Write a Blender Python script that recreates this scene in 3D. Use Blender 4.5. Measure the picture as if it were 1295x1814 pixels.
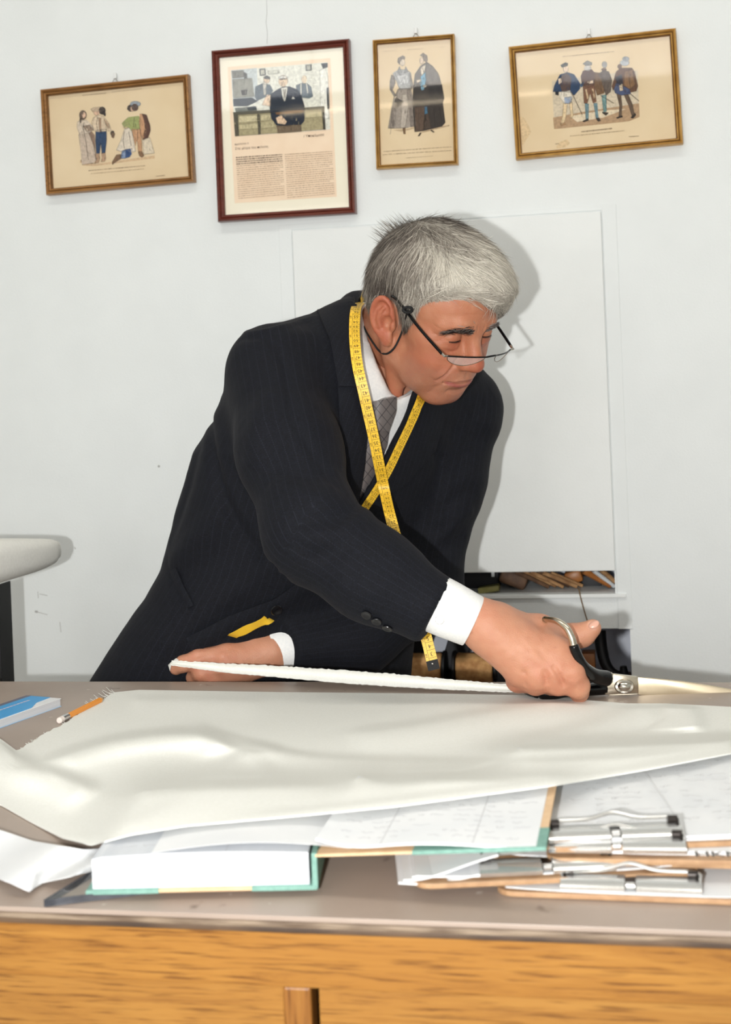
import bpy, bmesh, math, random
import numpy as np
from mathutils import Vector, Matrix, Euler
R = math.radians
SC = bpy.context.scene
for _o in list(bpy.data.objects):
    bpy.data.objects.remove(_o, do_unlink=True)
COL = SC.collection

# ------------------------------------------------------------------ camera
FPX = 2390.0                       # focal length in pixels of a 1295 x 1814 frame
PPX, PPY = 647.5, 690.0            # principal point (the horizon runs through it)
CAM = np.array([0.0, 0.0, 1.30])
YAW, ROLL = 0.1878, 0.040
FW = np.array([-math.sin(YAW), math.cos(YAW), 0.0])
_r0 = np.array([math.cos(YAW), math.sin(YAW), 0.0]); _u0 = np.array([0.0, 0.0, 1.0])
RT = _r0 * math.cos(ROLL) - _u0 * math.sin(ROLL)
UP = _u0 * math.cos(ROLL) + _r0 * math.sin(ROLL)
cam_d = bpy.data.cameras.new('camera')
cam_d.sensor_fit = 'HORIZONTAL'; cam_d.sensor_width = 27.1
cam_d.lens = 27.1 * FPX / 1295.0
cam_d.shift_y = -(907.0 - PPY) / 1295.0
cam_d.clip_start = 0.02
cam_d.dof.use_dof = True; cam_d.dof.focus_distance = 1.76; cam_d.dof.aperture_fstop = 8.5
cam = bpy.data.objects.new('camera', cam_d); COL.objects.link(cam)
cam.matrix_world = Matrix(((RT[0], UP[0], -FW[0], CAM[0]), (RT[1], UP[1], -FW[1], CAM[1]),
                           (RT[2], UP[2], -FW[2], CAM[2]), (0, 0, 0, 1)))
SC.camera = cam

def P(px, py, d):
    """world point seen at pixel (px,py) at depth d along the view axis"""
    return CAM + d * (FW + (px - PPX) / FPX * RT - (py - PPY) / FPX * UP)
def PZ(px, py, z):
    r = FW + (px - PPX) / FPX * RT - (py - PPY) / FPX * UP
    return CAM + r * ((z - CAM[2]) / r[2])
def PY(px, py, y):
    r = FW + (px - PPX) / FPX * RT - (py - PPY) / FPX * UP
    return CAM + r * ((y - CAM[1]) / r[1])
def pix(p):
    v = np.asarray(p) - CAM; d = v @ FW
    return PPX + FPX * (v @ RT) / d, PPY - FPX * (v @ UP) / d, d

# ------------------------------------------------------------------ world, lights, exposure
W = bpy.data.worlds.new('world'); SC.world = W; W.use_nodes = True
W.node_tree.nodes['Background'].inputs[0].default_value = (0.97, 0.98, 1.0, 1)
W.node_tree.nodes['Background'].inputs[1].default_value = 0.6
SC.view_settings.view_transform = 'Standard'; SC.view_settings.look = 'None'
SC.view_settings.exposure = 0.10; SC.view_settings.gamma = 1.0
SC.view_settings.use_curve_mapping = False

def lamp(name, kind, loc, energy, color=(1, 1, 1), size=0.1, size_y=None, target=None, shape=None, spot=None):
    d = bpy.data.lights.new(name, kind); d.energy = energy; d.color = color
    if kind == 'AREA':
        d.size = size
        if size_y: d.shape = 'RECTANGLE'; d.size_y = size_y
        if shape: d.shape = shape
    else:
        d.shadow_soft_size = size
    if spot: d.spot_size = spot; d.spot_blend = 1.0
    o = bpy.data.objects.new(name, d); COL.objects.link(o); o.location = loc
    if target is not None:
        o.rotation_euler = (Vector(target) - Vector(loc)).to_track_quat('-Z', 'Y').to_euler()
    return o
# the flash beside the lens (camera turned upright, so the flash sits at its left)
FL = CAM - 0.140 * RT - 0.030 * UP - 0.05 * FW
lamp('flash', 'SPOT', tuple(FL), 98, (1.0, 0.995, 0.975), 0.014, target=tuple(CAM + FW * 2 + UP * 0.10), spot=R(100))
# frontal fill, added as two unseen low windows behind the photographer
lamp('window_fill', 'AREA', (-1.35, -2.62, 1.70), 16, (1.0, 0.98, 0.95), 1.5, 1.3, target=(-1.35, 1, 1.5))
lamp('window_fill', 'AREA', (1.05, -2.62, 1.70), 13, (1.0, 0.98, 0.95), 1.5, 1.3, target=(1.05, 1, 1.5))
# ceiling fluorescents over the counter
lamp('ceiling_fluorescent', 'AREA', (-0.9, 0.75, 3.50), 8.0, (1.0, 0.96, 0.89), 1.25, 0.35, target=(-0.9, 0.75, 0))
lamp('ceiling_fluorescent', 'AREA', (0.75, 0.75, 3.50), 8.0, (1.0, 0.96, 0.89), 1.25, 0.35, target=(0.75, 0.75, 0))
lamp('window_fill', 'AREA', (-0.95, -2.62, 3.20), 19, (0.97, 0.98, 1.0), 2.8, 0.52, target=(-0.95, 1, 3.2))

# ------------------------------------------------------------------ node helpers
def new_mat(name):
    m = bpy.data.materials.new(name); m.use_nodes = True
    nt = m.node_tree
    return m, nt, nt.nodes['Principled BSDF']
def lin(c):
    """sRGB 0-255 to linear"""
    out = []
    for v in c[:3]:
        v = v / 255.0
        out.append(v / 12.92 if v <= 0.04045 else ((v + 0.055) / 1.055) ** 2.4)
    return tuple(out) + (1.0,)
def N(nt, kind, **kw):
    n = nt.nodes.new(kind)
    for k, v in kw.items(): setattr(n, k, v)
    return n
def L(nt, a, b): nt.links.new(a, b)
def mat(name, c1, c2=None, rough=0.6, metal=0.0, scale=40.0, stretch=(1, 1, 1), bump=0.0, bscale=None, detail=4.0,
        spec=None, trans=0.0, ior=None, sheen=0.0, coat=0.0, sss=0.0, bdist=0.002, ramp=(0.35, 0.65)):
    m, nt, b = new_mat(name)
    col = lin(c1)
    b.inputs['Base Color'].default_value = col
    b.inputs['Roughness'].default_value = rough
    b.inputs['Metallic'].default_value = metal
    if spec is not None: b.inputs['Specular IOR Level'].default_value = spec
    if trans: b.inputs['Transmission Weight'].default_value = trans
    if ior: b.inputs['IOR'].default_value = ior
    if sheen: b.inputs['Sheen Weight'].default_value = sheen
    if coat: b.inputs['Coat Weight'].default_value = coat; b.inputs['Coat Roughness'].default_value = 0.12
    if sss:
        b.inputs['Subsurface Weight'].default_value = sss
        b.inputs['Subsurface Radius'].default_value = (1.0, 0.4, 0.2); b.inputs['Subsurface Scale'].default_value = 0.006
    if c2 is not None or bump:
        tc = N(nt, 'ShaderNodeTexCoord'); mp = N(nt, 'ShaderNodeMapping')
        mp.inputs['Scale'].default_value = stretch
        L(nt, tc.outputs['Object'], mp.inputs['Vector'])
    if c2 is not None:
        no = N(nt, 'ShaderNodeTexNoise'); no.inputs['Scale'].default_value = scale; no.inputs['Detail'].default_value = detail
        L(nt, mp.outputs[0], no.inputs['Vector'])
        rp = N(nt, 'ShaderNodeValToRGB')
        rp.color_ramp.elements[0].position = ramp[0]; rp.color_ramp.elements[1].position = ramp[1]
        rp.color_ramp.elements[0].color = col; rp.color_ramp.elements[1].color = lin(c2)
        L(nt, no.outputs['Fac'], rp.inputs['Fac']); L(nt, rp.outputs['Color'], b.inputs['Base Color'])
    if bump:
        n2 = N(nt, 'ShaderNodeTexNoise'); n2.inputs['Scale'].default_value = bscale or scale; n2.inputs['Detail'].default_value = 3
        L(nt, mp.outputs[0], n2.inputs['Vector'])
        bp = N(nt, 'ShaderNodeBump'); bp.inputs['Strength'].default_value = bump; bp.inputs['Distance'].default_value = bdist
        L(nt, n2.outputs['Fac'], bp.inputs['Height']); L(nt, bp.outputs['Normal'], b.inputs['Normal'])
    return m
def emis(name, c, s):
    m, nt, b = new_mat(name)
    b.inputs['Base Color'].default_value = lin(c)
    b.inputs['Emission Color'].default_value = lin(c); b.inputs['Emission Strength'].default_value = s
    return m

# ------------------------------------------------------------------ object helpers
def tag(o, label=None, cat=None, group=None, kind=None):
    if label: o['label'] = label
    if cat: o['category'] = cat
    if group: o['group'] = group
    if kind: o['kind'] = kind
    return o
def empty(name, loc=(0, 0, 0), rot=(0, 0, 0)):
    o = bpy.data.objects.new(name, None); COL.objects.link(o)
    o.location = loc; o.rotation_euler = rot; o.empty_display_size = 0.05
    return o
def link(name, me, m=None, parent=None, smooth=False, keep=False):
    o = bpy.data.objects.new(name, me); COL.objects.link(o)
    if m is not None and not me.materials:
        for mm in (m if isinstance(m, (list, tuple)) else [m]): me.materials.append(mm)
    if smooth: me.polygons.foreach_set('use_smooth', [True] * len(me.polygons))
    if parent is not None:
        o.parent = parent
        if keep:                                  # mesh given in world coordinates
            o.matrix_parent_inverse = parent_mw(parent).inverted()
    return o
def parent_mw(p):
    m = Matrix.LocRotScale(p.location, p.rotation_euler, p.scale)
    if p.parent is not None: m = parent_mw(p.parent) @ p.matrix_parent_inverse @ m
    return m
def mesh(name, V, F, smooth=False):
    me = bpy.data.meshes.new(name)
    V = np.asarray(V, dtype=np.float64).reshape(-1, 3)
    me.from_pydata(V.tolist(), [], [list(map(int, f)) for f in F]); me.update()
    if smooth: me.polygons.foreach_set('use_smooth', [True] * len(me.polygons))
    return me
def qmesh(name, V, Q, smooth=True):
    """fast mesh from arrays: V (n,3), Q (m,4) or (m,3)"""
    V = np.asarray(V, np.float32); Q = np.asarray(Q, np.int32)
    me = bpy.data.meshes.new(name); k = Q.shape[1]
    me.vertices.add(len(V)); me.vertices.foreach_set('co', V.ravel())
    me.loops.add(Q.size); me.loops.foreach_set('vertex_index', Q.ravel())
    me.polygons.add(len(Q)); me.polygons.foreach_set('loop_start', np.arange(0, Q.size, k, dtype=np.int32))
    me.polygons.foreach_set('use_smooth', np.full(len(Q), smooth))
    me.update(calc_edges=True); me.validate()
    return me
def vcol(me, name, arr):
    """float colour per vertex"""
    a = me.attributes.new(name, 'FLOAT_COLOR', 'POINT')
    arr = np.asarray(arr, np.float32)
    if arr.shape[1] == 3: arr = np.concatenate([arr, np.ones((len(arr), 1), np.float32)], 1)
    a.data.foreach_set('color', arr.ravel())
def vflt(me, name, arr):
    a = me.attributes.new(name, 'FLOAT', 'POINT'); a.data.foreach_set('value', np.asarray(arr, np.float32))

class MB:
    """collects simple shapes into one mesh"""
    def __init__(s): s.v = []; s.f = []; s.mi = []; s.cur = 0
    def add(s, V, F):
        b = len(s.v); s.v += [tuple(map(float, p)) for p in V]; s.f += [[b + i for i in f] for f in F]; s.mi += [s.cur] * len(F)
        return s
    def box(s, lo, hi, M=None):
        x0, y0, z0 = lo; x1, y1, z1 = hi
        V = [(x0, y0, z0), (x1, y0, z0), (x1, y1, z0), (x0, y1, z0), (x0, y0, z1), (x1, y0, z1), (x1, y1, z1), (x0, y1, z1)]
        if M is not None: V = [tuple(M @ Vector(p)) for p in V]
        return s.add(V, [(0, 3, 2, 1), (4, 5, 6, 7), (0, 1, 5, 4), (1, 2, 6, 5), (2, 3, 7, 6), (3, 0, 4, 7)])
    def prism(s, poly, ext):
        """closed polygon of 3d points, extruded by vector ext"""
        n = len(poly); a = [np.array(p, float) for p in poly]; b = [p + np.array(ext, float) for p in a]
        return s.add(a + b, [tuple(range(n))[::-1], tuple(range(n, 2 * n))] + [(i, (i + 1) % n, n + (i + 1) % n, n + i) for i in range(n)])
    def loft(s, rings, cap=True, closed=True):
        n = len(rings[0]); V = [p for r in rings for p in r]; F = []
        for k in range(len(rings) - 1):
            for i in range(n if closed else n - 1):
                j = (i + 1) % n
                F.append((k * n + i, k * n + j, (k + 1) * n + j, (k + 1) * n + i))
        if cap and closed:
            F.append(tuple(range(n))[::-1]); F.append(tuple(range((len(rings) - 1) * n, len(rings) * n)))
        return s.add(V, F)
    def tube(s, pts, r, n=8, cap=True, flat=1.0, upv=None):
        pts = [np.array(p, float) for p in pts]; rs = r if hasattr(r, '__len__') else [r] * len(pts)
        rings = []; prev = None
        for i, p in enumerate(pts):
            t = pts[min(i + 1, len(pts) - 1)] - pts[max(i - 1, 0)]; t = t / (np.linalg.norm(t) + 1e-12)
            if prev is None:
                a = np.array(upv if upv is not None else ((0, 0, 1) if abs(t[2]) < .9 else (1, 0, 0)), float)
            else: a = prev
            a = a - t * (a @ t); a /= np.linalg.norm(a) + 1e-12; prev = a; b = np.cross(t, a)
            rings.append([p + rs[i] * (math.cos(q) * a * flat + math.sin(q) * b) for q in [2 * math.pi * k / n for k in range(n)]])
        return s.loft(rings, cap)
    def lathe(s, prof, n=20, M=None):
        rings = []
        for r, z in prof:
            ring = [(r * math.cos(2 * math.pi * k / n), r * math.sin(2 * math.pi * k / n), z) for k in range(n)]
            if M is not None: ring = [tuple(M @ Vector(p)) for p in ring]
            rings.append(ring)
        return s.loft(rings)
    def build(s, name, m, parent=None, smooth=False, keep=True, bevel=0.0, seg=2, angle=None):
        me = bpy.data.meshes.new(name); me.from_pydata(s.v, [], s.f)
        for mm in (m if isinstance(m, (list, tuple)) else [m]): me.materials.append(mm)
        if max(s.mi or [0]): me.polygons.foreach_set('material_index', s.mi)
        bm = bmesh.new(); bm.from_mesh(me); bmesh.ops.recalc_face_normals(bm, faces=bm.faces)
        if bevel:
            eds = [e for e in bm.edges if len(e.link_faces) == 2 and e.calc_face_angle(0) > R(angle or 30)]
            bmesh.ops.bevel(bm, geom=eds, offset=bevel, segments=seg, affect='EDGES', profile=0.5, clamp_overlap=True)
        bm.to_mesh(me); bm.free()
        if smooth:
            me.polygons.foreach_set('use_smooth', [True] * len(me.polygons))
            if smooth != 'all': me.set_sharp_from_angle(angle=R(40))
        return link(name, me, None, parent, keep=keep)
def smoothpath(pts, n=8, closed=False):
    """Catmull-Rom through pts"""
    pts = [np.array(p, float) for p in pts]; out = []
    m = len(pts); rng = range(m if closed else m - 1)
    g = lambda i: pts[i % m] if closed else pts[min(max(i, 0), m - 1)]
    for i in rng:
        p0, p1, p2, p3 = g(i - 1), g(i), g(i + 1), g(i + 2)
        for k in range(n):
            t = k / n
            out.append(0.5 * ((2 * p1) + (-p0 + p2) * t + (2 * p0 - 5 * p1 + 4 * p2 - p3) * t * t + (-p0 + 3 * p1 - 3 * p2 + p3) * t ** 3))
    if not closed: out.append(pts[-1])
    return out
# ------------------------------------------------------------------ the room
M = {}
M['wall'] = mat('white_wall', (225, 229, 229), (222, 226, 226), 0.75, scale=9, bump=0.25, bscale=260, bdist=0.001)
M['panelwhite'] = mat('white_board', (226, 229, 228), (223, 226, 225), 0.65, scale=12, bump=0.2, bscale=300, bdist=0.001)
M['ceil'] = mat('ceiling_white', (232, 231, 226), (226, 225, 220), 0.9)
M['floor'] = mat('pale_stone_floor', (206, 200, 190), (190, 184, 172), 0.6, scale=6)
M['nicheback'] = mat('niche_back', (222, 226, 236), (214, 219, 230), 0.6)
M['sidewall'] = mat('cream_wall', (214, 200, 176), (206, 192, 168), 0.85)
YW = 2.45                               # the back wall plane
TZ = 0.90                               # table top height
Y0, Y1 = 0.999, 1.812                   # table front and back edge
def wall_grid(name, xs, zs, holes, y, m, parent=None):
    """a wall as a grid of quads with rectangular holes, thickened backwards"""
    b = MB()
    for i in range(len(xs) - 1):
        for k in range(len(zs) - 1):
            cx, cz = (xs[i] + xs[i + 1]) / 2, (zs[k] + zs[k + 1]) / 2
            if any(h[0] < cx < h[1] and h[2] < cz < h[3] for h in holes): continue
            b.add([(xs[i], y, zs[k]), (xs[i + 1], y, zs[k]), (xs[i + 1], y, zs[k + 1]), (xs[i], y, zs[k + 1])], [(0, 1, 2, 3)])
    return tag(b.build(name, m, parent), kind='structure')
# niche openings measured on the wall
_a = PY(1090, 1052, YW); _b = PY(1088, 1009, YW); _c = PY(1116, 1113, YW)
NXL = PY(640, 1100, YW)[0]
UXR, UZ0, UZ1 = _a[0], _a[2], _b[2] + 0.012
LXR, LZ1 = _c[0], _c[2]
LZ0 = 0.66
holes = [(NXL, UXR, UZ0, UZ1), (NXL, LXR, LZ0, LZ1)]
XL, XR, YB, ZC = -2.6, 2.3, -2.7, 3.6
wall_grid('wall_back', [XL, NXL, UXR, LXR, XR], [0, LZ0, LZ1, UZ0, UZ1, ZC], holes, YW, M['wall'])
# niche lining
def niche(x0, x1, z0, z1, y1, name):
    b = MB(); y0 = YW
    b.add([(x0, y1, z0), (x1, y1, z0), (x1, y1, z1), (x0, y1, z1)], [(0, 1, 2, 3)])
    b.add([(x0, y0, z0), (x1, y0, z0), (x1, y1, z0), (x0, y1, z0)], [(0, 1, 2, 3)])
    b.add([(x0, y0, z1), (x1, y0, z1), (x1, y1, z1), (x0, y1, z1)], [(0, 1, 2, 3)])
    b.add([(x0, y0, z0), (x0, y1, z0), (x0, y1, z1), (x0, y0, z1)], [(0, 1, 2, 3)])
    b.add([(x1, y0, z0), (x1, y1, z0), (x1, y1, z1), (x1, y0, z1)], [(0, 1, 2, 3)])
    return tag(b.build(name, M['nicheback']), kind='structure')
niche(NXL, UXR, UZ0, UZ1, YW + 0.22, 'wall_niche_upper')
niche(NXL, LXR, LZ0, LZ1, YW + 0.20, 'wall_niche_lower')
def quadwall(name, pts, m):
    b = MB(); b.add(pts, [(0, 1, 2, 3)]); return tag(b.build(name, m), kind='structure')
quadwall('floor', [(XL, YB, 0), (XR, YB, 0), (XR, YW + .3, 0), (XL, YW + .3, 0)], M['floor'])
quadwall('ceiling', [(XL, YB, ZC), (XL, YW, ZC), (XR, YW, ZC), (XR, YB, ZC)], M['ceil'])
quadwall('wall_left', [(XL, YB, 0), (XL, YW, 0), (XL, YW, ZC), (XL, YB, ZC)], M['wall'])
quadwall('wall_right', [(XR, YB, 0), (XR, YB, ZC), (XR, YW, ZC), (XR, YW, 0)], M['wall'])
WINS = [(-2.1, -0.6, 1.05, 2.35), (0.3, 1.8, 1.05, 2.35), (-2.35, 0.45, 2.94, 3.46)]  # the two low windows are added to carry the frontal fill
wall_grid('wall_front', [XL, -2.35, -2.1, -0.6, 0.3, 0.45, 1.8, XR], [0, 1.05, 2.35, 2.94, 3.46, ZC], WINS, YB, M['sidewall'])
M['winframe'] = mat('window_white', (235, 235, 230), rough=0.5)
for i, (x0, x1, z0, z1) in enumerate(WINS):
    b = MB(); t = .05
    for lo, hi in (((x0 - t, YB - .04, z0 - t), (x0 + .02, YB + .04, z1 + t)), ((x1 - .02, YB - .04, z0 - t), (x1 + t, YB + .04, z1 + t)),
                   ((x0, YB - .04, z0 - t), (x1, YB + .04, z0 + .02)), ((x0, YB - .04, z1 - .02), (x1, YB + .04, z1 + t)),
                   (((x0 + x1) / 2 - .025, YB - .03, z0), ((x0 + x1) / 2 + .025, YB + .03, z1))):
        b.box(lo, hi)
    tag(b.build('window_%d' % (i + 1), M['winframe'], bevel=0.004), kind='structure')
# hanging fluorescent tube that shows in the picture glass
M['tube'] = emis('fluorescent_glow', (255, 236, 205), 8.0)
fx = empty('fluorescent_lamp', (-.85, -1.0, 2.55))
tag(fx, 'hanging fluorescent tube lamp above the photographer', 'lamp')
MB().tube([(-1.45, -1.0, 2.55), (-.25, -1.0, 2.55)], .009, 14).build('tube', M['tube'], fx, smooth=True)
MB().box((-1.5, -1.03, 2.575), (-.2, -.97, 2.62)).build('housing', M['winframe'], fx, bevel=.004)
for x in (-1.3, -.4): MB().tube([(x, -1.0, 2.62), (x, -1.0, ZC)], .004, 6).build('rod', M['winframe'], fx)

M['diffuser'] = emis('lamp_diffuser', (255, 250, 240), 2.0)
for x, lab in ((-.9, 'long ceiling fluorescent fitting left of the camera'), (.75, 'long ceiling fluorescent fitting right of the camera')):
    fx = empty('ceiling_light', (x, .75, ZC)); tag(fx, lab, 'lamp', 'ceiling lights')
    MB().box((x - .68, .53, 3.53), (x + .68, .97, ZC - .001)).build('housing', M['winframe'], fx, bevel=.004)
    MB().box((x - .64, .57, 3.522), (x + .64, .93, 3.5295)).build('diffuser', M['diffuser'], fx, bevel=.002)

# large white board that closes the upper part of the cupboard niche, and the casing round it
pa, pb, pc, pd = PY(519, 412, YW), PY(1066, 373, YW), PY(1088, 1010, YW), PY(540, 1015, YW)
bz0, bz1 = pc[2], (pa[2] + pb[2]) / 2
bx0, bx1 = pa[0], (pb[0] + pc[0]) / 2
tag(MB().box((bx0, YW - 0.008, bz0), (bx1, YW - 0.0005, bz1)).build('white_board', M['panelwhite'], bevel=0.0015),
    'large plain white board on the wall behind the man', 'board')
b = MB(); t = 0.0018
cw = 0.027
tag(MB().box((bx1 + .002, YW - t, LZ1 - .001), (bx1 + cw, YW - 0.0003, bz1 + .012)).build('trim_1', M['wall'], bevel=0.001), kind='structure')
tag(MB().box((bx0 - cw, YW - t, 0.95), (bx0 - .002, YW - .0003, bz1 + .012)).build('trim_2', M['wall'], bevel=0.001), kind='structure')
tag(MB().box((bx0 - cw, YW - .0016, bz1 + .003), (bx1 + cw, YW - .0003, bz1 + .013)).build('trim_3', M['wall'], bevel=0.001), kind='structure')
tag(MB().box((NXL, YW - .006, UZ0 - .006), (LXR - .004, YW + .2, UZ0 + .001)).build('trim_4', M['panelwhite'], bevel=0.001), kind='structure')
# hairline crack in the plaster, pencil marks and scuffs on the wall
M['crack'] = mat('wall_crack', (150, 150, 148), rough=0.9)
pts = [PY(472, 0, YW), PY(473, 22, YW), PY(471, 40, YW), PY(474, 58, YW), PY(473, 78, YW)]
b = MB(); b.tube([p - np.array([0, .0001, 0]) for p in pts], 0.0007, 5, flat=0.3)
tag(b.build('trim_5', M['crack']), kind='structure')
M['scuff'] = mat('wall_scuff', (168, 168, 166), rough=0.9)
b = MB()
for x0_, y0_, x1_, y1_, r in ((62, 1083, 67, 1084, .0025), (66, 1084, 84, 1089, .0006), (106, 1102, 108, 1120, .0006), (67, 1048, 68, 1060, .0006),
                              (280, 825, 283, 827, .0022), (132, 969, 134, 973, .0008), (70, 1052, 84, 1055, .0006), (1090, 735, 1091, 741, .001), (905, 870, 906, 880, .001)):
    b.tube([PY(x0_, y0_, YW - .0001), PY(x1_, y1_, YW - .0001)], r, 5, flat=0.25, upv=(0, 1, 0))
tag(b.build('trim_6', M['scuff']), kind='structure')
# ------------------------------------------------------------------ the counter
def wood(name, c1, c2, c3, axis='x', scale=1.0, rough=0.38, coat=0.35, seed=0.0):
    m, nt, b = new_mat(name)
    tc = N(nt, 'ShaderNodeTexCoord'); mp = N(nt, 'ShaderNodeMapping')
    mp.inputs['Scale'].default_value = (4, 60, 60) if axis == 'x' else (60, 60, 4)
    mp.inputs['Location'].default_value = (seed, seed, seed)
    L(nt, tc.outputs['Object'], mp.inputs['Vector'])
    n1 = N(nt, 'ShaderNodeTexNoise'); n1.inputs['Scale'].default_value = 1.2 * scale; n1.inputs['Detail'].default_value = 8; n1.inputs['Roughness'].default_value = 0.7
    n1.inputs['Distortion'].default_value = 0.8
    L(nt, mp.outputs[0], n1.inputs['Vector'])
    rp = N(nt, 'ShaderNodeValToRGB'); e = rp.color_ramp.elements
    e[0].position = 0.28; e[0].color = lin(c1); e[1].position = 0.72; e[1].color = lin(c3)
    k = e.new(0.46); k.color = lin(c2)
    L(nt, n1.outputs['Fac'], rp.inputs['Fac'])
    mp2 = N(nt, 'ShaderNodeMapping'); mp2.inputs['Scale'].default_value = (14, 260, 260) if axis == 'x' else (260, 260, 14)
    L(nt, tc.outputs['Object'], mp2.inputs['Vector'])
    n2 = N(nt, 'ShaderNodeTexNoise'); n2.inputs['Scale'].default_value = 1.6; n2.inputs['Detail'].default_value = 3
    L(nt, mp2.outputs[0], n2.inputs['Vector'])
    r2 = N(nt, 'ShaderNodeValToRGB'); r2.color_ramp.elements[0].position = 0.30; r2.color_ramp.elements[1].position = 0.48
    r2.color_ramp.elements[0].color = (0.36, 0.27, 0.2, 1)
    L(nt, n2.outputs['Fac'], r2.inputs['Fac'])
    mx = N(nt, 'ShaderNodeMix', data_type='RGBA', blend_type='MULTIPLY'); mx.inputs[0].default_value = 0.8
    L(nt, rp.outputs['Color'], mx.inputs[6]); L(nt, r2.outputs['Color'], mx.inputs[7])
    L(nt, mx.outputs[2], b.inputs['Base Color'])
    b.inputs['Roughness'].default_value = rough; b.inputs['Coat Weight'].default_value = coat; b.inputs['Coat Roughness'].default_value = 0.2
    bp = N(nt, 'ShaderNodeBump'); bp.inputs['Strength'].default_value = 0.25; bp.inputs['Distance'].default_value = 0.001
    L(nt, n2.outputs['Fac'], bp.inputs['Height']); L(nt, bp.outputs['Normal'], b.inputs['Normal'])
    return m
M['oak'] = wood('golden_oak', (122, 78, 30), (156, 106, 44), (174, 124, 56))
M['oak2'] = wood('golden_oak_panel', (136, 90, 38), (160, 111, 49), (176, 128, 61), seed=3.7, scale=0.8)
M['oak3'] = wood('golden_oak_stile', (110, 66, 26), (144, 94, 40), (160, 110, 50), axis='z', seed=1.3)
# grey-brown linoleum top
def lino():
    m, nt, b = new_mat('grey_brown_linoleum')
    tc = N(nt, 'ShaderNodeTexCoord')
    n1 = N(nt, 'ShaderNodeTexNoise'); n1.inputs['Scale'].default_value = 5; n1.inputs['Detail'].default_value = 6
    L(nt, tc.outputs['Object'], n1.inputs['Vector'])
    rp = N(nt, 'ShaderNodeValToRGB'); rp.color_ramp.elements[0].position = .3; rp.color_ramp.elements[1].position = .7
    rp.color_ramp.elements[0].color = lin((150, 134, 122)); rp.color_ramp.elements[1].color = lin((170, 154, 142))
    L(nt, n1.outputs['Fac'], rp.inputs['Fac'])
    # chalk dust specks and dark stains
    n2 = N(nt, 'ShaderNodeTexNoise'); n2.inputs['Scale'].default_value = 60; n2.inputs['Detail'].default_value = 2
    L(nt, tc.outputs['Object'], n2.inputs['Vector'])
    r2 = N(nt, 'ShaderNodeValToRGB'); r2.color_ramp.elements[0].position = .72; r2.color_ramp.elements[1].position = .78
    L(nt, n2.outputs['Fac'], r2.inputs['Fac'])
    mx = N(nt, 'ShaderNodeMix', data_type='RGBA'); mx.inputs[7].default_value = lin((205, 198, 188))
    L(nt, r2.outputs['Color'], mx.inputs[0]); L(nt, rp.outputs['Color'], mx.inputs[6])
    n3 = N(nt, 'ShaderNodeTexNoise'); n3.inputs['Scale'].default_value = 22; n3.inputs['Detail'].default_value = 3
    L(nt, tc.outputs['Object'], n3.inputs['Vector'])
    r3 = N(nt, 'ShaderNodeValToRGB'); r3.color_ramp.elements[0].position = .24; r3.color_ramp.elements[1].position = .31
    r3.color_ramp.elements[0].color = (1, 1, 1, 1); r3.color_ramp.elements[1].color = (0, 0, 0, 1)
    L(nt, n3.outputs['Fac'], r3.inputs['Fac'])
    m2 = N(nt, 'ShaderNodeMix', data_type='RGBA'); m2.inputs[7].default_value = lin((88, 74, 64))
    L(nt, r3.outputs['Color'], m2.inputs[0]); L(nt, mx.outputs[2], m2.inputs[6])
    L(nt, m2.outputs[2], b.inputs['Base Color'])
    b.inputs['Roughness'].default_value = 0.42
    return m
M['lino'] = lino()
M['edge'] = mat('worn_table_edge', (92, 74, 58), (150, 132, 112), 0.6, scale=60, stretch=(0.3, 1, 3), bump=0.4)
M['edge2'] = mat('dark_edge_line', (62, 46, 34), (98, 76, 56), 0.6, scale=50, stretch=(0.3, 1, 1))
TXL, TXR = -1.05, 0.95
tb = empty('shop_counter', (0, Y0, 0))
tag(tb, 'long golden oak shop counter with a grey-brown linoleum top', 'counter')
MB().box((TXL, Y0, TZ - .004), (TXR, Y1, TZ)).build('counter_top', M['lino'], tb, bevel=0.0005)
MB().box((TXL, Y0 - .002, TZ - .0085), (TXR, Y1, TZ - .0042)).build('edge_layer', M['edge'], tb, bevel=0.001)
MB().box((TXL, Y0 - .0005, TZ - .013), (TXR, Y1, TZ - .0087)).build('edge_layer', M['edge2'], tb, bevel=0.001)
fy = Y0 + 0.004
zr = TZ - 0.0132
MB().box((TXL, fy, zr - 0.043), (TXR, fy + .025, zr)).build('top_rail', M['oak'], tb, bevel=0.0008)
sx0, sx1 = PY(500, 1750, fy)[0], PY(549, 1750, fy)[0]
MB().box((sx0, fy + .001, .12), (sx1, fy + .025, zr - .0432)).build('stile', M['oak3'], tb, bevel=0.002)
MB().box((TXL, fy + .004, .12), (sx0 - .0002, fy + .02, zr - .0434)).build('front_panel', M['oak2'], tb, bevel=0.001)
MB().box((sx1 + .0055, fy + .006, .12), (TXR, fy + .02, zr - .0434)).build('front_panel', M['oak2'], tb, bevel=0.0004)
MB().box((TXL, fy, .0), (TXR, fy + .025, .12)).build('plinth', M['oak'], tb, bevel=0.002)
MB().box((TXL, fy + .026, 0), (TXL + .03, Y1 - .03, zr)).build('side_panel', M['oak3'], tb)
MB().box((TXR - .03, fy + .026, 0), (TXR, Y1 - .03, zr)).build('side_panel', M['oak3'], tb)
MB().box((TXL + .03, Y1 - .05, 0), (TXR - .03, Y1 - .03, zr)).build('back_panel', M['oak'], tb)
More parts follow.
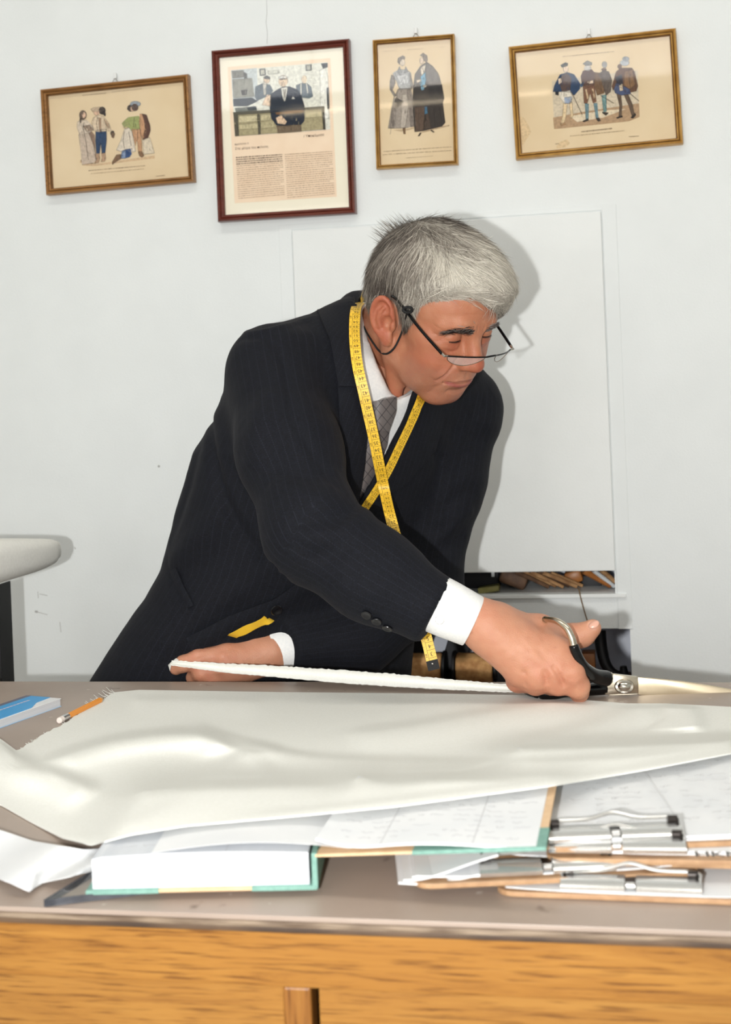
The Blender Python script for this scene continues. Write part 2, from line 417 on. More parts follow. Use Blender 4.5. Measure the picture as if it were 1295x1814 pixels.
# ------------------------------------------------------------------ implicit modelling: distance fields turned into meshes
def A3(p): return np.asarray(p, np.float32)
def ell(X, c, r, Rm=None):
    q = X - A3(c)
    if Rm is not None: q = q @ np.asarray(Rm, np.float32)      # columns of Rm = local axes
    r = A3(r); k0 = np.sqrt(((q / r) ** 2).sum(-1)) + 1e-9; k1 = np.sqrt(((q / (r * r)) ** 2).sum(-1)) + 1e-9
    return k0 * (k0 - 1.0) / k1
def cone(X, a, b, ra, rb):
    a = A3(a); ba = A3(b) - a; q = X - a
    t = np.clip((q @ ba) / (ba @ ba + 1e-12), 0, 1)
    return np.sqrt(((q - t[:, None] * ba) ** 2).sum(-1)) - (ra + (rb - ra) * t)
def chain(X, pts, rs, k=0.0):
    d = None
    for i in range(len(pts) - 1):
        e = cone(X, pts[i], pts[i + 1], rs[i], rs[i + 1])
        d = e if d is None else (smin(d, e, k) if k else np.minimum(d, e))
    return d
def polyd(X, pts):
    """distance to a polyline and the running parameter"""
    best = None
    for i in range(len(pts) - 1):
        a = A3(pts[i]); ba = A3(pts[i + 1]) - a; q = X - a
        t = np.clip((q @ ba) / (ba @ ba + 1e-12), 0, 1)
        d = np.sqrt(((q - t[:, None] * ba) ** 2).sum(-1)); s = (i + t) / (len(pts) - 1)
        if best is None: best, bs = d, s
        else:
            m = d < best; best = np.where(m, d, best); bs = np.where(m, s, bs)
    return best, bs
def smin(a, b, k):
    h = np.maximum(k - np.abs(a - b), 0) / k
    return np.minimum(a, b) - h * h * k * 0.25
def smax(a, b, k): return -smin(-a, -b, k)
def groove(X, d, pts, w, depth, taper=True):
    """a soft crease: pushes the surface in (depth > 0) or out (depth < 0) along a polyline"""
    dd, s = polyd(X, pts)
    g = np.exp(-(dd / w) ** 2)
    if taper: g = g * np.clip(np.sin(np.pi * np.clip(s, 0.0, 1.0)), 0, 1) ** 0.6
    return d + depth * g
def bump3(X, d, c, w, h):
    q = (X - A3(c)) / A3(w if hasattr(w, '__len__') else (w, w, w))
    return d - h * np.exp(-(q * q).sum(-1))
def sdf_mesh(f, lo, hi, h, band=2.2):
    lo = np.asarray(lo, np.float32); hi = np.asarray(hi, np.float32); S = 4; H = h * S
    nc = np.ceil((hi - lo) / H).astype(int) + 1
    g = np.stack(np.meshgrid(*[lo[i] + H * np.arange(nc[i], dtype=np.float32) for i in range(3)], indexing='ij'), -1)
    C = f(g.reshape(-1, 3)).reshape(nc).astype(np.float32)
    nf = (nc - 1) * S + 1
    idx = [np.minimum(np.round(np.arange(nf[i]) / S).astype(int), nc[i] - 1) for i in range(3)]
    F = C[np.ix_(*idx)].copy()
    mask = np.abs(F) < H * band
    I = np.argwhere(mask)
    out = np.empty(len(I), np.float32); step = 1500000
    for s in range(0, len(I), step):
        out[s:s + step] = f(lo + h * I[s:s + step].astype(np.float32))
    F[mask] = out
    return surface_nets(F, lo, h)
def surface_nets(F, lo, h):
    neg = F < 0
    c = neg[:-1, :-1, :-1].astype(np.int8); n = c.copy()
    corners = [(0, 0, 0), (1, 0, 0), (0, 1, 0), (1, 1, 0), (0, 0, 1), (1, 0, 1), (0, 1, 1), (1, 1, 1)]
    sh = [s - 1 for s in F.shape]
    sl = lambda A, o: A[o[0]:o[0] + sh[0], o[1]:o[1] + sh[1], o[2]:o[2] + sh[2]]
    tot = sum(sl(neg, o).astype(np.int8) for o in corners)
    act = (tot > 0) & (tot < 8)
    ids = -np.ones(sh, np.int64); cells = np.argwhere(act); ids[act] = np.arange(len(cells))
    val = np.stack([sl(F, o)[act] for o in corners], 1)
    acc = np.zeros((len(cells), 3)); cnt = np.zeros(len(cells))
    co = np.array(corners, float)
    for a in range(8):
        for b in range(a + 1, 8):
            if np.abs(co[a] - co[b]).sum() != 1: continue
            va, vb = val[:, a], val[:, b]; m = (va < 0) != (vb < 0)
            t = np.where(m, va / np.where(m, va - vb, 1), 0)
            p = co[a] + t[:, None] * (co[b] - co[a])
            acc[m] += p[m]; cnt[m] += 1
    V = lo + h * (cells + acc / cnt[:, None])
    Q = []
    for ax in range(3):
        u, v = (ax + 1) % 3, (ax + 2) % 3
        s0 = [slice(None)] * 3; s1 = [slice(None)] * 3
        s0[ax] = slice(0, -1); s1[ax] = slice(1, None)
        a, b = neg[tuple(s0)], neg[tuple(s1)]
        e = np.argwhere(a != b)
        e = e[(e[:, u] > 0) & (e[:, v] > 0) & (e[:, u] < F.shape[u] - 1) & (e[:, v] < F.shape[v] - 1)]
        du = np.zeros(3, int); du[u] = 1; dv = np.zeros(3, int); dv[v] = 1
        g = lambda E: ids[E[:, 0], E[:, 1], E[:, 2]]
        q = np.stack([g(e - du - dv), g(e - dv), g(e), g(e - du)], 1)
        flip = ~a[e[:, 0], e[:, 1], e[:, 2]]
        q[flip] = q[flip][:, ::-1]
        Q.append(q)
    Q = np.concatenate(Q); c = V.mean(0)
    a, b_, d_ = V[Q[:, 0]] - c, V[Q[:, 1]] - c, V[Q[:, 2]] - c
    if (a * np.cross(b_, d_)).sum() < 0: Q = Q[:, ::-1].copy()
    return V, Q
def rotm(rx=0, ry=0, rz=0):
    return np.array(Euler((rx, ry, rz)).to_matrix())
def fbm(X, s, seed=0, o=3):
    """cheap smooth noise: sums of sines"""
    r = np.random.RandomState(seed); v = np.zeros(len(X), np.float32); a = 1.0
    for i in range(o):
        for _ in range(4):
            k = r.normal(size=3).astype(np.float32); k *= s * (2 ** i) / np.linalg.norm(k)
            v += a * np.sin(X @ k + r.uniform(0, 6.28)).astype(np.float32)
        a *= 0.5
    return v / 4
# ------------------------------------------------------------------ the man's head (local: x = his left, y = forward, z = up, origin between the ears)
HEAD_YAW, HEAD_PITCH, HEAD_ROLL = R(43.5), R(29.8), R(9.3)
HEAD_POS = P(764, 563, 1.936)
def head_matrix():
    # face turned to the picture's right, bowed and tilted
    cy, sy = math.cos(HEAD_YAW), math.sin(HEAD_YAW)
    fh = -FW * cy + RT * sy; lat = RT * cy + FW * sy                      # lat = his left
    cp, sp = math.cos(HEAD_PITCH), math.sin(HEAD_PITCH)
    fwd = fh * cp - UP * sp; up = UP * cp + fh * sp
    cr, sr = math.cos(HEAD_ROLL), math.sin(HEAD_ROLL)
    m = np.eye(4); m[:3, 0] = lat * cr + up * sr; m[:3, 1] = fwd; m[:3, 2] = up * cr - lat * sr; m[:3, 3] = HEAD_POS
    return m
HS = 0.94
HM = head_matrix()
def h2w(p): p = np.asarray(p, float); return (p * HS) @ HM[:3, :3].T + HM[:3, 3]
def w2h(p): p = np.asarray(p, float); return (p - HM[:3, 3]) @ HM[:3, :3] / HS

def cranium(X):
    d = ell(X, (0, -.004, .042), (.0745, .096, .086))
    d = smin(d, ell(X, (0, -.048, .014), (.060, .047, .058)), .03)
    d = smin(d, ell(X, (0, .040, .050), (.063, .054, .050)), .03)
    return d
EAR_LEAN = 14
def ear(X, s):
    """s = -1 his right ear"""
    c = A3((s * .0755, -.014, -.002))
    q = (X - c) * A3((s, 1, 1))                       # mirrored so +x points out of the head
    q = q @ rotm(0, 0, R(24)).astype(np.float32)      # flare out at the back
    q = q @ rotm(R(EAR_LEAN), 0, 0).astype(np.float32)     # lean back
    plate = ell(q, (0.001, -.006, .004), (.0062, .0185, .031))
    rim = []
    for t in np.linspace(R(-20), R(250), 14):
        rr = 1.0
        rim.append((.0055 + .001 * math.sin(t), -.005 + .0185 * math.cos(t) * rr * (1.0 if math.cos(t) < 0 else .85), .006 + .0300 * math.sin(t) * rr))
    rim.append((.004, -.012, -.020))
    d = smin(plate, chain(q, rim, [.0030] + [.0042] * 13 + [.005]), .005)
    d = smax(d, -ell(q, (.0100, .002, -.004), (.0115, .0105, .0140)), .004)      # concha
    d = smax(d, -ell(q, (.0095, -.003, .020), (.0062, .0105, .0095)), .003)      # scapha / fossa
    anti = [(.0055, -.011, -.010), (.0068, -.0125, .002), (.0065, -.010, .012), (.0055, -.004, .020)]
    d = smin(d, chain(q, anti, [.0030, .0034, .0032, .0025]), .004)
    d = smin(d, ell(q, (.0035, .010, -.008), (.0045, .0045, .0075)), .005)      # tragus
    d = smin(d, ell(q, (.0035, -.0005, -.029), (.0062, .0098, .0125)), .009)     # lobe
    return d
EYE = {s: (s * .0320, .0770, .0165) for s in (-1, 1)}
def groove2(S, d, pts, w, depth, taper=True, ymin=.045, ys=.02):
    """crease drawn on the face from the front: pts are (x, z)"""
    Z2 = np.stack([S[:, 0], np.zeros(len(S), np.float32), S[:, 2]], 1)
    dd, s = polyd(Z2, [(p[0], 0, p[1]) for p in smoothpath([(q[0], 0, q[1]) for q in pts], 3)] if False else [(p[0], 0, p[1]) for p in pts])
    g = np.exp(-(dd / w) ** 2) * np.clip((S[:, 1] - ymin) / ys, 0, 1)
    if taper: g = g * np.clip(np.sin(np.pi * s), 0, 1) ** 0.6
    return d + depth * g
def head_sdf(X, neck=None):
    X = X.astype(np.float32); X0 = X
    X = X.copy(); X[:, 1] += .20 * np.maximum(0, -.028 - X[:, 2])          # lower face set back
    d = cranium(X)
    ax = np.abs(X[:, 0]); S = np.stack([ax, X[:, 1], X[:, 2]], 1)           # symmetric half
    d = smin(d, ell(S, (0, .043, -.022), (.060, .052, .062)), .03)
    d = smin(d, ell(S, (.0, .028, -.045), (.055, .050, .048)), .03)
    d = smin(d, cone(S, (.049, .006, -.054), (.016, .074, -.094), .015, .017), .03)      # jaw
    d = smin(d, ell(S, (0, .082, -.093), (.024, .0185, .018)), .02)                       # chin
    d = smin(d, ell(S, (0, .040, -.082), (.036, .042, .024)), .025)
    d = smin(d, ell(S, (0, .079, -.056), (.038, .0265, .030)), .02)                       # muzzle
    d = smin(d, ell(S, (.050, .050, -.001), (.018, .022, .016)), .022)                    # cheekbone
    d = smin(d, ell(S, (.042, .058, -.036), (.020, .024, .026)), .02)                     # cheek
    d = smin(d, ell(S, (.040, .050, -.068), (.016, .024, .020)), .02)                     # jowl
    d = smin(d, chain(S, [(.010, .0880, .033), (.028, .0880, .0365), (.047, .072, .031)], [.0105, .0105, .008]), .014)   # brow
    d = smax(d, -ell(S, (.034, .1005, .0145), (.0190, .0165, .0135)), .012)                  # socket
    d = smax(d, -ell(S, (.0165, .098, .010), (.007, .011, .013)), .010)
    # eyelids over the eyeball
    e = A3(EYE[1]); q = S - e
    upl = smax(ell(S, e, (.0165, .0146, .0142)), -(q[:, 2] + .0045), .0018)
    lol = smax(ell(S, e, (.0165, .0140, .0139)), (q[:, 2] + .0085), .0018)
    d = smin(d, upl, .0035); d = smin(d, lol, .006)
    d = groove2(S, d, [(.0170, .0190), (.0240, .0245), (.0320, .0265), (.0410, .0240), (.0480, .0180)], .0016, .0030)   # upper lid crease
    d = smin(d, ell(S, (.032, .0755, .002), (.018, .012, .008)), .010)                    # bag under the eye
    d = groove2(S, d, [(.0165, .006), (.024, -.0035), (.034, -.006), (.046, -.002)], .0024, .0014)
    # nose
    d = smin(d, chain(S, [(0, .0870, .028), (0, .0965, .010), (0, .1085, -.012)], [.0085, .0090, .0108]), .012)
    d = smin(d, ell(S, (0, .1105, -.0205), (.0148, .0140, .0125)), .008)
    d = smin(d, ell(S, (.0130, .1005, -.0245), (.0090, .0125, .0094)), .006)
    d = groove2(S, d, [(.0150, -.0140), (.0205, -.0150), (.0235, -.0230), (.0215, -.0310)], .0018, .0016, ymin=.08, ys=.008)
    d = smax(d, -ell(S, (.0068, .1085, -.0345), (.0038, .0062, .0042)), .003)
    # lips, mouth line, philtrum
    d = groove2(S, d, [(-.01, -.0520), (0, -.0520), (.0100, -.0520), (.0240, -.0575)], .0038, -.0022)
    d = groove2(S, d, [(-.01, -.0635), (0, -.0640), (.0110, -.0625), (.0230, -.0595)], .0042, -.0026)
    d = groove2(S, d, [(-.006, -.0566), (0, -.0572), (.0060, -.0566), (.0160, -.0578), (.0270, -.0588), (.0305, -.0590)], .0017, .0058, taper=False)
    d = groove2(S, d, [(0, -.0460), (0, -.0370)], .0030, .0010, taper=False, ymin=.085)
    d = groove2(S, d, [(-.016, -.0740), (0, -.0760), (.016, -.0740)], .0055, .0034, taper=False)
    # nasolabial fold and marionette line
    d = groove2(S, d, [(.0210, -.0200), (.0300, -.0360), (.0370, -.0510), (.0400, -.0600)], .0024, .0034)
    d = groove2(S, d, [(.0290, -.0260), (.0370, -.0420), (.0440, -.0560)], .0060, -.0026)
    d = groove2(S, d, [(.0320, -.0620), (.0360, -.0720), (.0350, -.0880)], .0028, .0012)
    # crow's feet, forehead lines, frown
    for z1, z2 in ((.026, .031), (.018, .018), (.010, .006)):
        d = groove2(S, d, [(.050, z1), (.062, z2)], .0013, .0008, ymin=.03)
    for z in (.057, .069):
        d = groove2(S, d, [(-.03, z), (0, z + .003), (.03, z), (.048, z - .003)], .0018, .0007)
    d = groove2(S, d, [(.0060, .028), (.0075, .043)], .0015, .0014)
    X = X0
    if neck is not None: d = smin(d, neck(X), .022)
    d = smin(d, ear(X, -1), .006); d = smin(d, ear(X, 1), .006)
    d = groove(X, d, [(-.058, .012, -.030), (-.055, .018, -.055), (-.046, .026, -.080)], .0035, .0012)
    d += .00012 * fbm(X, 700, 3, 2)
    return d
def relax(V, Q, it=2):
    """a little Taubin smoothing to take the grid out of the surface"""
    V = np.array(V, float); E = np.concatenate([Q[:, [0, 1]], Q[:, [1, 2]], Q[:, [2, 3]], Q[:, [3, 0]]])
    n = len(V); cnt = np.bincount(E[:, 0], minlength=n) + np.bincount(E[:, 1], minlength=n)
    for k in range(it):
        for lam in (0.55, -0.5):
            acc = np.stack([np.bincount(E[:, 0], V[E[:, 1], i], n) + np.bincount(E[:, 1], V[E[:, 0], i], n) for i in range(3)], 1)
            V += lam * (acc / np.maximum(cnt, 1)[:, None] - V)
    return V
# ------------------------------------------------------------------ the man's body and clothes
def camxyz(X):
    q = X - CAM.astype(np.float32)
    return q @ RT.astype(np.float32), q @ UP.astype(np.float32), q @ FW.astype(np.float32)
# torso rows: picture row, left edge, right edge, depth, half depth
TROWS = [(560, 560, 780, 2.05, .085), (600, 490, 815, 2.04, .108), (640, 466, 826, 2.035, .120), (700, 408, 826, 2.03, .130), (800, 356, 806, 2.03, .138),
         (900, 326, 775, 2.05, .142), (1000, 302, 750, 2.08, .146), (1050, 274, 740, 2.10, .150), (1100, 238, 735, 2.12, .154), (1208, 170, 725, 2.165, .162),
         (1330, 108, 710, 2.19, .168), (1430, 80, 700, 2.20, .170)]
BETA = R(33)
LAX = RT * math.cos(BETA) + FW * math.sin(BETA)          # his left
FAX = -FW * math.cos(BETA) + RT * math.sin(BETA)         # his chest's facing
_rows = []
for py, xl, xr, D, B in TROWS:
    y = -(py - PPY) / FPX * D; cx = ((xl + xr) / 2 - PPX) / FPX * D; ex = (xr - xl) / 2 / FPX * D
    A = math.sqrt(max(ex * ex - (B * math.sin(BETA)) ** 2, .0004)) / math.cos(BETA)
    _rows.append((y, cx, D, A, B))
_rows = np.array(sorted(_rows))
def torso_sdf(X, grow=0.0, top=None, bottom=None):
    x, y, z = camxyz(X)
    cx, cz, A, B = [np.interp(y, _rows[:, 0], _rows[:, i]).astype(np.float32) for i in (1, 2, 3, 4)]
    A = A + grow; B = B + grow
    dx, dz = x - cx, z - cz
    l = dx * math.cos(BETA) + dz * math.sin(BETA); f = -dz * math.cos(BETA) + dx * math.sin(BETA)
    n = 2.3
    k = (np.abs(l / A) ** n + np.abs(f / B) ** n + 1e-9) ** (1 / n)
    d = (k - 1) * np.minimum(A, B) * 0.9
    y0, y1 = _rows[0, 0], _rows[-1, 0]
    d = smax(d, y - (y1 + .0) - grow, .10); d = smax(d, y0 - y - grow * 0, .01)
    return d
RA = [P(488, 664, 1.925), P(512, 800, 1.83), P(556, 945, 1.745), P(660, 1018, 1.715), P(790, 1094, 1.69)]   # right arm
RAr = [.070, .066, .0600, .0540, .0440]
LA = [P(808, 748, 2.10), P(782, 850, 2.085), P(742, 1045, 2.05), P(640, 1125, 2.01), P(508, 1146, 1.965)]    # left arm
LAr = [.066, .062, .058, .050, .040]
SHR, SHL = P(484, 648, 1.945), P(824, 720, 2.115)
NB = P(668, 590, 2.06); NBY = P(656, 616, 2.06)
def arm_sdf(X, pts, rs, grow=0.0):
    return chain(X, pts, [r + grow for r in rs], .035)
def end_cut(X, d, a, b):
    """flat end of a sleeve at b, seen from a"""
    n = A3(b) - A3(a); n /= np.linalg.norm(n)
    return smax(d, (X - A3(b)) @ n, .006)
def yoke_sdf(X, grow=0.0):
    d = cone(X, NBY, SHR, .070 + grow, .058 + grow)
    return smin(d, cone(X, NBY, SHL, .070 + grow, .058 + grow), .05)
def inpoly(px, py, poly):
    """signed distance to a 2d polygon, vectorised (negative inside)"""
    best = np.full(px.shape, 1e9, np.float32); ins = np.zeros(px.shape, bool)
    n = len(poly)
    for i in range(n):
        x0, y0 = poly[i]; x1, y1 = poly[(i + 1) % n]
        ex, ey = x1 - x0, y1 - y0; wx, wy = px - x0, py - y0
        t = np.clip((wx * ex + wy * ey) / (ex * ex + ey * ey + 1e-9), 0, 1)
        best = np.minimum(best, (wx - t * ex) ** 2 + (wy - t * ey) ** 2)
        c = ((y0 <= py) & (y1 > py)) | ((y1 <= py) & (y0 > py))
        ins ^= c & (px < x0 + (py - y0) / (ey if abs(ey) > 1e-9 else 1e-9) * ex)
    s = np.sqrt(best)
    return np.where(ins, -s, s)
VPOLY = [(628, 520), (640, 690), (650, 770), (634, 885), (666, 838), (697, 775), (742, 690), (790, 600), (790, 500)]
NECKHOLE = [(638, 545), (644, 574), (657, 614), (668, 646), (680, 672), (692, 697), (706, 706), (724, 700), (748, 680), (792, 610), (792, 480), (638, 480)]
def jacket_sdf(X):
    X = X.astype(np.float32)
    t = smin(torso_sdf(X), yoke_sdf(X), .05)
    r = end_cut(X, arm_sdf(X, RA, RAr), RA[-2], P(774, 1087, 1.693))
    l = end_cut(X, arm_sdf(X, LA, LAr), LA[-2], LA[-1])
    # hollow for neck and shirt
    x, y, z = camxyz(X); px = PPX + FPX * x / z; py = PPY - FPX * y / z
    v = inpoly(px, py, VPOLY) / FPX * 2.0
    zc = np.interp(y, _rows[:, 0], _rows[:, 2]).astype(np.float32)
    v = np.maximum(v, z - zc - .02)
    inner = np.maximum(torso_sdf(X, -.012), -1)
    t = smax(t, -np.maximum(v, -inner - .016), .006)
    d = smin(t, r, .022); d = smin(d, l, .022)
    nk = cone(X, NB - .05 * UP, h2w((0, -.03, -.06)), .066, .060)
    d = smax(d, -nk, .006)
    hole = np.maximum(inpoly(px, py, NECKHOLE) / FPX * 2.0, z - 2.12)
    return smax(d, -hole, .004)
JV, JQ = sdf_mesh(jacket_sdf, P(60, 1450, 1.60) * [1, 1, 1] - [0.35, 0.0, 0.02], P(900, 500, 2.3) + [.12, .12, .06], .0055)
JV = relax(JV, JQ, 3)
from mathutils.bvhtree import BVHTree
def bvh_of(V, Q): return BVHTree.FromPolygons([tuple(p) for p in V], [tuple(map(int, q)) for q in Q])
def cast(bvh, px, py, off=0.0, default=2.0):
    r = FW + (px - PPX) / FPX * RT - (py - PPY) / FPX * UP; n = np.linalg.norm(r); dr = r / n
    h = bvh.ray_cast(Vector(CAM), Vector(dr))
    if h[0] is None: return P(px, py, default)
    return np.array(h[0]) - off * dr
def normals(V, Q):
    V = np.asarray(V, float)
    fn = np.cross(V[Q[:, 2]] - V[Q[:, 0]], V[Q[:, 3]] - V[Q[:, 1]])
    n = np.zeros_like(V)
    for k in range(4): np.add.at(n, Q[:, k], fn)
    return n / (np.linalg.norm(n, axis=1)[:, None] + 1e-12)
def crease(V, nrm, bvh, pts, w, depth, taper=True):
    """fold pressed (depth > 0) or raised (depth < 0) along a line drawn on the cloth"""
    line = [cast(bvh, *p) for p in smoothpath([(a, b) for a, b in pts], 5)]
    line = [np.array(p) for p in line]
    lo = np.min(line, 0) - 3 * w; hi = np.max(line, 0) + 3 * w
    idx = np.where(((V > lo) & (V < hi)).all(1))[0]
    if len(idx) == 0: return
    dd, s = polyd(V[idx].astype(np.float32), line)
    g = np.exp(-(dd / w) ** 2)
    if taper: g *= np.clip(np.sin(np.pi * s), 0, 1) ** 0.5
    V[idx] -= depth * g[:, None] * nrm[idx]
jb = bvh_of(JV, JQ); jn = normals(JV, JQ)
for pts, w, dp in (
    # right sleeve: elbow folds
    ([(640, 893), (600, 915), (560, 925), (515, 915)], .010, .006), ([(655, 905), (610, 940), (570, 955)], .012, -.006),
    ([(620, 960), (585, 985), (555, 985), (520, 960)], .012, .005), ([(600, 870), (560, 880), (520, 870), (480, 850)], .014, -.005),
    ([(590, 835), (545, 845), (500, 830)], .012, .004), ([(575, 925), (545, 965), (525, 1000)], .012, -.005),
    ([(700, 985), (660, 1010), (610, 1020)], .016, .003), ([(690, 1040), (640, 1050), (590, 1035)], .015, -.003),
    # sleeve head seam and shoulder
    ([(425, 600), (470, 600), (505, 650), (520, 740), (590, 860)], .007, .005), ([(420, 590), (480, 585), (560, 560)], .006, -.003),
    ([(470, 690), (455, 760), (445, 830)], .02, -.005), ([(500, 700), (490, 780), (500, 850)], .02, .005),
    # arm against the torso
    ([(372, 715), (372, 780), (395, 880), (440, 960), (510, 1030)], .010, .010),
    # torso drag lines
    ([(360, 760), (330, 870), (300, 960)], .016, .005), ([(400, 900), (340, 960), (300, 1000)], .018, -.006), ([(430, 960), (360, 1000), (300, 1030)], .018, .005),
    ([(480, 1010), (400, 1060), (330, 1100)], .02, -.004), ([(440, 1060), (360, 1130), (290, 1190)], .02, .004),
    ([(330, 1090), (280, 1150), (220, 1200)], .02, -.004),
    # left sleeve
    ([(865, 760), (830, 800), (800, 850)], .014, .004), ([(845, 860), (800, 890), (775, 930)], .012, .005), ([(838, 900), (800, 930), (770, 965)], .012, -.005),
    ([(825, 950), (790, 970), (760, 1000)], .012, .005), ([(760, 760), (780, 840), (760, 930)], .012, .006), ([(875, 700), (850, 730), (842, 790)], .012, .003)):
    crease(JV, jn, jb, pts, w, dp)
jn = normals(JV, JQ)
JV += (jn * (.0012 * fbm(JV.astype(np.float32), 45, 11, 2) + .0004 * fbm(JV.astype(np.float32), 160, 5, 2))[:, None])
jb = bvh_of(JV, JQ)

# stripe coordinate
def stripe_coord(V):
    X = V.astype(np.float32)
    dt = np.minimum(torso_sdf(X), yoke_sdf(X)); dr = arm_sdf(X, RA, RAr); dl = arm_sdf(X, LA, LAr)
    x, y, z = camxyz(X)
    cx, cz = [np.interp(y, _rows[:, 0], _rows[:, i]) for i in (1, 2)]
    dx, dz = x - cx, z - cz
    l = dx * math.cos(BETA) + dz * math.sin(BETA); f = -dz * math.cos(BETA) + dx * math.sin(BETA)
    u = np.arctan2(l, f) * .17; v = y.astype(float)
    def armuv(pts):
        pl = np.cross(pts[2] - pts[0], pts[4] - pts[2]); pl /= np.linalg.norm(pl)
        best = np.full(len(V), 1e9); uu = np.zeros(len(V)); vv = np.zeros(len(V)); acc = 0
        for i in range(len(pts) - 1):
            a, b = pts[i], pts[i + 1]; t = b - a; Ln = np.linalg.norm(t); t = t / Ln
            e1 = pl - t * (pl @ t); e1 /= np.linalg.norm(e1); e2 = np.cross(t, e1)
            q = V - a; s = np.clip(q @ t, 0, Ln); r = q - s[:, None] * t; dd = np.linalg.norm(r, axis=1)
            m = dd < best; best = np.where(m, dd, best)
            uu = np.where(m, np.arctan2(r @ e2, r @ e1) * .058, uu); vv = np.where(m, acc + s, vv); acc += Ln
        return uu, vv
    ur, vr = armuv(RA); ul, vl = armuv(LA)
    mr = (dr < dt + .004) & (dr < dl); ml = (dl < dt + .004) & ~mr
    return np.where(mr, ur, np.where(ml, ul, u)), np.where(mr, vr, np.where(ml, vl, v))
def suit_material(name, base, stripe, attr=True):
    m, nt, b = new_mat(name)
    b.inputs['Roughness'].default_value = 0.85; b.inputs['Specular IOR Level'].default_value = 0.25
    b.inputs['Sheen Weight'].default_value = 0.04; b.inputs['Sheen Roughness'].default_value = 0.5; b.inputs['Sheen Tint'].default_value = lin((120, 116, 124))
    au = N(nt, 'ShaderNodeAttribute'); au.attribute_name = 'su'
    av = N(nt, 'ShaderNodeAttribute'); av.attribute_name = 'sv'
    mu = N(nt, 'ShaderNodeMath', operation='MULTIPLY'); mu.inputs[1].default_value = 1 / .0105; L(nt, au.outputs['Fac'], mu.inputs[0])
    fr = N(nt, 'ShaderNodeMath', operation='FRACT'); L(nt, mu.outputs[0], fr.inputs[0])
    lt = N(nt, 'ShaderNodeMath', operation='LESS_THAN'); lt.inputs[1].default_value = 0.11; L(nt, fr.outputs[0], lt.inputs[0])
    mv = N(nt, 'ShaderNodeMath', operation='MULTIPLY'); mv.inputs[1].default_value = 1 / .0032; L(nt, av.outputs['Fac'], mv.inputs[0])
    fv = N(nt, 'ShaderNodeMath', operation='FRACT'); L(nt, mv.outputs[0], fv.inputs[0])
    lv = N(nt, 'ShaderNodeMath', operation='LESS_THAN'); lv.inputs[1].default_value = 0.6; L(nt, fv.outputs[0], lv.inputs[0])
    ml = N(nt, 'ShaderNodeMath', operation='MULTIPLY'); L(nt, lt.outputs[0], ml.inputs[0]); L(nt, lv.outputs[0], ml.inputs[1])
    # fine weave
    tc = N(nt, 'ShaderNodeTexCoord'); no = N(nt, 'ShaderNodeTexNoise'); no.inputs['Scale'].default_value = 420; no.inputs['Detail'].default_value = 2
    L(nt, tc.outputs['Object'], no.inputs['Vector'])
    rp = N(nt, 'ShaderNodeValToRGB'); rp.color_ramp.elements[0].position = .3; rp.color_ramp.elements[1].position = .75
    rp.color_ramp.elements[0].color = lin([c * .82 for c in base]); rp.color_ramp.elements[1].color = lin([c * 1.3 + 3 for c in base])
    L(nt, no.outputs['Fac'], rp.inputs['Fac'])
    mx = N(nt, 'ShaderNodeMix', data_type='RGBA'); mx.inputs[7].default_value = lin(stripe)
    L(nt, ml.outputs[0], mx.inputs[0]); L(nt, rp.outputs['Color'], mx.inputs[6]); L(nt, mx.outputs[2], b.inputs['Base Color'])
    bp = N(nt, 'ShaderNodeBump'); bp.inputs['Strength'].default_value = 0.35; bp.inputs['Distance'].default_value = 0.0006
    L(nt, no.outputs['Fac'], bp.inputs['Height']); L(nt, bp.outputs['Normal'], b.inputs['Normal'])
    return m
M['suit'] = suit_material('navy_pinstripe_wool', (11, 13, 20), (25, 27, 36))
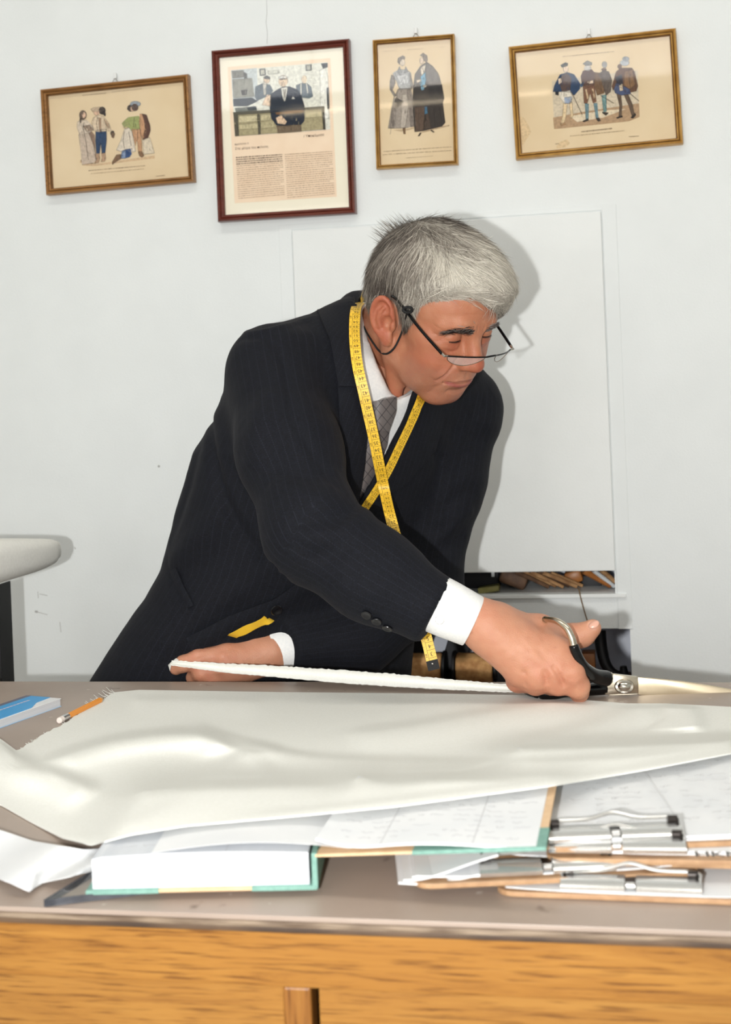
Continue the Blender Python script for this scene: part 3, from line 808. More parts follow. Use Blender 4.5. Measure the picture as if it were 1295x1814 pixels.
# ------------------------------------------------------------------ hands, body mesh, shirt, tie and jacket details
def RHpts():
    return dict(
        wrist=P(846, 1101, 1.688),
        index=[P(988, 1160, 1.674), P(1012, 1192, 1.660), P(1023, 1215, 1.668), P(1026, 1227, 1.680)],
        middle=[P(986, 1190, 1.664), P(988, 1209, 1.668), P(978, 1211, 1.692), P(962, 1206, 1.702)],
        ring=[P(950, 1198, 1.668), P(948, 1210, 1.680), P(945, 1210, 1.702), P(935, 1204, 1.710)],
        pinky=[P(917, 1189, 1.678), P(915, 1206, 1.692), P(918, 1210, 1.710), P(918, 1204, 1.718)],
        thumb=[P(893, 1106, 1.702), P(955, 1122, 1.716), P(1006, 1129, 1.716), P(1032, 1125, 1.714), P(1050, 1112, 1.711)])
RH = RHpts()
def rhand_sdf(X):
    X = X.astype(np.float32)
    w = RH['wrist']; fa = P(700, 1040, 1.70)
    d = cone(X, fa, w, .0255, .0250)
    d = smin(d, cone(X, P(826, 1083, 1.69), P(862, 1100, 1.69), .021, .022), .02)
    for k, r0, r1 in (('index', .0220, .0185), ('middle', .0210, .0175), ('ring', .0205, .0165), ('pinky', .0200, .0150)):
        d = smin(d, cone(X, w + (RH[k][0] - w) * .20, RH[k][0], r0, r1), .020)
    d = smin(d, chain(X, RH['thumb'], [.0220, .0200, .0145, .0128, .0108], .012), .022)
    d = smin(d, cone(X, RH['thumb'][1], RH['index'][0], .0165, .0150), .02)
    for k, rs in (('index', [.0175, .0158, .0146, .0128]), ('middle', [.0165, .0150, .0135, .012]), ('ring', [.0158, .0142, .013, .0115]), ('pinky', [.0142, .0125, .0115, .0105])):
        f = chain(X, RH[k], rs, .006)
        d = smin(d, f, .009)
    # knuckles, tendons, creases
    for c, h in ((RH['index'][0], .002), (RH['middle'][0], .0026), (RH['ring'][0], .0022), (RH['pinky'][0], .0018)):
        c = c + (CAM - c) / np.linalg.norm(CAM - c) * .015
        d = bump3(X, d, c, .009, h)
    def onb(pts): return [P(a, b, c) for a, b, c in pts]
    for k in ('index', 'middle', 'ring'):
        a = w + (RH[k][0] - w) * .45; b = w + (RH[k][0] - w) * .9; o = (CAM - a) / np.linalg.norm(CAM - a) * .02
        d = groove(X, d, [a + o, b + o], .0045, -.0012)
    d = groove(X, d, onb([(978, 1178, 1.648), (990, 1196, 1.646), (1001, 1218, 1.652)]), .0040, .0042)
    for k in range(4): d = groove(X, d, onb([(1000 + k * 3, 1180 + k * 6, 1.643), (1014 + k * 4, 1178 + k * 6, 1.642), (1028 + k * 3, 1172 + k * 6, 1.645)]), .0016, .0007)
    for k in range(5): d = groove(X, d, onb([(868 + k * 7, 1088 + k * 3, 1.664), (880 + k * 6, 1110 + k * 4, 1.658), (884 + k * 5, 1140 + k * 3, 1.660)]), .0022, .0005)
    d = groove(X, d, onb([(905, 1105, 1.665), (935, 1140, 1.655), (960, 1172, 1.648)]), .0026, -.0011)
    d = groove(X, d, onb([(930, 1110, 1.67), (955, 1135, 1.66), (968, 1160, 1.65)]), .0022, -.0009)
    d += .00035 * fbm(X, 210, 18, 2)
    d = groove(X, d, onb([(922, 1187, 1.655), (935, 1192, 1.653)]), .0035, .0018)
    d = groove(X, d, onb([(1004, 1197, 1.645), (1018, 1203, 1.643), (1033, 1197, 1.645)]), .0025, .0010)
    d = groove(X, d, onb([(966, 1185, 1.648), (968, 1215, 1.65)]), .0045, .0024)
    d = groove(X, d, onb([(932, 1190, 1.655), (932, 1216, 1.66)]), .0040, .0020)
    d = groove(X, d, onb([(1022, 1118, 1.70), (1025, 1128, 1.70), (1024, 1138, 1.70)]), .0018, .0010)
    d = groove(X, d, onb([(1017, 1117, 1.70), (1019, 1128, 1.70), (1018, 1140, 1.70)]), .0016, .0008)
    d = groove(X, d, onb([(862, 1095, 1.66), (868, 1130, 1.66)]), .006, .0012)
    d += .00018 * fbm(X, 600, 8, 2)
    # thumb nail
    nl = P(1051, 1107, 1.701); d = bump3(X, d, nl, .0055, -.0008)
    return d
LH = dict(wrist=P(486, 1151, 1.965),
          index=[P(402, 1158, 1.935), P(352, 1166, 1.925), P(325, 1176, 1.925), P(312, 1184, 1.930)],
          middle=[P(402, 1178, 1.932), P(358, 1191, 1.925), P(345, 1198, 1.945), P(370, 1204, 1.965)],
          ring=[P(410, 1190, 1.940), P(374, 1203, 1.930), P(362, 1208, 1.955), P(385, 1212, 1.970)],
          pinky=[P(420, 1198, 1.955), P(392, 1210, 1.945), P(384, 1214, 1.965), P(400, 1216, 1.975)],
          thumb=[P(448, 1142, 1.955), P(402, 1144, 1.960), P(352, 1158, 1.955), P(318, 1172, 1.945)])
def lhand_sdf(X):
    X = X.astype(np.float32)
    w = LH['wrist']
    d = cone(X, P(640, 1128, 2.01), w, .036, .0285)
    for k, r0, r1 in (('index', .0230, .0165), ('middle', .0220, .0165), ('ring', .0220, .0155), ('pinky', .0200, .0145)):
        d = smin(d, cone(X, w + (LH[k][0] - w) * .15, LH[k][0], r0, r1), .018)
    d = smin(d, chain(X, LH['thumb'], [.0190, .0160, .0128, .0095], .010), .010)
    for k, rs in (('index', [.0150, .0128, .0115, .0095]), ('middle', [.0150, .0132, .0122, .011]), ('ring', [.0145, .0125, .0115, .0105]), ('pinky', [.0135, .0115, .011, .010])):
        d = smin(d, chain(X, LH[k], rs, .005), .007)
    d = groove(X, d, [P(430, 1140, 1.925), P(400, 1150, 1.915), P(365, 1158, 1.912), P(335, 1168, 1.915)], .0030, .0030)
    d = groove(X, d, [P(400, 1170, 1.912), P(360, 1182, 1.905), P(335, 1192, 1.905)], .0028, .0018)
    for c in (P(392, 1164, 1.915), P(388, 1190, 1.912)): d = bump3(X, d, c, .008, .0022)
    d = groove(X, d, [P(458, 1128, 1.94), P(462, 1160, 1.935), P(460, 1190, 1.94)], .004, .0008)
    d += .00018 * fbm(X, 600, 9, 2)
    return d
def neck_sdf(X):                              # in head space
    b = w2h(NB); m = (np.array((0, -.022, -.035)) + b) / 2 + np.array((-.0, .012, 0))
    d = chain(X, [(0, -.022, -.030), m, b], [.055, .054, .050], .03)
    # sternomastoid and folds under the jaw
    d = smin(d, cone(X, (-.050, -.018, -.045), w2h(P(700, 712, 1.975)), .014, .012), .02)
    return d
def bbox(pts, m): pts = np.array(pts); return pts.min(0) - m, pts.max(0) + m
HV, HQ = sdf_mesh(lambda X: head_sdf(X, neck_sdf), (-.10, -.17, -.20), (.10, .14, .14), .0016); HV = relax(HV, HQ, 3); HVl = HV.copy()
HV = h2w(HV)
lo, hi = bbox([P(770, 1020, 1.70), P(760, 1090, 1.70), P(1062, 1243, 1.64), P(1062, 1095, 1.73), P(900, 1200, 1.74)], .022)
RV, RQ = sdf_mesh(rhand_sdf, lo, hi, .0016); RV = relax(RV, RQ, 2)
lo, hi = bbox([P(300, 1215, 1.90), P(300, 1150, 2.0), P(540, 1120, 2.0), P(540, 1180, 1.93)], .025)
LV, LQ = sdf_mesh(lhand_sdf, lo, hi, .0017); LV = relax(LV, LQ, 2)
# hidden core: trunk, arms, legs under the clothes
HIPL, HIPR = P(330, 1330, 2.20), P(470, 1330, 2.22)
FT = [np.array([HIPL[0] - .02, 2.16, .05]), np.array([HIPR[0] + .06, 2.22, .05])]
def core_sdf(X):
    X = X.astype(np.float32)
    d = smin(torso_sdf(X, -.045), yoke_sdf(X, -.048), .03)
    d = smin(d, arm_sdf(X, RA, RAr, -.018), .02); d = smin(d, arm_sdf(X, LA, LAr, -.018), .02)
    for h, f in zip((HIPL, HIPR), FT):
        d = smin(d, chain(X, [h, (h + f) / 2 + np.array([0, -.02, 0]), f], [.085, .055, .035]), .04)
        d = smin(d, cone(X, f, f + np.array([.05, -.15, -.01]), .034, .028), .02)
    return d
CV, CQ = sdf_mesh(core_sdf, (-.75, 1.55, .0), (.35, 2.45, 1.45), .012)
# skin colour
def skin_cols(V, kind):
    n = len(V); base = np.array(lin((182, 120, 90) if kind == 'head' else (192, 136, 108))[:3]); red = np.array(lin((166, 78, 58) if kind == 'head' else (178, 96, 74))[:3]); pale = np.array(lin((204, 150, 122))[:3])
    w = np.zeros(n); lip = np.zeros(n); pl = np.zeros(n); dark = np.zeros(n)
    X = V.astype(np.float32)
    if kind == 'head':
        g = lambda c, r: np.exp(-(((V - np.array(c)) / r) ** 2).sum(1))
        w += .75 * g((0, .118, -.02), .018) + .40 * g((-.045, .065, -.02), .028) + .40 * g((.045, .065, -.02), .028)
        w += .48 * np.clip((np.abs(V[:, 0]) - .074) / .006, 0, 1) + .25 * g((0, .08, -.095), .03)
        w += .35 * g((-.033, .085, .004), .012) + .35 * g((.033, .085, .004), .012) + .45 * (np.clip(-(V[:, 2] + .10) / .03, 0, 1))
        S = np.stack([np.abs(X[:, 0]), np.zeros(n, np.float32), X[:, 2]], 1)
        dl, _ = polyd(S, [(-.01, 0, -.0640), (0, 0, -.0640), (.0110, 0, -.0625), (.0240, 0, -.0597)])
        du, _ = polyd(S, [(-.01, 0, -.0540), (0, 0, -.0545), (.0100, 0, -.0540), (.0240, 0, -.0583)])
        fr = np.clip((V[:, 1] + .20 * np.maximum(0, -.028 - V[:, 2]) - .078) / .004, 0, 1)
        lip = np.clip(1.25 - dl / .0040, 0, 1) * fr; lip = np.maximum(lip, np.clip(1.2 - du / .0024, 0, 1) * fr * .8)
        # beard shadow
        bs = np.clip((-.030 - V[:, 2]) / .012, 0, 1) * np.clip((V[:, 1] - .02) / .03, 0, 1)
        dark = .28 * bs * (.7 + .3 * fbm(X, 1200, 4, 2))
    else:
        tips = [RH[k][i] for k in ('index', 'middle', 'ring', 'pinky') for i in (0, 1, 3)] if kind == 'r' else [LH[k][i] for k in ('index', 'middle', 'ring') for i in (0, 1)]
        for c in tips: w += .40 * np.exp(-(((V - c) / .016) ** 2).sum(1))
        if kind == 'r':
            for c, k in ((P(1051, 1104, 1.700), 1.0),): pl += k * np.clip(1.6 - np.sqrt((((V - c) / .0062) ** 2).sum(1)), 0, 1)
    w = w + .16 * fbm(X, 120, 2, 3) + .10 * fbm(X, 420, 12, 2)
    w = np.clip(w, -.2, 1)[:, None]
    c = base * (1 - w) + red * w
    c = np.where(w < 0, base + (pale - base) * (-w * 2), c)
    lc = np.array(lin((158, 76, 66))[:3]); c = c * (1 - lip[:, None]) + lc * lip[:, None]
    gc = np.array(lin((150, 118, 108))[:3]); dk = np.clip(dark, 0, 1)[:, None]; c = c * (1 - dk) + gc * dk
    c = c * (1 - np.clip(pl, 0, 1)[:, None]) + np.array(lin((214, 168, 148))[:3]) * np.clip(pl, 0, 1)[:, None]
    # age spots and freckles
    sp = np.clip((fbm(X, 260, 21, 2) - .95) * 2.5, 0, .35)[:, None]
    return np.clip(c * (1 - sp) + np.array(lin((158, 98, 72))[:3]) * sp, 0.01, 1)
def skin_material():
    m, nt, b = new_mat('skin')
    at = N(nt, 'ShaderNodeAttribute'); at.attribute_name = 'Col'
    L(nt, at.outputs['Color'], b.inputs['Base Color'])
    b.inputs['Roughness'].default_value = 0.48; b.inputs['Specular IOR Level'].default_value = 0.42
    b.inputs['Subsurface Weight'].default_value = 0.16; b.inputs['Subsurface Radius'].default_value = (1, .35, .18); b.inputs['Subsurface Scale'].default_value = 0.005
    tc = N(nt, 'ShaderNodeTexCoord'); no = N(nt, 'ShaderNodeTexNoise'); no.inputs['Scale'].default_value = 650; no.inputs['Detail'].default_value = 3
    L(nt, tc.outputs['Object'], no.inputs['Vector'])
    bp = N(nt, 'ShaderNodeBump'); bp.inputs['Strength'].default_value = 0.6; bp.inputs['Distance'].default_value = 0.0009
    L(nt, no.outputs['Fac'], bp.inputs['Height']); L(nt, bp.outputs['Normal'], b.inputs['Normal'])
    return m
M['skin'] = skin_material()
BASE = np.array([FT[0][0] + .05, 2.12, 0.0])
allV = np.concatenate([HV, RV, LV, CV]); o1, o2, o3 = len(HV), len(HV) + len(RV), len(HV) + len(RV) + len(LV)
allQ = np.concatenate([HQ, RQ + o1, LQ + o2, CQ + o3])
cols = np.concatenate([skin_cols(HVl, 'head'), skin_cols(RV, 'r'), skin_cols(LV, 'l'), np.tile(lin((210, 152, 124))[:3], (len(CV), 1))])
me = qmesh('person', allV - BASE, allQ); vcol(me, 'Col', cols)
PERSON = link('person', me, M['skin']); PERSON.location = BASE
tag(PERSON, 'grey-haired man in a navy pinstripe suit leaning over the counter to cut cloth', 'person')
def onperson(name, me, m, smooth=False): return link(name, me, m, PERSON, smooth, keep=True)
# eyes
M['eye'] = None
def eye_material():
    m, nt, b = new_mat('eye')
    at = N(nt, 'ShaderNodeAttribute'); at.attribute_name = 'Col'; L(nt, at.outputs['Color'], b.inputs['Base Color'])
    b.inputs['Roughness'].default_value = 0.08
    return m
M['eye'] = eye_material()
for s in (-1, 1):
    b = bmesh.new(); bmesh.ops.create_uvsphere(b, u_segments=32, v_segments=24, radius=.0124)
    me = bpy.data.meshes.new('eye'); b.to_mesh(me); b.free()
    V = np.array([v.co for v in me.vertices]); g = np.array([.10, .80, -.60]); g /= np.linalg.norm(g)
    a = (V @ g) / .0124
    c = np.tile(np.array([.62, .58, .54]), (len(V), 1)); c[a > .86] = (.10, .055, .03); c[a > .965] = (.004, .004, .004)
    W_ = h2w(V + np.array(EYE[s])); me.vertices.foreach_set('co', W_.astype(np.float32).ravel()); vcol(me, 'Col', c)
    onperson('eye', me, M['eye'], True)

# ---- jacket
JB = empty  # (name kept free)
me = qmesh('jacket', JV, JQ); u, v = stripe_coord(JV); vflt(me, 'su', u); vflt(me, 'sv', v)
JACKET = onperson('jacket', me, M['suit']); tag(JACKET, 'dark navy pinstripe suit jacket')
def plain_front(X):
    X = X.astype(np.float32)
    return smin(smin(torso_sdf(X), yoke_sdf(X), .05), arm_sdf(X, LA, LAr), .022)
def trace(f, pts, d0=1.6, d1=2.4, n=400):
    pts = np.array(pts, float); ds = np.linspace(d0, d1, n)
    rays = FW + ((pts[:, :1] - PPX) / FPX) * RT - ((pts[:, 1:2] - PPY) / FPX) * UP
    X = CAM + rays[:, None, :] * ds[None, :, None]
    F = f(X.reshape(-1, 3)).reshape(len(pts), n)
    neg = F < 0; k = np.argmax(neg, 1); hit = neg.any(1); k = np.clip(k, 1, n - 1)
    f0 = F[np.arange(len(pts)), k - 1]; f1 = F[np.arange(len(pts)), k]
    d = ds[k - 1] + (ds[1] - ds[0]) * np.clip(f0 / (f0 - f1 + 1e-9), 0, 1)
    d = np.where(hit, d, 2.0)
    return CAM + rays * d[:, None], d
def resample(poly, n):
    poly = np.array(poly, float); s = np.concatenate([[0], np.cumsum(np.linalg.norm(np.diff(poly, axis=0), axis=1))])
    t = np.linspace(0, s[-1], n)
    return np.stack([np.interp(t, s, poly[:, i]) for i in range(poly.shape[1])], 1)
def sheet(name, G, thick, m, parent, smooth=True, uv=None):
    """solid sheet from a grid of points (n,k,3); thickness goes away from the camera"""
    G = np.asarray(G, float); n, k = G.shape[:2]
    du = np.gradient(G, axis=0); dv = np.gradient(G, axis=1); nr = np.cross(du, dv); nr /= np.linalg.norm(nr, axis=2)[..., None] + 1e-12
    cent = G.reshape(-1, 3).mean(0)
    if (nr.reshape(-1, 3).mean(0) @ (CAM - cent)) < 0: nr = -nr
    T = G.reshape(-1, 3); Bk = (G - thick * nr).reshape(-1, 3); V = np.concatenate([T, Bk]); o = n * k
    F = []
    for i in range(n - 1):
        for j in range(k - 1):
            a, b, c, d = i * k + j, i * k + j + 1, (i + 1) * k + j + 1, (i + 1) * k + j
            F.append((a, b, c, d)); F.append((o + d, o + c, o + b, o + a))
    bd = [(i * k, (i + 1) * k) for i in range(n - 1)] + [((i + 1) * k + k - 1, i * k + k - 1) for i in range(n - 1)] + \
         [(j + 1, j) for j in range(k - 1)] + [((n - 1) * k + j, (n - 1) * k + j + 1) for j in range(k - 1)]
    for a, b in bd: F.append((a, b, o + b, o + a))
    me = qmesh(name, V, np.array(F), smooth)
    bm = bmesh.new(); bm.from_mesh(me); bmesh.ops.recalc_face_normals(bm, faces=bm.faces); bm.to_mesh(me); bm.free()
    if smooth: me.set_sharp_from_angle(angle=R(50))
    ob = link(name, me, m, parent, keep=True)
    return ob, V
def draped(name, edgeA, edgeB, n, k, f, off, thick, m, parent, bulge=0.0):
    A_, B_ = resample(edgeA, n), resample(edgeB, n)
    pts = np.array([[A_[i] * (1 - j / (k - 1)) + B_[i] * j / (k - 1) for j in range(k)] for i in range(n)])
    W3, d = trace(f, pts.reshape(-1, 2)); W3 = W3.reshape(n, k, 3)
    tocam = CAM - W3; tocam /= np.linalg.norm(tocam, axis=2)[..., None]
    bl = off + bulge * np.sin(np.linspace(0, 1, k) * np.pi)[None, :, None]
    return sheet(name, W3 + tocam * bl, thick, m, parent)
def suit_uv(o):
    me = o.data; V = np.array([v.co for v in me.vertices]); u, v = stripe_coord(V); vflt(me, 'su', u); vflt(me, 'sv', v)
o, _ = draped('lapel', [(590, 541), (596, 620), (599, 690), (603, 770), (609, 845), (630, 893)], [(630, 541), (634, 620), (641, 690), (651, 770), (646, 830), (636, 892)],
              34, 9, plain_front, .006, .004, M['suit'], JACKET, .004); suit_uv(o)
o, _ = draped('collar', [(562, 548), (585, 600), (600, 684)], [(632, 538), (632, 600), (641, 684)], 20, 9, plain_front, .011, .005, M['suit'], JACKET, .004); suit_uv(o)
o, _ = draped('lapel', [(752, 672), (790, 735), (772, 800), (716, 862), (640, 900)], [(738, 672), (722, 728), (698, 785), (666, 842), (636, 893)],
              34, 9, plain_front, .006, .004, M['suit'], JACKET, .004); suit_uv(o)
ci = [P(640, 640, 1.955), P(634, 600, 1.985), P(631, 562, 2.02), P(634, 534, 2.06), P(650, 520, 2.10), P(690, 524, 2.15), P(735, 560, 2.16), P(768, 620, 2.12)]
co = [P(600, 640, 1.955), P(594, 600, 1.985), P(588, 562, 2.035), P(594, 541, 2.085), P(612, 532, 2.14), P(680, 540, 2.20), P(750, 580, 2.20), P(800, 640, 2.15)]
ci, co = smoothpath(ci, 6), smoothpath(co, 6)
o, _ = sheet('collar', np.array([[a * (1 - s) + b * s + UP * .010 * math.sin(math.pi * s) + (CAM - a) / 2.0 * .010 * math.sin(math.pi * s) for s in np.linspace(0, 1, 7)] for a, b in zip(ci, co)]), .005, M['suit'], JACKET); suit_uv(o)
# front edge of the right forepart with the button, welt pocket
o, _ = draped('front_edge', [(632, 888), (600, 960), (545, 1020), (487, 1062), (410, 1090), (330, 1130)], [(640, 896), (618, 985), (562, 1043), (490, 1090), (415, 1119), (340, 1160)],
              30, 5, lambda X: torso_sdf(X.astype(np.float32)), .005, .004, M['suit'], JACKET, .002); suit_uv(o)
o, _ = draped('pocket_welt', [(300, 1012), (312, 1040), (332, 1078)], [(311, 1006), (323, 1034), (343, 1072)], 14, 4, lambda X: torso_sdf(X.astype(np.float32)), .004, .003, M['suit'], JACKET, .002); suit_uv(o)
M['button'] = mat('black_button', (16, 16, 20), rough=0.25)
def disc_on(px, py, r, f, m, parent, name='button', off=.002, bv=None):
    if bv is not None:
        h = bv.ray_cast(Vector(CAM), Vector(P(px, py, 1.0) - CAM).normalized()); p, nr = np.array(h[0]), np.array(h[1])
    else:
        W3, d = trace(f, [(px, py), (px + 4, py), (px, py + 4)]); p = W3[0]; nr = np.cross(W3[1] - p, W3[2] - p); nr /= np.linalg.norm(nr)
    if nr @ (CAM - p) < 0: nr = -nr
    Mx = Matrix.Translation(p) @ Vector(nr).to_track_quat('Z', 'X').to_matrix().to_4x4()
    return MB().lathe([(.0001, off + .0014), (r * .45, off + .0012), (r * .62, off + .002), (r * .92, off + .0022), (r, off + .0012), (r * .9, off - .001), (.0001, off - .001)], 20, Mx).build(name, m, parent, smooth=True)
disc_on(487, 1074, .0085, lambda X: torso_sdf(X.astype(np.float32)), M['button'], JACKET, off=.010)
for px, py in ((650, 1087), (668, 1098), (687, 1110)):
    disc_on(px, py, .0068, None, M['button'], JACKET, bv=jb)

# ---- shirt
M['shirt'] = mat('white_shirt_cotton', (236, 236, 234), (228, 229, 229), 0.8, scale=300, bump=0.15, bscale=500, bdist=0.0005)
def shirt_sdf(X):
    X = X.astype(np.float32)
    d = smin(torso_sdf(X, -.013), yoke_sdf(X, -.016), .03)
    x, y, z = camxyz(X)
    d = smax(d, -(y - (-(930 - PPY) / FPX * 2.0)), .004)
    nk = cone(X, NB - .06 * UP, h2w((0, -.03, -.06)), .058, .054)
    px = PPX + FPX * x / z; py = PPY - FPX * y / z
    op = np.maximum(inpoly(px, py, NECKHOLE) / FPX * 2.0, z - 2.14)
    return smax(smax(d, -nk, .004), -op, .003)
SV, SQ = sdf_mesh(shirt_sdf, P(440, 950, 1.8) - [.1, .0, 0], P(860, 520, 2.25) + [.05, .1, .03], .008)
SHIRT = onperson('shirt', qmesh('shirt', SV, SQ), M['shirt']); tag(SHIRT, 'white shirt')
# collar: stand and turned-down leaves round the neck
top = [P(704, 705, 1.945), P(686, 690, 1.938), P(668, 655, 1.940), P(654, 615, 1.958), P(645, 575, 1.99), P(643, 548, 2.03), P(668, 535, 2.08), P(715, 560, 2.11), P(748, 610, 2.09), P(748, 660, 2.045), P(728, 692, 1.985), P(706, 705, 1.948)]
bot = [P(662, 716, 1.915), P(648, 708, 1.918), P(640, 670, 1.928), P(634, 625, 1.945), P(628, 580, 1.98), P(628, 550, 2.035), P(660, 548, 2.10), P(718, 580, 2.125), P(765, 640, 2.105), P(765, 690, 2.05), P(712, 755, 1.965), P(690, 778, 1.945)]
tp, bt = smoothpath(top, 6), smoothpath(bot, 6)
G = []
for j in range(7):
    s = j / 6
    G.append([a * (1 - s) + b * s + UP * .006 * math.sin(math.pi * s) + (CAM - a) / np.linalg.norm(CAM - a) * .004 * math.sin(math.pi * s) for a, b in zip(tp, bt)])
sheet('collar', np.array(G).transpose(1, 0, 2), .002, M['shirt'], SHIRT)
def cuff(name, a, b, ra, rb, flat, upv):
    """a band round the wrist with real thickness"""
    a, b = np.array(a), np.array(b); t = (b - a) / np.linalg.norm(b - a)
    u = np.array(upv, float); u -= t * (u @ t); u /= np.linalg.norm(u); w = np.cross(t, u)
    def ring(c, r): return [c + r * (math.cos(q) * u + flat * math.sin(q) * w) for q in np.linspace(0, 2 * math.pi, 49)[:-1]]
    m = MB(); m.loft([ring(a, ra - .002), ring(a, ra), ring(a + (b - a) * .5, (ra + rb) / 2 + .0006), ring(b - t * .001, rb), ring(b, rb - .001), ring(b, rb - .0022), ring(a, ra - .0022)], cap=False)
    return m.build(name, M['shirt'], SHIRT, smooth=True)
cuff('cuff', P(752, 1060, 1.693), P(839, 1101, 1.688), .0375, .0330, .95, UP)
# thumb nail
nc = P(1052, 1106, 1.6995); nx = P(1060, 1101, 1.7005) - P(1040, 1113, 1.6995); nx /= np.linalg.norm(nx); nz = (CAM - nc) / np.linalg.norm(CAM - nc) * .75 + UP * .5; nz -= nx * (nz @ nx); nz /= np.linalg.norm(nz); ny = np.cross(nz, nx)
M['nail'] = mat('finger_nail', (206, 158, 138), rough=0.3)
bm_ = bmesh.new(); bmesh.ops.create_uvsphere(bm_, u_segments=20, v_segments=12, radius=1.0)
nm = bpy.data.meshes.new('thumb_nail'); bm_.to_mesh(nm); bm_.free()
nv_ = np.array([v.co for v in nm.vertices]); nv_ = nc + nv_[:, :1] * nx * .0072 + nv_[:, 1:2] * ny * .0052 + nv_[:, 2:] * nz * .0016 - (nv_[:, 1:2] ** 2) * nz * .0012
nm.vertices.foreach_set('co', nv_.astype(np.float32).ravel()); onperson('thumb_nail', nm, M['nail'], True)
cuff('cuff', P(540, 1144, 1.972), P(476, 1149, 1.962), .0345, .0322, .9, UP)
M['pearl'] = mat('pearl_button', (222, 220, 212), rough=0.2)
pr = P(778, 1098, 1.652)
Mx = Matrix.Translation(P(779, 1098, 1.6575)) @ Vector(CAM - pr).to_track_quat('Z', 'X').to_matrix().to_4x4()
MB().lathe([(.0001, .0016), (.002, .0013), (.0035, .002), (.0052, .0018), (.0056, .0008), (.005, -.002), (.0001, -.002)], 18, Mx).build('cuff_button', M['pearl'], SHIRT, smooth=True)
# ---- tie
def tie_material():
    m, nt, b = new_mat('grey_silk_tie')
    a1 = N(nt, 'ShaderNodeAttribute'); a1.attribute_name = 'su'; a2 = N(nt, 'ShaderNodeAttribute'); a2.attribute_name = 'sv'
    outs = []
    for at, sc in ((a1, 1 / .012), (a2, 1 / .012)):
        mu = N(nt, 'ShaderNodeMath', operation='MULTIPLY'); mu.inputs[1].default_value = sc; L(nt, at.outputs['Fac'], mu.inputs[0])
        fr = N(nt, 'ShaderNodeMath', operation='FRACT'); L(nt, mu.outputs[0], fr.inputs[0])
        lt = N(nt, 'ShaderNodeMath', operation='LESS_THAN'); lt.inputs[1].default_value = .08; L(nt, fr.outputs[0], lt.inputs[0]); outs.append(lt)
    mxm = N(nt, 'ShaderNodeMath', operation='MAXIMUM'); L(nt, outs[0].outputs[0], mxm.inputs[0]); L(nt, outs[1].outputs[0], mxm.inputs[1])
    mx = N(nt, 'ShaderNodeMix', data_type='RGBA'); mx.inputs[6].default_value = lin((100, 93, 92)); mx.inputs[7].default_value = lin((34, 32, 36))
    L(nt, mxm.outputs[0], mx.inputs[0]); L(nt, mx.outputs[2], b.inputs['Base Color'])
    b.inputs['Roughness'].default_value = 0.5; b.inputs['Sheen Weight'].default_value = .2
    return m
M['tie'] = tie_material()
shf = lambda X: smin(torso_sdf(X.astype(np.float32), -.013), yoke_sdf(X.astype(np.float32), -.016), .03)
TIE = empty('necktie', tuple(P(690, 720, 1.95))); TIE.parent = PERSON; TIE.matrix_parent_inverse = parent_mw(PERSON).inverted()
def tie_uv(o):
    V = np.array([v.co for v in o.data.vertices]); x, y, z = camxyz(V.astype(np.float32)); a = R(38)
    vflt(o.data, 'su', x * math.cos(a) - y * math.sin(a) + 5); vflt(o.data, 'sv', x * math.sin(a) + y * math.cos(a) + .3 * x + 5)
o, _ = draped('blade', [(656, 752), (648, 800), (638, 850), (628, 890)], [(692, 752), (686, 790), (668, 835), (640, 892)], 26, 9, shf, .008, .004, M['tie'], TIE, .005); tie_uv(o)
o, _ = draped('knot', [(660, 711), (658, 735), (660, 762)], [(703, 703), (702, 730), (690, 764)], 16, 12, shf, .013, .008, M['tie'], TIE, .010); tie_uv(o)
# ---- trousers and shoes (behind the counter)
M['trouser'] = mat('navy_trousers', (26, 28, 36), rough=0.85)
def trouser_sdf(X):
    X = X.astype(np.float32); d = None
    for h, f in zip((HIPL, HIPR), FT):
        e = chain(X, [h, (h + f) / 2 + np.array([0, -.02, 0]), f + np.array([0, 0, .0])], [.105, .085, .075], .04); d = e if d is None else smin(d, e, .05)
    d = smin(d, torso_sdf(X, -.02), .05)
    x, y, z = camxyz(X); d = np.maximum(d, y - (-(1180 - PPY) / FPX * 2.15))
    return np.maximum(d, .06 - X[:, 2])
TV, TQ = sdf_mesh(trouser_sdf, (-.75, 1.82, .03), (.25, 2.45, 1.0), .011)
tag(onperson('trousers', qmesh('trousers', TV, relax and TQ), M['trouser']), 'dark navy suit trousers')
M['shoe'] = mat('black_shoe_leather', (18, 16, 16), rough=0.25)
for f in FT:
    def shoe_sdf(X, f=f):
        X = X.astype(np.float32); tdir = np.array([.30, -.95, 0]); toe = np.array([f[0], f[1], .05]) + tdir * .17
        d = cone(X, (f[0], f[1], .055), toe - [0, 0, .012], .052, .038)
        d = smin(d, cone(X, (f[0], f[1], .05), (f[0], f[1], .11), .05, .048), .03)
        return np.maximum(d, .004 - X[:, 2])
    V, Q = sdf_mesh(shoe_sdf, f - [.12, .28, .06], f + [.20, .12, .12], .006)
    onperson('shoe', qmesh('shoe', V, Q), M['shoe'])
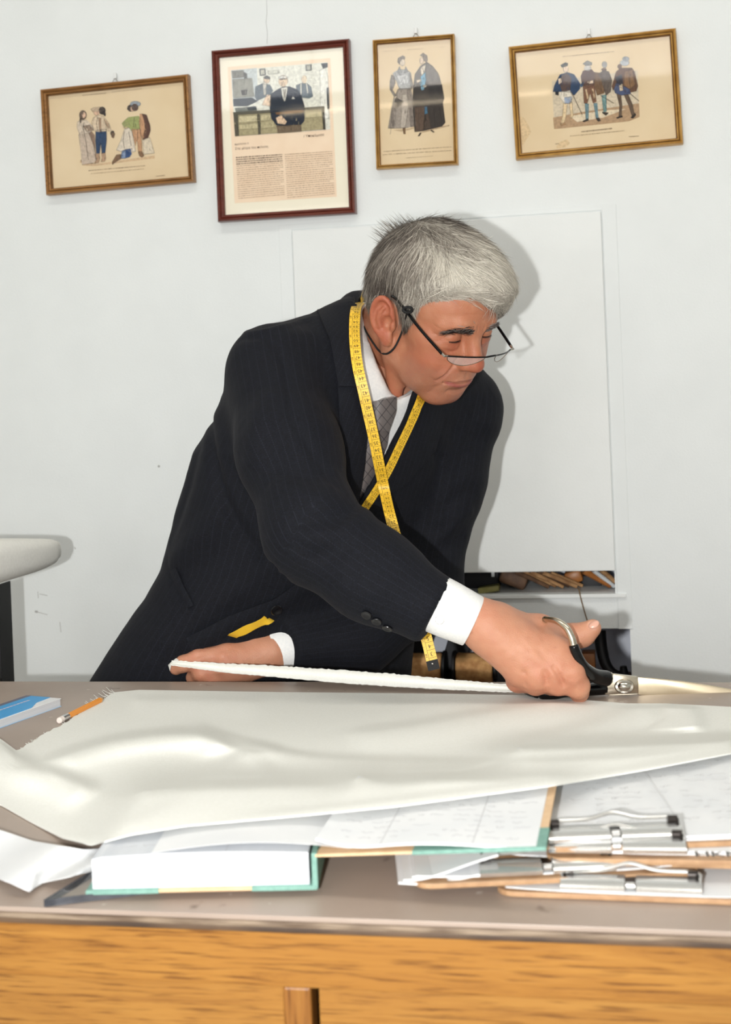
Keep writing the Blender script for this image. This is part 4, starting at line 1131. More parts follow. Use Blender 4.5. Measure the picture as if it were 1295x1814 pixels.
# ------------------------------------------------------------------ hair (head space)
def hair_region(X):
    """signed: > 0 where hair grows"""
    x, y, z = X[:, 0], X[:, 1], X[:, 2]
    yf = np.interp(z, [-.06, -.016, -.012, .0, .03, .05, .062, .075, .09, .11], [-.040, -.030, .020, .030, .028, .034, .044, .066, .092, .14])
    fr = np.clip((x + .045) / .06, 0, 1); fr = fr * fr * (3 - 2 * fr)       # the fringe lies heavier over his left brow
    yf = yf + fr * np.interp(z, [.020, .037, .051, .075], [0, .046, .064, .050])
    m = np.minimum(yf - y, z + .052)
    # keep the ears free
    e = np.sqrt(((y + .012) / .024) ** 2 + ((z - .000) / .036) ** 2) - 1
    return np.where(np.abs(x) > .05, np.minimum(m, e * .03), m)
def hair_thick(X):
    m = hair_region(X)
    t = np.interp(m, [-.014, -.004, .006, .018, .04], [-.003, .002, .009, .0145, .020])
    topw = np.clip((X[:, 2] - .02) / .08, 0, 1)
    front = np.clip(X[:, 1] / .08, 0, 1)
    t = t * (.72 + .42 * topw + .20 * front * topw)
    t = t * np.where(X[:, 2] < .0, .75, 1)
    return t.astype(np.float32)
def hair_sdf(X):
    X = X.astype(np.float32)
    d = cranium(X) - hair_thick(X)
    d += .0011 * fbm(X * A3((1, .6, .6)), 150, 31, 2) * np.clip(hair_region(X) / .02, 0, 1)
    return smax(d, -(hair_region(X) - .006), .006)
KV, KQ = sdf_mesh(hair_sdf, (-.115, -.135, -.075), (.115, .145, .165), .003); KV = relax(KV, KQ, 2)
def grad(f, X, e=.0012):
    g = np.stack([f(X + A3(v)) - f(X - A3(v)) for v in ((e, 0, 0), (0, e, 0), (0, 0, e))], 1)
    return g / (np.linalg.norm(g, axis=1)[:, None] + 1e-9)
def base_soft(X): X = X.astype(np.float32); return cranium(X) - hair_thick(X)
rng = np.random.RandomState(7)
CROWN = np.array([.004, -.072, .105])
def flow(X, nrm, jit):
    v = X - CROWN; v /= np.linalg.norm(v, axis=1)[:, None] + 1e-9
    side = np.clip((np.abs(X[:, 0]) - .035) / .04, 0, 1)[:, None]
    v = v + np.array([0, .15, 0]) * (1 - side) + np.array([0, -.10, -.95]) * side + np.array([.60, 0, 0]) * (1 - side) * np.clip(X[:, 1:2] / .06, 0, 1) + jit
    v -= nrm * (v * nrm).sum(1)[:, None]
    return v / (np.linalg.norm(v, axis=1)[:, None] + 1e-9)
def strands(roots, nseg, length, lift0, lift1, jitter, width, curl=0.0):
    n = len(roots); P0 = roots.copy(); pts = []; nr = grad(base_soft, P0.astype(np.float32))
    cl = fbm((roots * 1.0).astype(np.float32), 130, 41, 2)[:, None] * np.array([.8, .3, .5]) + fbm(roots.astype(np.float32), 130, 43, 2)[:, None] * np.array([.2, .7, .2])
    jit = rng.normal(size=(n, 3)) * jitter + cl * .42
    p = P0.copy()
    for k in range(nseg + 1):
        s = k / nseg
        off = lift0 * (1 - s) + lift1 * s ** 1.5
        d = base_soft(p.astype(np.float32)); nr = grad(base_soft, p.astype(np.float32))
        # stick to the wanted height over the hair surface; past the edge keep falling freely
        w = np.clip((hair_region(p) + .012) / .012, 0, 1)
        q = p + nr * ((off - d) * w)[:, None]
        pts.append((q, nr)); v = flow(q, nr, jit)
        p = q + v * (length / nseg)[:, None]
    V = []; Fq = []
    tilt = rng.uniform(-.8, .8, n)
    A = np.stack([a for a, _ in pts], 1); NR = np.stack([b for _, b in pts], 1)
    T = np.gradient(A, axis=1); T /= np.linalg.norm(T, axis=2)[..., None] + 1e-9
    Sd = np.cross(T, NR); Sd /= np.linalg.norm(Sd, axis=2)[..., None] + 1e-9
    Sd = Sd * np.cos(tilt)[:, None, None] + NR * np.sin(tilt)[:, None, None]
    wd = width[:, None] * np.interp(np.arange(nseg + 1) / nseg, [0, .2, .7, 1], [.6, 1, .8, .12])[None, :]
    Lf = A - Sd * wd[..., None] / 2; Rg = A + Sd * wd[..., None] / 2
    V = np.stack([Lf, Rg], 2).reshape(-1, 3)                                  # n,(seg+1),2
    k = nseg + 1; base = (np.arange(n) * k * 2)[:, None] + (np.arange(nseg) * 2)[None, :]
    Q = np.stack([base, base + 1, base + 3, base + 2], -1).reshape(-1, 4)
    return V, Q, k * 2
reg = hair_region(KV) > .001
kn = normals(KV, KQ); dk = base_soft(KV.astype(np.float32))
cand = np.where(reg & (np.abs(dk) < .006))[0]
def hair_colour(roots):
    x, y, z = roots.T
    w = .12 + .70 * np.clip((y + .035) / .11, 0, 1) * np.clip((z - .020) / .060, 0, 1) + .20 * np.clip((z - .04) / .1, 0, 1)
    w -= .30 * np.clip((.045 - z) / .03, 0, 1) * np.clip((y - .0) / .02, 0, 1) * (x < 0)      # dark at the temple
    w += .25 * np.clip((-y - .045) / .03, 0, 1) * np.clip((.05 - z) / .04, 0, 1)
    w += .36 * fbm(roots.astype(np.float32) * A3((1, .5, .5)), 170, 51, 2) + rng.normal(size=len(roots)) * .22
    w = np.clip(w, 0, 1)[:, None]
    a, b, c = [np.array(lin(t)[:3]) for t in ((74, 66, 60), (150, 141, 130), (218, 212, 199))]
    return np.where(w < .5, a + (b - a) * w * 2, b + (c - b) * (w - .5) * 2)
VV, QQ, CC = [], [], []; tot = 0
for n, L0, L1, l0, l1, jt, w0 in ((22000, .026, .050, -.003, .0045, .13, .00075), (8000, .022, .050, .000, .0080, .24, .0006), (700, .020, .040, .001, .014, .45, .0006)):
    r = KV[rng.choice(cand, n)] + rng.normal(size=(n, 3)) * .0015
    ln = rng.uniform(L0, L1, n) * np.where((r[:, 1] > .05) & (r[:, 2] > .05), 1.15, 1.0) * np.where(r[:, 2] < .02, .6, 1)
    li = l1 * rng.uniform(.3, 1.2, n)
    V, Q, per = strands(r, 5, ln, np.full(n, l0), li, jt, w0 * rng.uniform(.6, 1.2, n))
    VV.append(V); QQ.append(Q + tot); CC.append(np.repeat(hair_colour(r), per, 0)); tot += len(V)
# loose ends of the fringe over the forehead
cf = cand[(KV[cand, 1] > .055) & (KV[cand, 2] > .045)]
n = 2600; r = KV[rng.choice(cf, n)] + rng.normal(size=(n, 3)) * .0015
V, Q, per = strands(r, 6, rng.uniform(.022, .056, n), np.full(n, -.001), rng.uniform(-.003, .007, n), .34, .00055 * rng.uniform(.5, 1.1, n))
VV.append(V); QQ.append(Q + tot); CC.append(np.repeat(hair_colour(r) * .9, per, 0)); tot += len(V)
# tufts standing up at the crown
n = 130; r = np.array([-.022, -.094, .100]) + rng.normal(size=(n, 3)) * np.array([.022, .012, .012]); 
nr = grad(base_soft, r.astype(np.float32)); r = r - nr * (base_soft(r.astype(np.float32)) + .003)[:, None]
up = nr * .8 + np.array([-.1, -.75, .35]) + rng.normal(size=(n, 3)) * .22
k = 5; A = np.stack([r + up * (.017 * s * rng.uniform(.7, 1.1)) + np.array([0, -.006, -.004]) * s * s for s in np.linspace(0, 1, k)], 1)
Sd = rng.normal(size=(n, 1, 3)); Sd = np.repeat(Sd / np.linalg.norm(Sd, axis=2)[..., None], k, 1)
wd = np.array([.0009, .0009, .0007, .0005, .0001])[None, :, None]
V = np.stack([A - Sd * wd / 2, A + Sd * wd / 2], 2).reshape(-1, 3)
base = (np.arange(n) * k * 2)[:, None] + (np.arange(k - 1) * 2)[None, :]
Q = np.stack([base, base + 1, base + 3, base + 2], -1).reshape(-1, 4)
VV.append(V); QQ.append(Q + tot); CC.append(np.repeat(hair_colour(r) * .8, k * 2, 0)); tot += len(V)
# the dense under-layer
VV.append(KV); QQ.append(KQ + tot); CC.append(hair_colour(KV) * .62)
def hair_material(name):
    m, nt, b = new_mat(name)
    at = N(nt, 'ShaderNodeAttribute'); at.attribute_name = 'Col'; L(nt, at.outputs['Color'], b.inputs['Base Color'])
    b.inputs['Roughness'].default_value = 0.55; b.inputs['Specular IOR Level'].default_value = 0.35
    return m
M['hair'] = hair_material('grey_hair')
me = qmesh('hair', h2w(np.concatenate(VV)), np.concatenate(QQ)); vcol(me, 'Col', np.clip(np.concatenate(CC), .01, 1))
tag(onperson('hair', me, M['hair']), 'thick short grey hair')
# eyebrows and lashes
head_bvh = bvh_of(HV, HQ)
def brow(side, n=430):
    VV, QQ, CC = [], [], []; t = 0
    for i in range(n):
        s = rng.uniform(0, 1); x = side * (.011 + .037 * s); z = .0285 + .006 * math.sin(s * 2.4) - .006 * s * s + rng.normal() * (.0042 - .0022 * s)
        o = h2w((x, .13, z)); h = head_bvh.ray_cast(Vector(o), Vector(h2w((x, 0, z)) - o).normalized())
        if h[0] is None: continue
        p = w2h(np.array(h[0])); nr = HM[:3, :3].T @ np.array(h[1]); nr = nr if nr[1] > 0 else -nr
        d = np.array([side * (.8 + .3 * s), -.15 - .4 * s, .25 - .5 * s]) + rng.normal(size=3) * .13
        d = d - nr * (d @ nr); ln = rng.uniform(.007, .012); pts = [p + d * ln * q + nr * (.0004 + .0042 * q * (1 - .35 * q)) for q in (0, .35, .7, 1)]
        sd = np.cross(d, nr); sd /= np.linalg.norm(sd); w = (.00042, .00042, .00036, .0001)
        VV += [pp + sd * ww * e for pp, ww in zip(pts, w) for e in (-1, 1)]
        QQ += [(t + 2 * k, t + 2 * k + 1, t + 2 * k + 3, t + 2 * k + 2) for k in range(3)]; t += 8
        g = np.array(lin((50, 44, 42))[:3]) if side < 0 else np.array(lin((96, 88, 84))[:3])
        if rng.uniform() < .18: g = np.array(lin((150, 142, 136))[:3])
        CC += [g] * 8
    me = qmesh('eyebrow', h2w(np.array(VV)), np.array(QQ)); vcol(me, 'Col', np.array(CC)); onperson('eyebrow', me, M['hair'])
brow(-1); brow(1, 220)
def lashes(side):
    e = np.array(EYE[side]); VV, QQ, CC = [], [], []; t = 0
    for a in np.linspace(R(-44), R(50), 34):
        r = .0147
        p = e + np.array([math.sin(a) * .0160, math.cos(a) * r, -.0045])
        d = np.array([math.sin(a) * .4, math.cos(a) * .9, -.55]); d /= np.linalg.norm(d); sd = np.array([math.cos(a), -math.sin(a), 0])
        pts = [p - d * .0012, p + d * .0006, p + d * .0024]; w = (.0005, .0003, .0001)
        VV += [pp + sd * ww * q for pp, ww in zip(pts, w) for q in (-1, 1)]
        QQ += [(t + 2 * k, t + 2 * k + 1, t + 2 * k + 3, t + 2 * k + 2) for k in range(2)]; t += 6; CC += [np.array([.012, .010, .010])] * 6
    me = qmesh('eyelashes', h2w(np.array(VV)), np.array(QQ)); vcol(me, 'Col', np.array(CC)); onperson('eyelashes', me, M['hair'])
for s in (-1, 1): lashes(s)

# ------------------------------------------------------------------ half-moon reading glasses
def PL(px, py, xl):
    """point on the ray through a pixel with the given x in head space"""
    a = w2h(P(px, py, 1.0)); b = w2h(P(px, py, 3.0)); t = (xl - a[0]) / (b[0] - a[0])
    return a + (b - a) * t
M['blackmetal'] = mat('black_metal', (18, 18, 20), rough=0.25, metal=0.6)
M['bronze'] = mat('dark_bronze_wire', (120, 104, 84), rough=0.3, metal=0.8)
M['silver'] = mat('polished_steel', (205, 200, 190), rough=0.18, metal=1.0)
def lens_glass():
    m, nt, b = new_mat('lens_glass')
    b.inputs['Base Color'].default_value = (.95, .97, .96, 1); b.inputs['Roughness'].default_value = 0.02; b.inputs['Alpha'].default_value = 0.16; b.inputs['Specular IOR Level'].default_value = 0.8
    return m
M['lens'] = lens_glass()
Hn, Hf = PL(788, 631, -.066), PL(906, 619, .066)
Br = (Hn + Hf) / 2; Br = np.array([0, PL(872, 631, 0)[1], PL(872, 631, 0)[2]])
print('glasses', Hn, Hf, Br)
GL = empty('reading_glasses', tuple(h2w(Br)))
tag(GL, 'black half-moon reading glasses low on the man\'s nose, on a cord', 'glasses')
ldn = np.array([0, -.42, -.90]); ldn /= np.linalg.norm(ldn)
for sgn, H in ((-1, Hn), (1, Hf)):
    B = Br + np.array([sgn * .010, -.0015, -.001])
    H2 = H + np.array([-sgn * .004, .001, 0])
    u = B - H2; n_ = 18
    out_top = [H2 + u * t + np.array([0, .0035 * math.sin(math.pi * t), .0010 * math.sin(math.pi * t)]) for t in np.linspace(0, 1, n_)]
    out_bot = [H2 + u * t + np.array([0, .0035 * math.sin(math.pi * t), 0]) + ldn * .0195 * math.sin(math.pi * t) ** .55 for t in np.linspace(0, 1, n_)]
    fr = MB(); fr.tube([h2w(p) for p in out_top], .0011, 8)
    fr.build('rim', M['blackmetal'], GL, smooth=True)
    MB().tube([h2w(p) for p in out_bot], .0005, 6).build('lower_rim', M['bronze'], GL, smooth=True)
    G = np.array([[h2w(a * (1 - s) + b * s) for s in np.linspace(0, 1, 7)] for a, b in zip(out_top, out_bot)])
    sheet('lens', G, .0012, M['lens'], GL)
    # hinge and temple
    ear_top = np.array([sgn * .0795, .0, .030]) if sgn > 0 else PL(708, 536, -.089)
    MB().tube([h2w(H2 + np.array([0, 0, .0006])), h2w(H + np.array([sgn * .002, .001, .001])), h2w(H + np.array([sgn * .0028, -.006, .003]))], [.0013, .0019, .0018], 8).build('hinge', M['silver'], GL, smooth=True)
    st = H + np.array([sgn * .003, -.004, .002]); mid = (st + ear_top) / 2 + np.array([sgn * .0025, 0, .0])
    back = ear_top + (ear_top - st) / np.linalg.norm(ear_top - st) * .018 + np.array([0, 0, -.004])
    MB().tube([h2w(p) for p in smoothpath([st, mid, ear_top, back], 6)], .0021, 8).build('temple', M['blackmetal'], GL, smooth=True)
MB().tube([h2w(p) for p in smoothpath([Br + np.array([-.010, -.0015, -.001]), Br + np.array([-.005, .001, .001]), Br + np.array([.005, .001, .001]), Br + np.array([.010, -.0015, -.001])], 5)], .0013, 8).build('bridge', M['blackmetal'], GL, smooth=True)
M['cord'] = mat('black_cord', (14, 14, 15), rough=0.8)
kn0 = h2w(PL(722, 549, -.092))
MB().tube([kn0 + q for q in [.0062 * (math.cos(a) * RT + math.sin(a) * UP * .6) - FW * .002 * math.sin(2 * a) for a in np.linspace(0, 6.283, 14)]], .0021, 8, cap=False).build('cord_knot', M['cord'], GL, smooth=True)
cp = [kn0]
for px, py, off in ((715, 578, .006), (707, 600, .006), (697, 618, .006), (684, 627, .006), (672, 622, .006), (660, 606, .006), (650, 590, .004), (644, 578, .004)):
    cp.append(cast(head_bvh, px, py, off, 1.98))
cp.append(P(640, 565, 2.03))
MB().tube(smoothpath(cp, 5), .0015, 8).build('cord', M['cord'], GL, smooth=True)
# ------------------------------------------------------------------ tape measure
M['tape'] = mat('yellow_tape', (244, 198, 58), (238, 190, 48), 0.45, scale=60)
M['ink'] = mat('black_print', (26, 22, 18), rough=0.6)
_fonts = {}
def text_mesh(s, size=1.0):
    """filled outline of a string, centred, as (verts 2d, faces)"""
    if (s, size) in _fonts: return _fonts[(s, size)]
    cu = bpy.data.curves.new('t', 'FONT'); cu.body = s; cu.size = size; cu.align_x = 'CENTER'; cu.align_y = 'CENTER'; cu.resolution_u = 2
    ob = bpy.data.objects.new('t', cu); COL.objects.link(ob); bpy.context.view_layer.update()
    me = bpy.data.meshes.new_from_object(ob)
    V = np.array([v.co[:2] for v in me.vertices]).reshape(-1, 2); F = [tuple(p.vertices) for p in me.polygons]
    bpy.data.objects.remove(ob); bpy.data.curves.remove(cu); bpy.data.meshes.remove(me)
    _fonts[(s, size)] = (V, F); return V, F
def ribbon(center, wdir, width, thick):
    """returns builder for points on a ribbon: f(s, t, h): s = arclength, t across (-.5..5), h above"""
    C_ = np.array(center); W_ = np.array(wdir)
    sl = np.concatenate([[0], np.cumsum(np.linalg.norm(np.diff(C_, axis=0), axis=1))])
    T = np.gradient(C_, axis=0); T /= np.linalg.norm(T, axis=1)[:, None]
    W_ = W_ - T * (W_ * T).sum(1)[:, None]; W_ /= np.linalg.norm(W_, axis=1)[:, None]
    Nn = np.cross(T, W_); flip = ((CAM - C_) * Nn).sum(1).mean() < 0
    if flip: Nn = -Nn
    def at(s, t, h):
        f = lambda A_: np.stack([np.interp(s, sl, A_[:, i]) for i in range(3)], -1)
        return f(C_) + f(W_) * (np.asarray(t) * width)[..., None] + f(Nn) * np.asarray(h)[..., None] * 1.0
    return at, sl[-1]
def make_tape(name, segs, label):
    """segs: list of (pixel path with depth, first number at its start, step sign or None)"""
    root = empty(name, tuple(segs[0][0][0])); tag(root, label, 'tape measure')
    ink = MB()
    for k, (pts, n0, sgn, wv) in enumerate(segs):
        c = smoothpath(pts, 8); wd = [np.array(wv, float)] * len(c)
        at, Ln = ribbon(c, wd, .0152, .0006)
        n = max(int(Ln / .006), 3); s = np.linspace(0, Ln, n)
        G = np.stack([at(s, np.full(n, t), np.zeros(n)) for t in (-.5, -.25, 0, .25, .5)], 1)
        sheet('tape_band', G, .0005, M['tape'], root)
        if n0 is None: continue
        cm = Ln / 67.5 if k == 0 else .0084
        print('tape', k, Ln)
        i = 0
        while True:
            p = i * cm
            if p > Ln - .002: break
            num = n0 + sgn * i
            if num <= 0: break
            # cm rule across, half-cm and mm ticks on the edge
            def bar(s0, t0, t1, w):
                ss = np.array([s0 - w / 2, s0 + w / 2, s0 + w / 2, s0 - w / 2]); tt = np.array([t0, t0, t1, t1])
                ink.add(at(ss, tt, np.full(4, .00025)), [(0, 1, 2, 3)])
            bar(p, -.22, .5, .0004)
            if p + cm * .5 < Ln: bar(p + cm * .5, .5, .28, .0003); bar(p + cm * .5, -.5, -.36, .0003)
            if p + cm < Ln: ink.add(at(np.array([p, p + cm, p + cm, p]), np.array([-.23, -.23, -.205, -.205]), np.full(4, .00025)), [(0, 1, 2, 3)])
            if i % 2 and p + cm * .8 < Ln:
                for q in (.45, .62, .8): bar(p + cm * q, -.44, -.30, .0006)
            V2, F2 = text_mesh(str(num), .0076)
            if p + cm * .55 < Ln:
                ss = p + cm * .52 - V2[:, 1] * (-1) * (1 if sgn < 0 else -1); tt = .10 + (-V2[:, 0] * (1 if sgn < 0 else -1)) / .0152 * .95
                tt = np.where(True, tt, tt)
                ink.add(at(ss, tt, np.full(len(V2), .0003)), F2)
            i += 1
    ink.build('tape_numbers', M['ink'], root)
    return root
pf = lambda X: smin(smin(torso_sdf(X.astype(np.float32)), yoke_sdf(X.astype(np.float32)), .05), arm_sdf(X.astype(np.float32), LA, LAr), .022)
def drape_path(pts, off):
    W3, d = trace(pf, pts); out = []
    for w in W3: out.append(w + (CAM - w) / np.linalg.norm(CAM - w) * off)
    return out
pA = drape_path([(631, 545), (628, 575), (629, 610), (634, 650), (643, 690), (653, 735), (663, 780), (672, 825), (681, 868)], .022)
pA = [P(640, 535, 2.075)] + pA + [P(691, 912, 1.872), P(704, 960, 1.852), P(720, 1010, 1.845), P(738, 1070, 1.825), P(754, 1125, 1.81), P(769, 1186, 1.80)]
pB = drape_path([(746, 706), (728, 750), (708, 792), (690, 830), (668, 868), (640, 910), (618, 945)], .0120)
pB = [P(762, 665, 2.07)] + pB + [P(588, 985, 1.98), P(530, 1040, 2.02), P(492, 1078, 2.00), *drape_path([(476, 1096), (446, 1111), (412, 1127)], .0035), P(396, 1134, 2.0)]
pC = [P(640, 535, 2.075), P(650, 520, 2.12), P(690, 525, 2.16), P(735, 570, 2.15), P(765, 630, 2.10), P(762, 665, 2.07)]
tape = make_tape('tape_measure', [(pA, 68, -1, RT), (pB, 46, -1, RT * .55 - UP * .38 + FW * .55), (pC, None, 0, UP)], 'yellow tailor\'s tape measure hanging round the man\'s neck')
c = pA[-1]; t = (pA[-1] - pA[-2]); t /= np.linalg.norm(t)
at, Ln = ribbon([c - t * .0125, c + t * .0005], [RT, RT], .0158, .001)
G = np.stack([at(np.linspace(0, Ln, 4), np.full(4, q), np.full(4, .0007)) for q in (-.5, 0, .5)], 1)
M['tip'] = mat('black_metal_tip', (9, 9, 10), rough=0.7)
sheet('metal_tip', G, .002, M['tip'], tape)
MB().lathe([(.0001, .0012), (.0012, .0009), (.0016, -.001)], 12, Matrix.Translation(c - t * .008 + (CAM - c) / np.linalg.norm(CAM - c) * .001) @ Vector(CAM - c).to_track_quat('Z', 'X').to_matrix().to_4x4()).build('rivet', M['silver'], tape, smooth=True)

# ------------------------------------------------------------------ tailor's shears
M['blacken'] = mat('black_enamel', (4, 4, 5), rough=0.16, spec=0.4)
M['steel'] = mat('nickel_steel', (214, 204, 186), (200, 190, 172), 0.24, metal=1.0, scale=30, stretch=(1, 8, 8))
M['steel2'] = mat('worn_blade_steel', (205, 192, 166), (190, 176, 150), 0.34, metal=0.9, scale=20)
SX = empty('tailor_shears', tuple(P(1106, 1217, 1.715))); tag(SX, 'large tailor\'s shears with black handles held in the man\'s hand', 'scissors')
def ring3(pts, r, name, m, flat=1.0, upv=None): return MB().tube(pts, r, 12, flat=flat, upv=upv, cap=True).build(name, m, SX, smooth='all')
# upper handle: ring for the thumb, shank sweeping down to the pivot
up_ring = [P(966, 1097, 1.690), P(986, 1100, 1.672), P(1003, 1112, 1.662), P(1012, 1128, 1.658), P(1016, 1143, 1.657), P(1024, 1166, 1.658), P(1034, 1183, 1.664), P(1048, 1194, 1.674), P(1060, 1199, 1.684), P(1075, 1202, 1.694)]
ring3(smoothpath(up_ring[:5], 6), list(np.linspace(.0035, .0050, 25)), 'handle_bow', M['steel'])
ring3(smoothpath(up_ring[4:], 6), list(np.interp(np.linspace(0, 1, 31), [0, .35, .75, 1], [.0060, .0080, .0092, .0100])), 'handle_shank', M['blacken'], flat=1.0)
back = [P(966, 1097, 1.690), P(966, 1112, 1.735), P(978, 1140, 1.752), P(1000, 1155, 1.745), P(1012, 1150, 1.705), P(1016, 1143, 1.657)]
ring3(smoothpath(back, 6), .0040, 'handle_bow', M['steel'])
# lower handle under the fingers
lowp = [P(952, 1228, 1.700), P(975, 1229, 1.696), P(1000, 1225, 1.695), P(1030, 1222, 1.700), P(1050, 1221, 1.706), P(1072, 1219, 1.710)]
ring3(smoothpath(lowp, 6), list(np.interp(np.linspace(0, 1, 31), [0, .1, .5, 1], [.004, .0085, .0075, .0085])), 'handle_shank', M['blacken'])
lowb = [P(952, 1228, 1.700), P(935, 1222, 1.722), P(950, 1214, 1.746), P(1000, 1212, 1.748), P(1040, 1214, 1.728), P(1060, 1219, 1.712)]
ring3(smoothpath(lowb, 6), .0065, 'handle_bow', M['blacken'])
def plate(name, px, d, thick, m, bevel=.0008):
    poly = [P(a, b, d + dd) for a, b, dd in px]
    return MB().prism(poly, FW * thick).build(name, m, SX, bevel=bevel, smooth=True)
plate('pivot_plate', [(1065, 1219, 0), (1070, 1208, 0), (1086, 1194, 0), (1130, 1199, -.001), (1131, 1228, -.001), (1073, 1231, 0)], 1.703, .006, M['steel'])
plate('ferrule', [(1068, 1208, 0), (1083, 1192, 0), (1087, 1194, 0), (1071, 1211, 0)], 1.7015, .008, M['steel'])
plate('blade', [(1130, 1200, 0), (1160, 1202, 0), (1210, 1207, -.001), (1250, 1213, -.002), (1295, 1221, -.003), (1360, 1236, -.005), (1430, 1262, -.007), (1360, 1254, -.005), (1295, 1245, -.003), (1230, 1239, -.002), (1131, 1231, 0)], 1.705, .004, M['steel2'])
plate('blade', [(1075, 1229, 0), (1131, 1229, 0), (1200, 1236, 0), (1295, 1247, -.003), (1430, 1266, -.006), (1360, 1264, -.005), (1250, 1253, -.002), (1150, 1240, 0), (1080, 1233, 0)], 1.7105, .003, M['steel'])
ctr = P(1106, 1216, 1.703); ax = (CAM - ctr); ax /= np.linalg.norm(ax)
Mx = Matrix.Translation(ctr) @ Vector(ax).to_track_quat('Z', 'X').to_matrix().to_4x4()
MB().lathe([(.0001, .012), (.004, .0115), (.0062, .0095), (.0062, .006), (.0085, .0055), (.0095, .004), (.0098, .0), (.0001, -.001)], 24, Mx @ Matrix.Diagonal((.95, 1.3, 1.2, 1))).build('pivot_screw', M['silver'], SX, smooth=True)
# ------------------------------------------------------------------ things on the counter
M['paper'] = mat('white_paper', (228, 229, 230), (222, 224, 226), 0.75, scale=20)
M['pages'] = mat('page_edges', (212, 215, 219), (198, 202, 208), 0.8, scale=6, stretch=(1, 1, 200))
M['greencloth'] = mat('green_bookcloth', (126, 166, 154), (114, 154, 142), 0.8, scale=200, bump=0.2)
M['buff'] = mat('buff_board', (222, 190, 152), (210, 176, 138), 0.75, scale=80)
M['faintink'] = mat('pencil_grey_print', (192, 192, 194), rough=0.9)
M['blueink'] = mat('ruled_line_blue', (196, 204, 216), rough=0.9)
M['glassplate'] = None
def plate_glass():
    m, nt, b = new_mat('plate_glass')
    tr = N(nt, 'ShaderNodeBsdfTransparent'); tr.inputs[0].default_value = (.97, .98, .975, 1)
    gl = N(nt, 'ShaderNodeBsdfGlossy'); gl.inputs['Roughness'].default_value = 0.03
    fr = N(nt, 'ShaderNodeFresnel'); fr.inputs[0].default_value = 1.5
    ge = N(nt, 'ShaderNodeNewGeometry'); inv = N(nt, 'ShaderNodeMath', operation='SUBTRACT'); inv.inputs[0].default_value = 1.0; L(nt, ge.outputs['Backfacing'], inv.inputs[1])
    ml = N(nt, 'ShaderNodeMath', operation='MULTIPLY'); L(nt, fr.outputs[0], ml.inputs[0]); L(nt, inv.outputs[0], ml.inputs[1])
    mx = N(nt, 'ShaderNodeMixShader'); L(nt, ml.outputs[0], mx.inputs[0]); L(nt, tr.outputs[0], mx.inputs[1]); L(nt, gl.outputs[0], mx.inputs[2])
    L(nt, mx.outputs[0], nt.nodes['Material Output'].inputs['Surface']); return m
M['glassplate'] = plate_glass()
M['glassedge'] = mat('glass_edge_dark', (58, 60, 66), (80, 82, 88), 0.2, scale=60)
# sheet of glass under the ledger
gz = TZ + .0005; gt = .005
gq = [PZ(80, 1606, gz), PZ(270, 1580, gz), PZ(560, 1545, gz), PZ(420, 1440, gz), PZ(195, 1535, gz)]
gp = empty('glass_sheet', tuple(gq[0])); tag(gp, 'loose sheet of glass with a dark edge under the ledger corner', 'glass sheet')
MB().prism(gq, (0, 0, gt)).build('pane', M['glassplate'], gp)
e = MB(); a, b_ = np.array(gq[0]), np.array(gq[2])
dirv = (b_ - a) / np.linalg.norm(b_ - a); nrm_ = np.array([dirv[1], -dirv[0], 0])
e.prism([a + nrm_ * .0012, b_ + nrm_ * .0012, b_ + nrm_ * .0001, a + nrm_ * .0001], (0, 0, gt + .0006)); e.build('front_edge', M['glassedge'], gp)
a2, b2 = np.array(gq[0]), np.array(gq[4]); dv = (b2 - a2) / np.linalg.norm(b2 - a2); n2 = np.array([-dv[1], dv[0], 0])
MB().prism([a2 + n2 * .0001, b2 + n2 * .0001, b2 + n2 * .0011, a2 + n2 * .0011], (0, 0, gt + .0004)).build('side_edge', M['glassedge'], gp)

# open ledger: thick left block, thin right half
LZb = TZ + gt + .0015                        # bottom of the cover
fl, fr_ = PZ(160, 1580, LZb), PZ(553, 1571, LZb)
ux = (fr_ - fl); wL = np.linalg.norm(ux); ux /= wL; uy = np.array([-ux[1], ux[0], 0]); depth = .19
LG = empty('open_ledger', tuple(fl)); tag(LG, 'open ledger with white pages and green corners under the cloth', 'ledger')
def Lp(x, y, z): return fl + ux * x + uy * y + np.array([0, 0, z])
def lbox(b, x0, x1, y0, y1, z0, z1):
    return b.prism([Lp(x0, y0, z0), Lp(x1, y0, z0), Lp(x1, y1, z0), Lp(x0, y1, z0)], (0, 0, z1 - z0))
H = .0255                                     # page block height
lbox(MB(), -.002, wL + .003, -.003, depth, -.001, .0018).build('cover', M['buff'], LG, bevel=.0006)
for x0, x1 in ((-.003, .056), (wL - .048, wL + .004)):
    lbox(MB(), x0, x1, -.0036, .05, -.0014, .0022).build('cover_corner', M['greencloth'], LG, bevel=.0005)
blk = MB(); n = 18; rings = []
for y in (0, depth - .01):
    ring = [Lp(.002, y, .002)] + [Lp(.002 + (wL - .004) * k / n, y, .002 + H * (1 - .0 * k) + .0022 * math.sin(math.pi * k / n) - (.0015 if k == 0 else 0)) for k in range(n + 1)] + [Lp(wL - .002, y, .002)]
    rings.append(ring)
blk.loft(rings); blk.build('page_block', M['pages'], LG, smooth=True)
# a loose page bulging up
G = np.array([[Lp(.16 * i / 20 + wL * .35 - .012, .001 + (depth - .02) * j / 6, .002 + H + .0022 + .0065 * math.sin(math.pi * min(1, i / 20)) ** 1.0 * (1 - .12 * j)) for j in range(7)] for i in range(21)])
sheet('raised_page', G, .0003, M['paper'], LG)
# spine standing at the middle
lbox(MB(), wL + .0005, wL + .005, -.003, depth, -.001, H + .002).build('spine', M['greencloth'], LG, bevel=.0006)
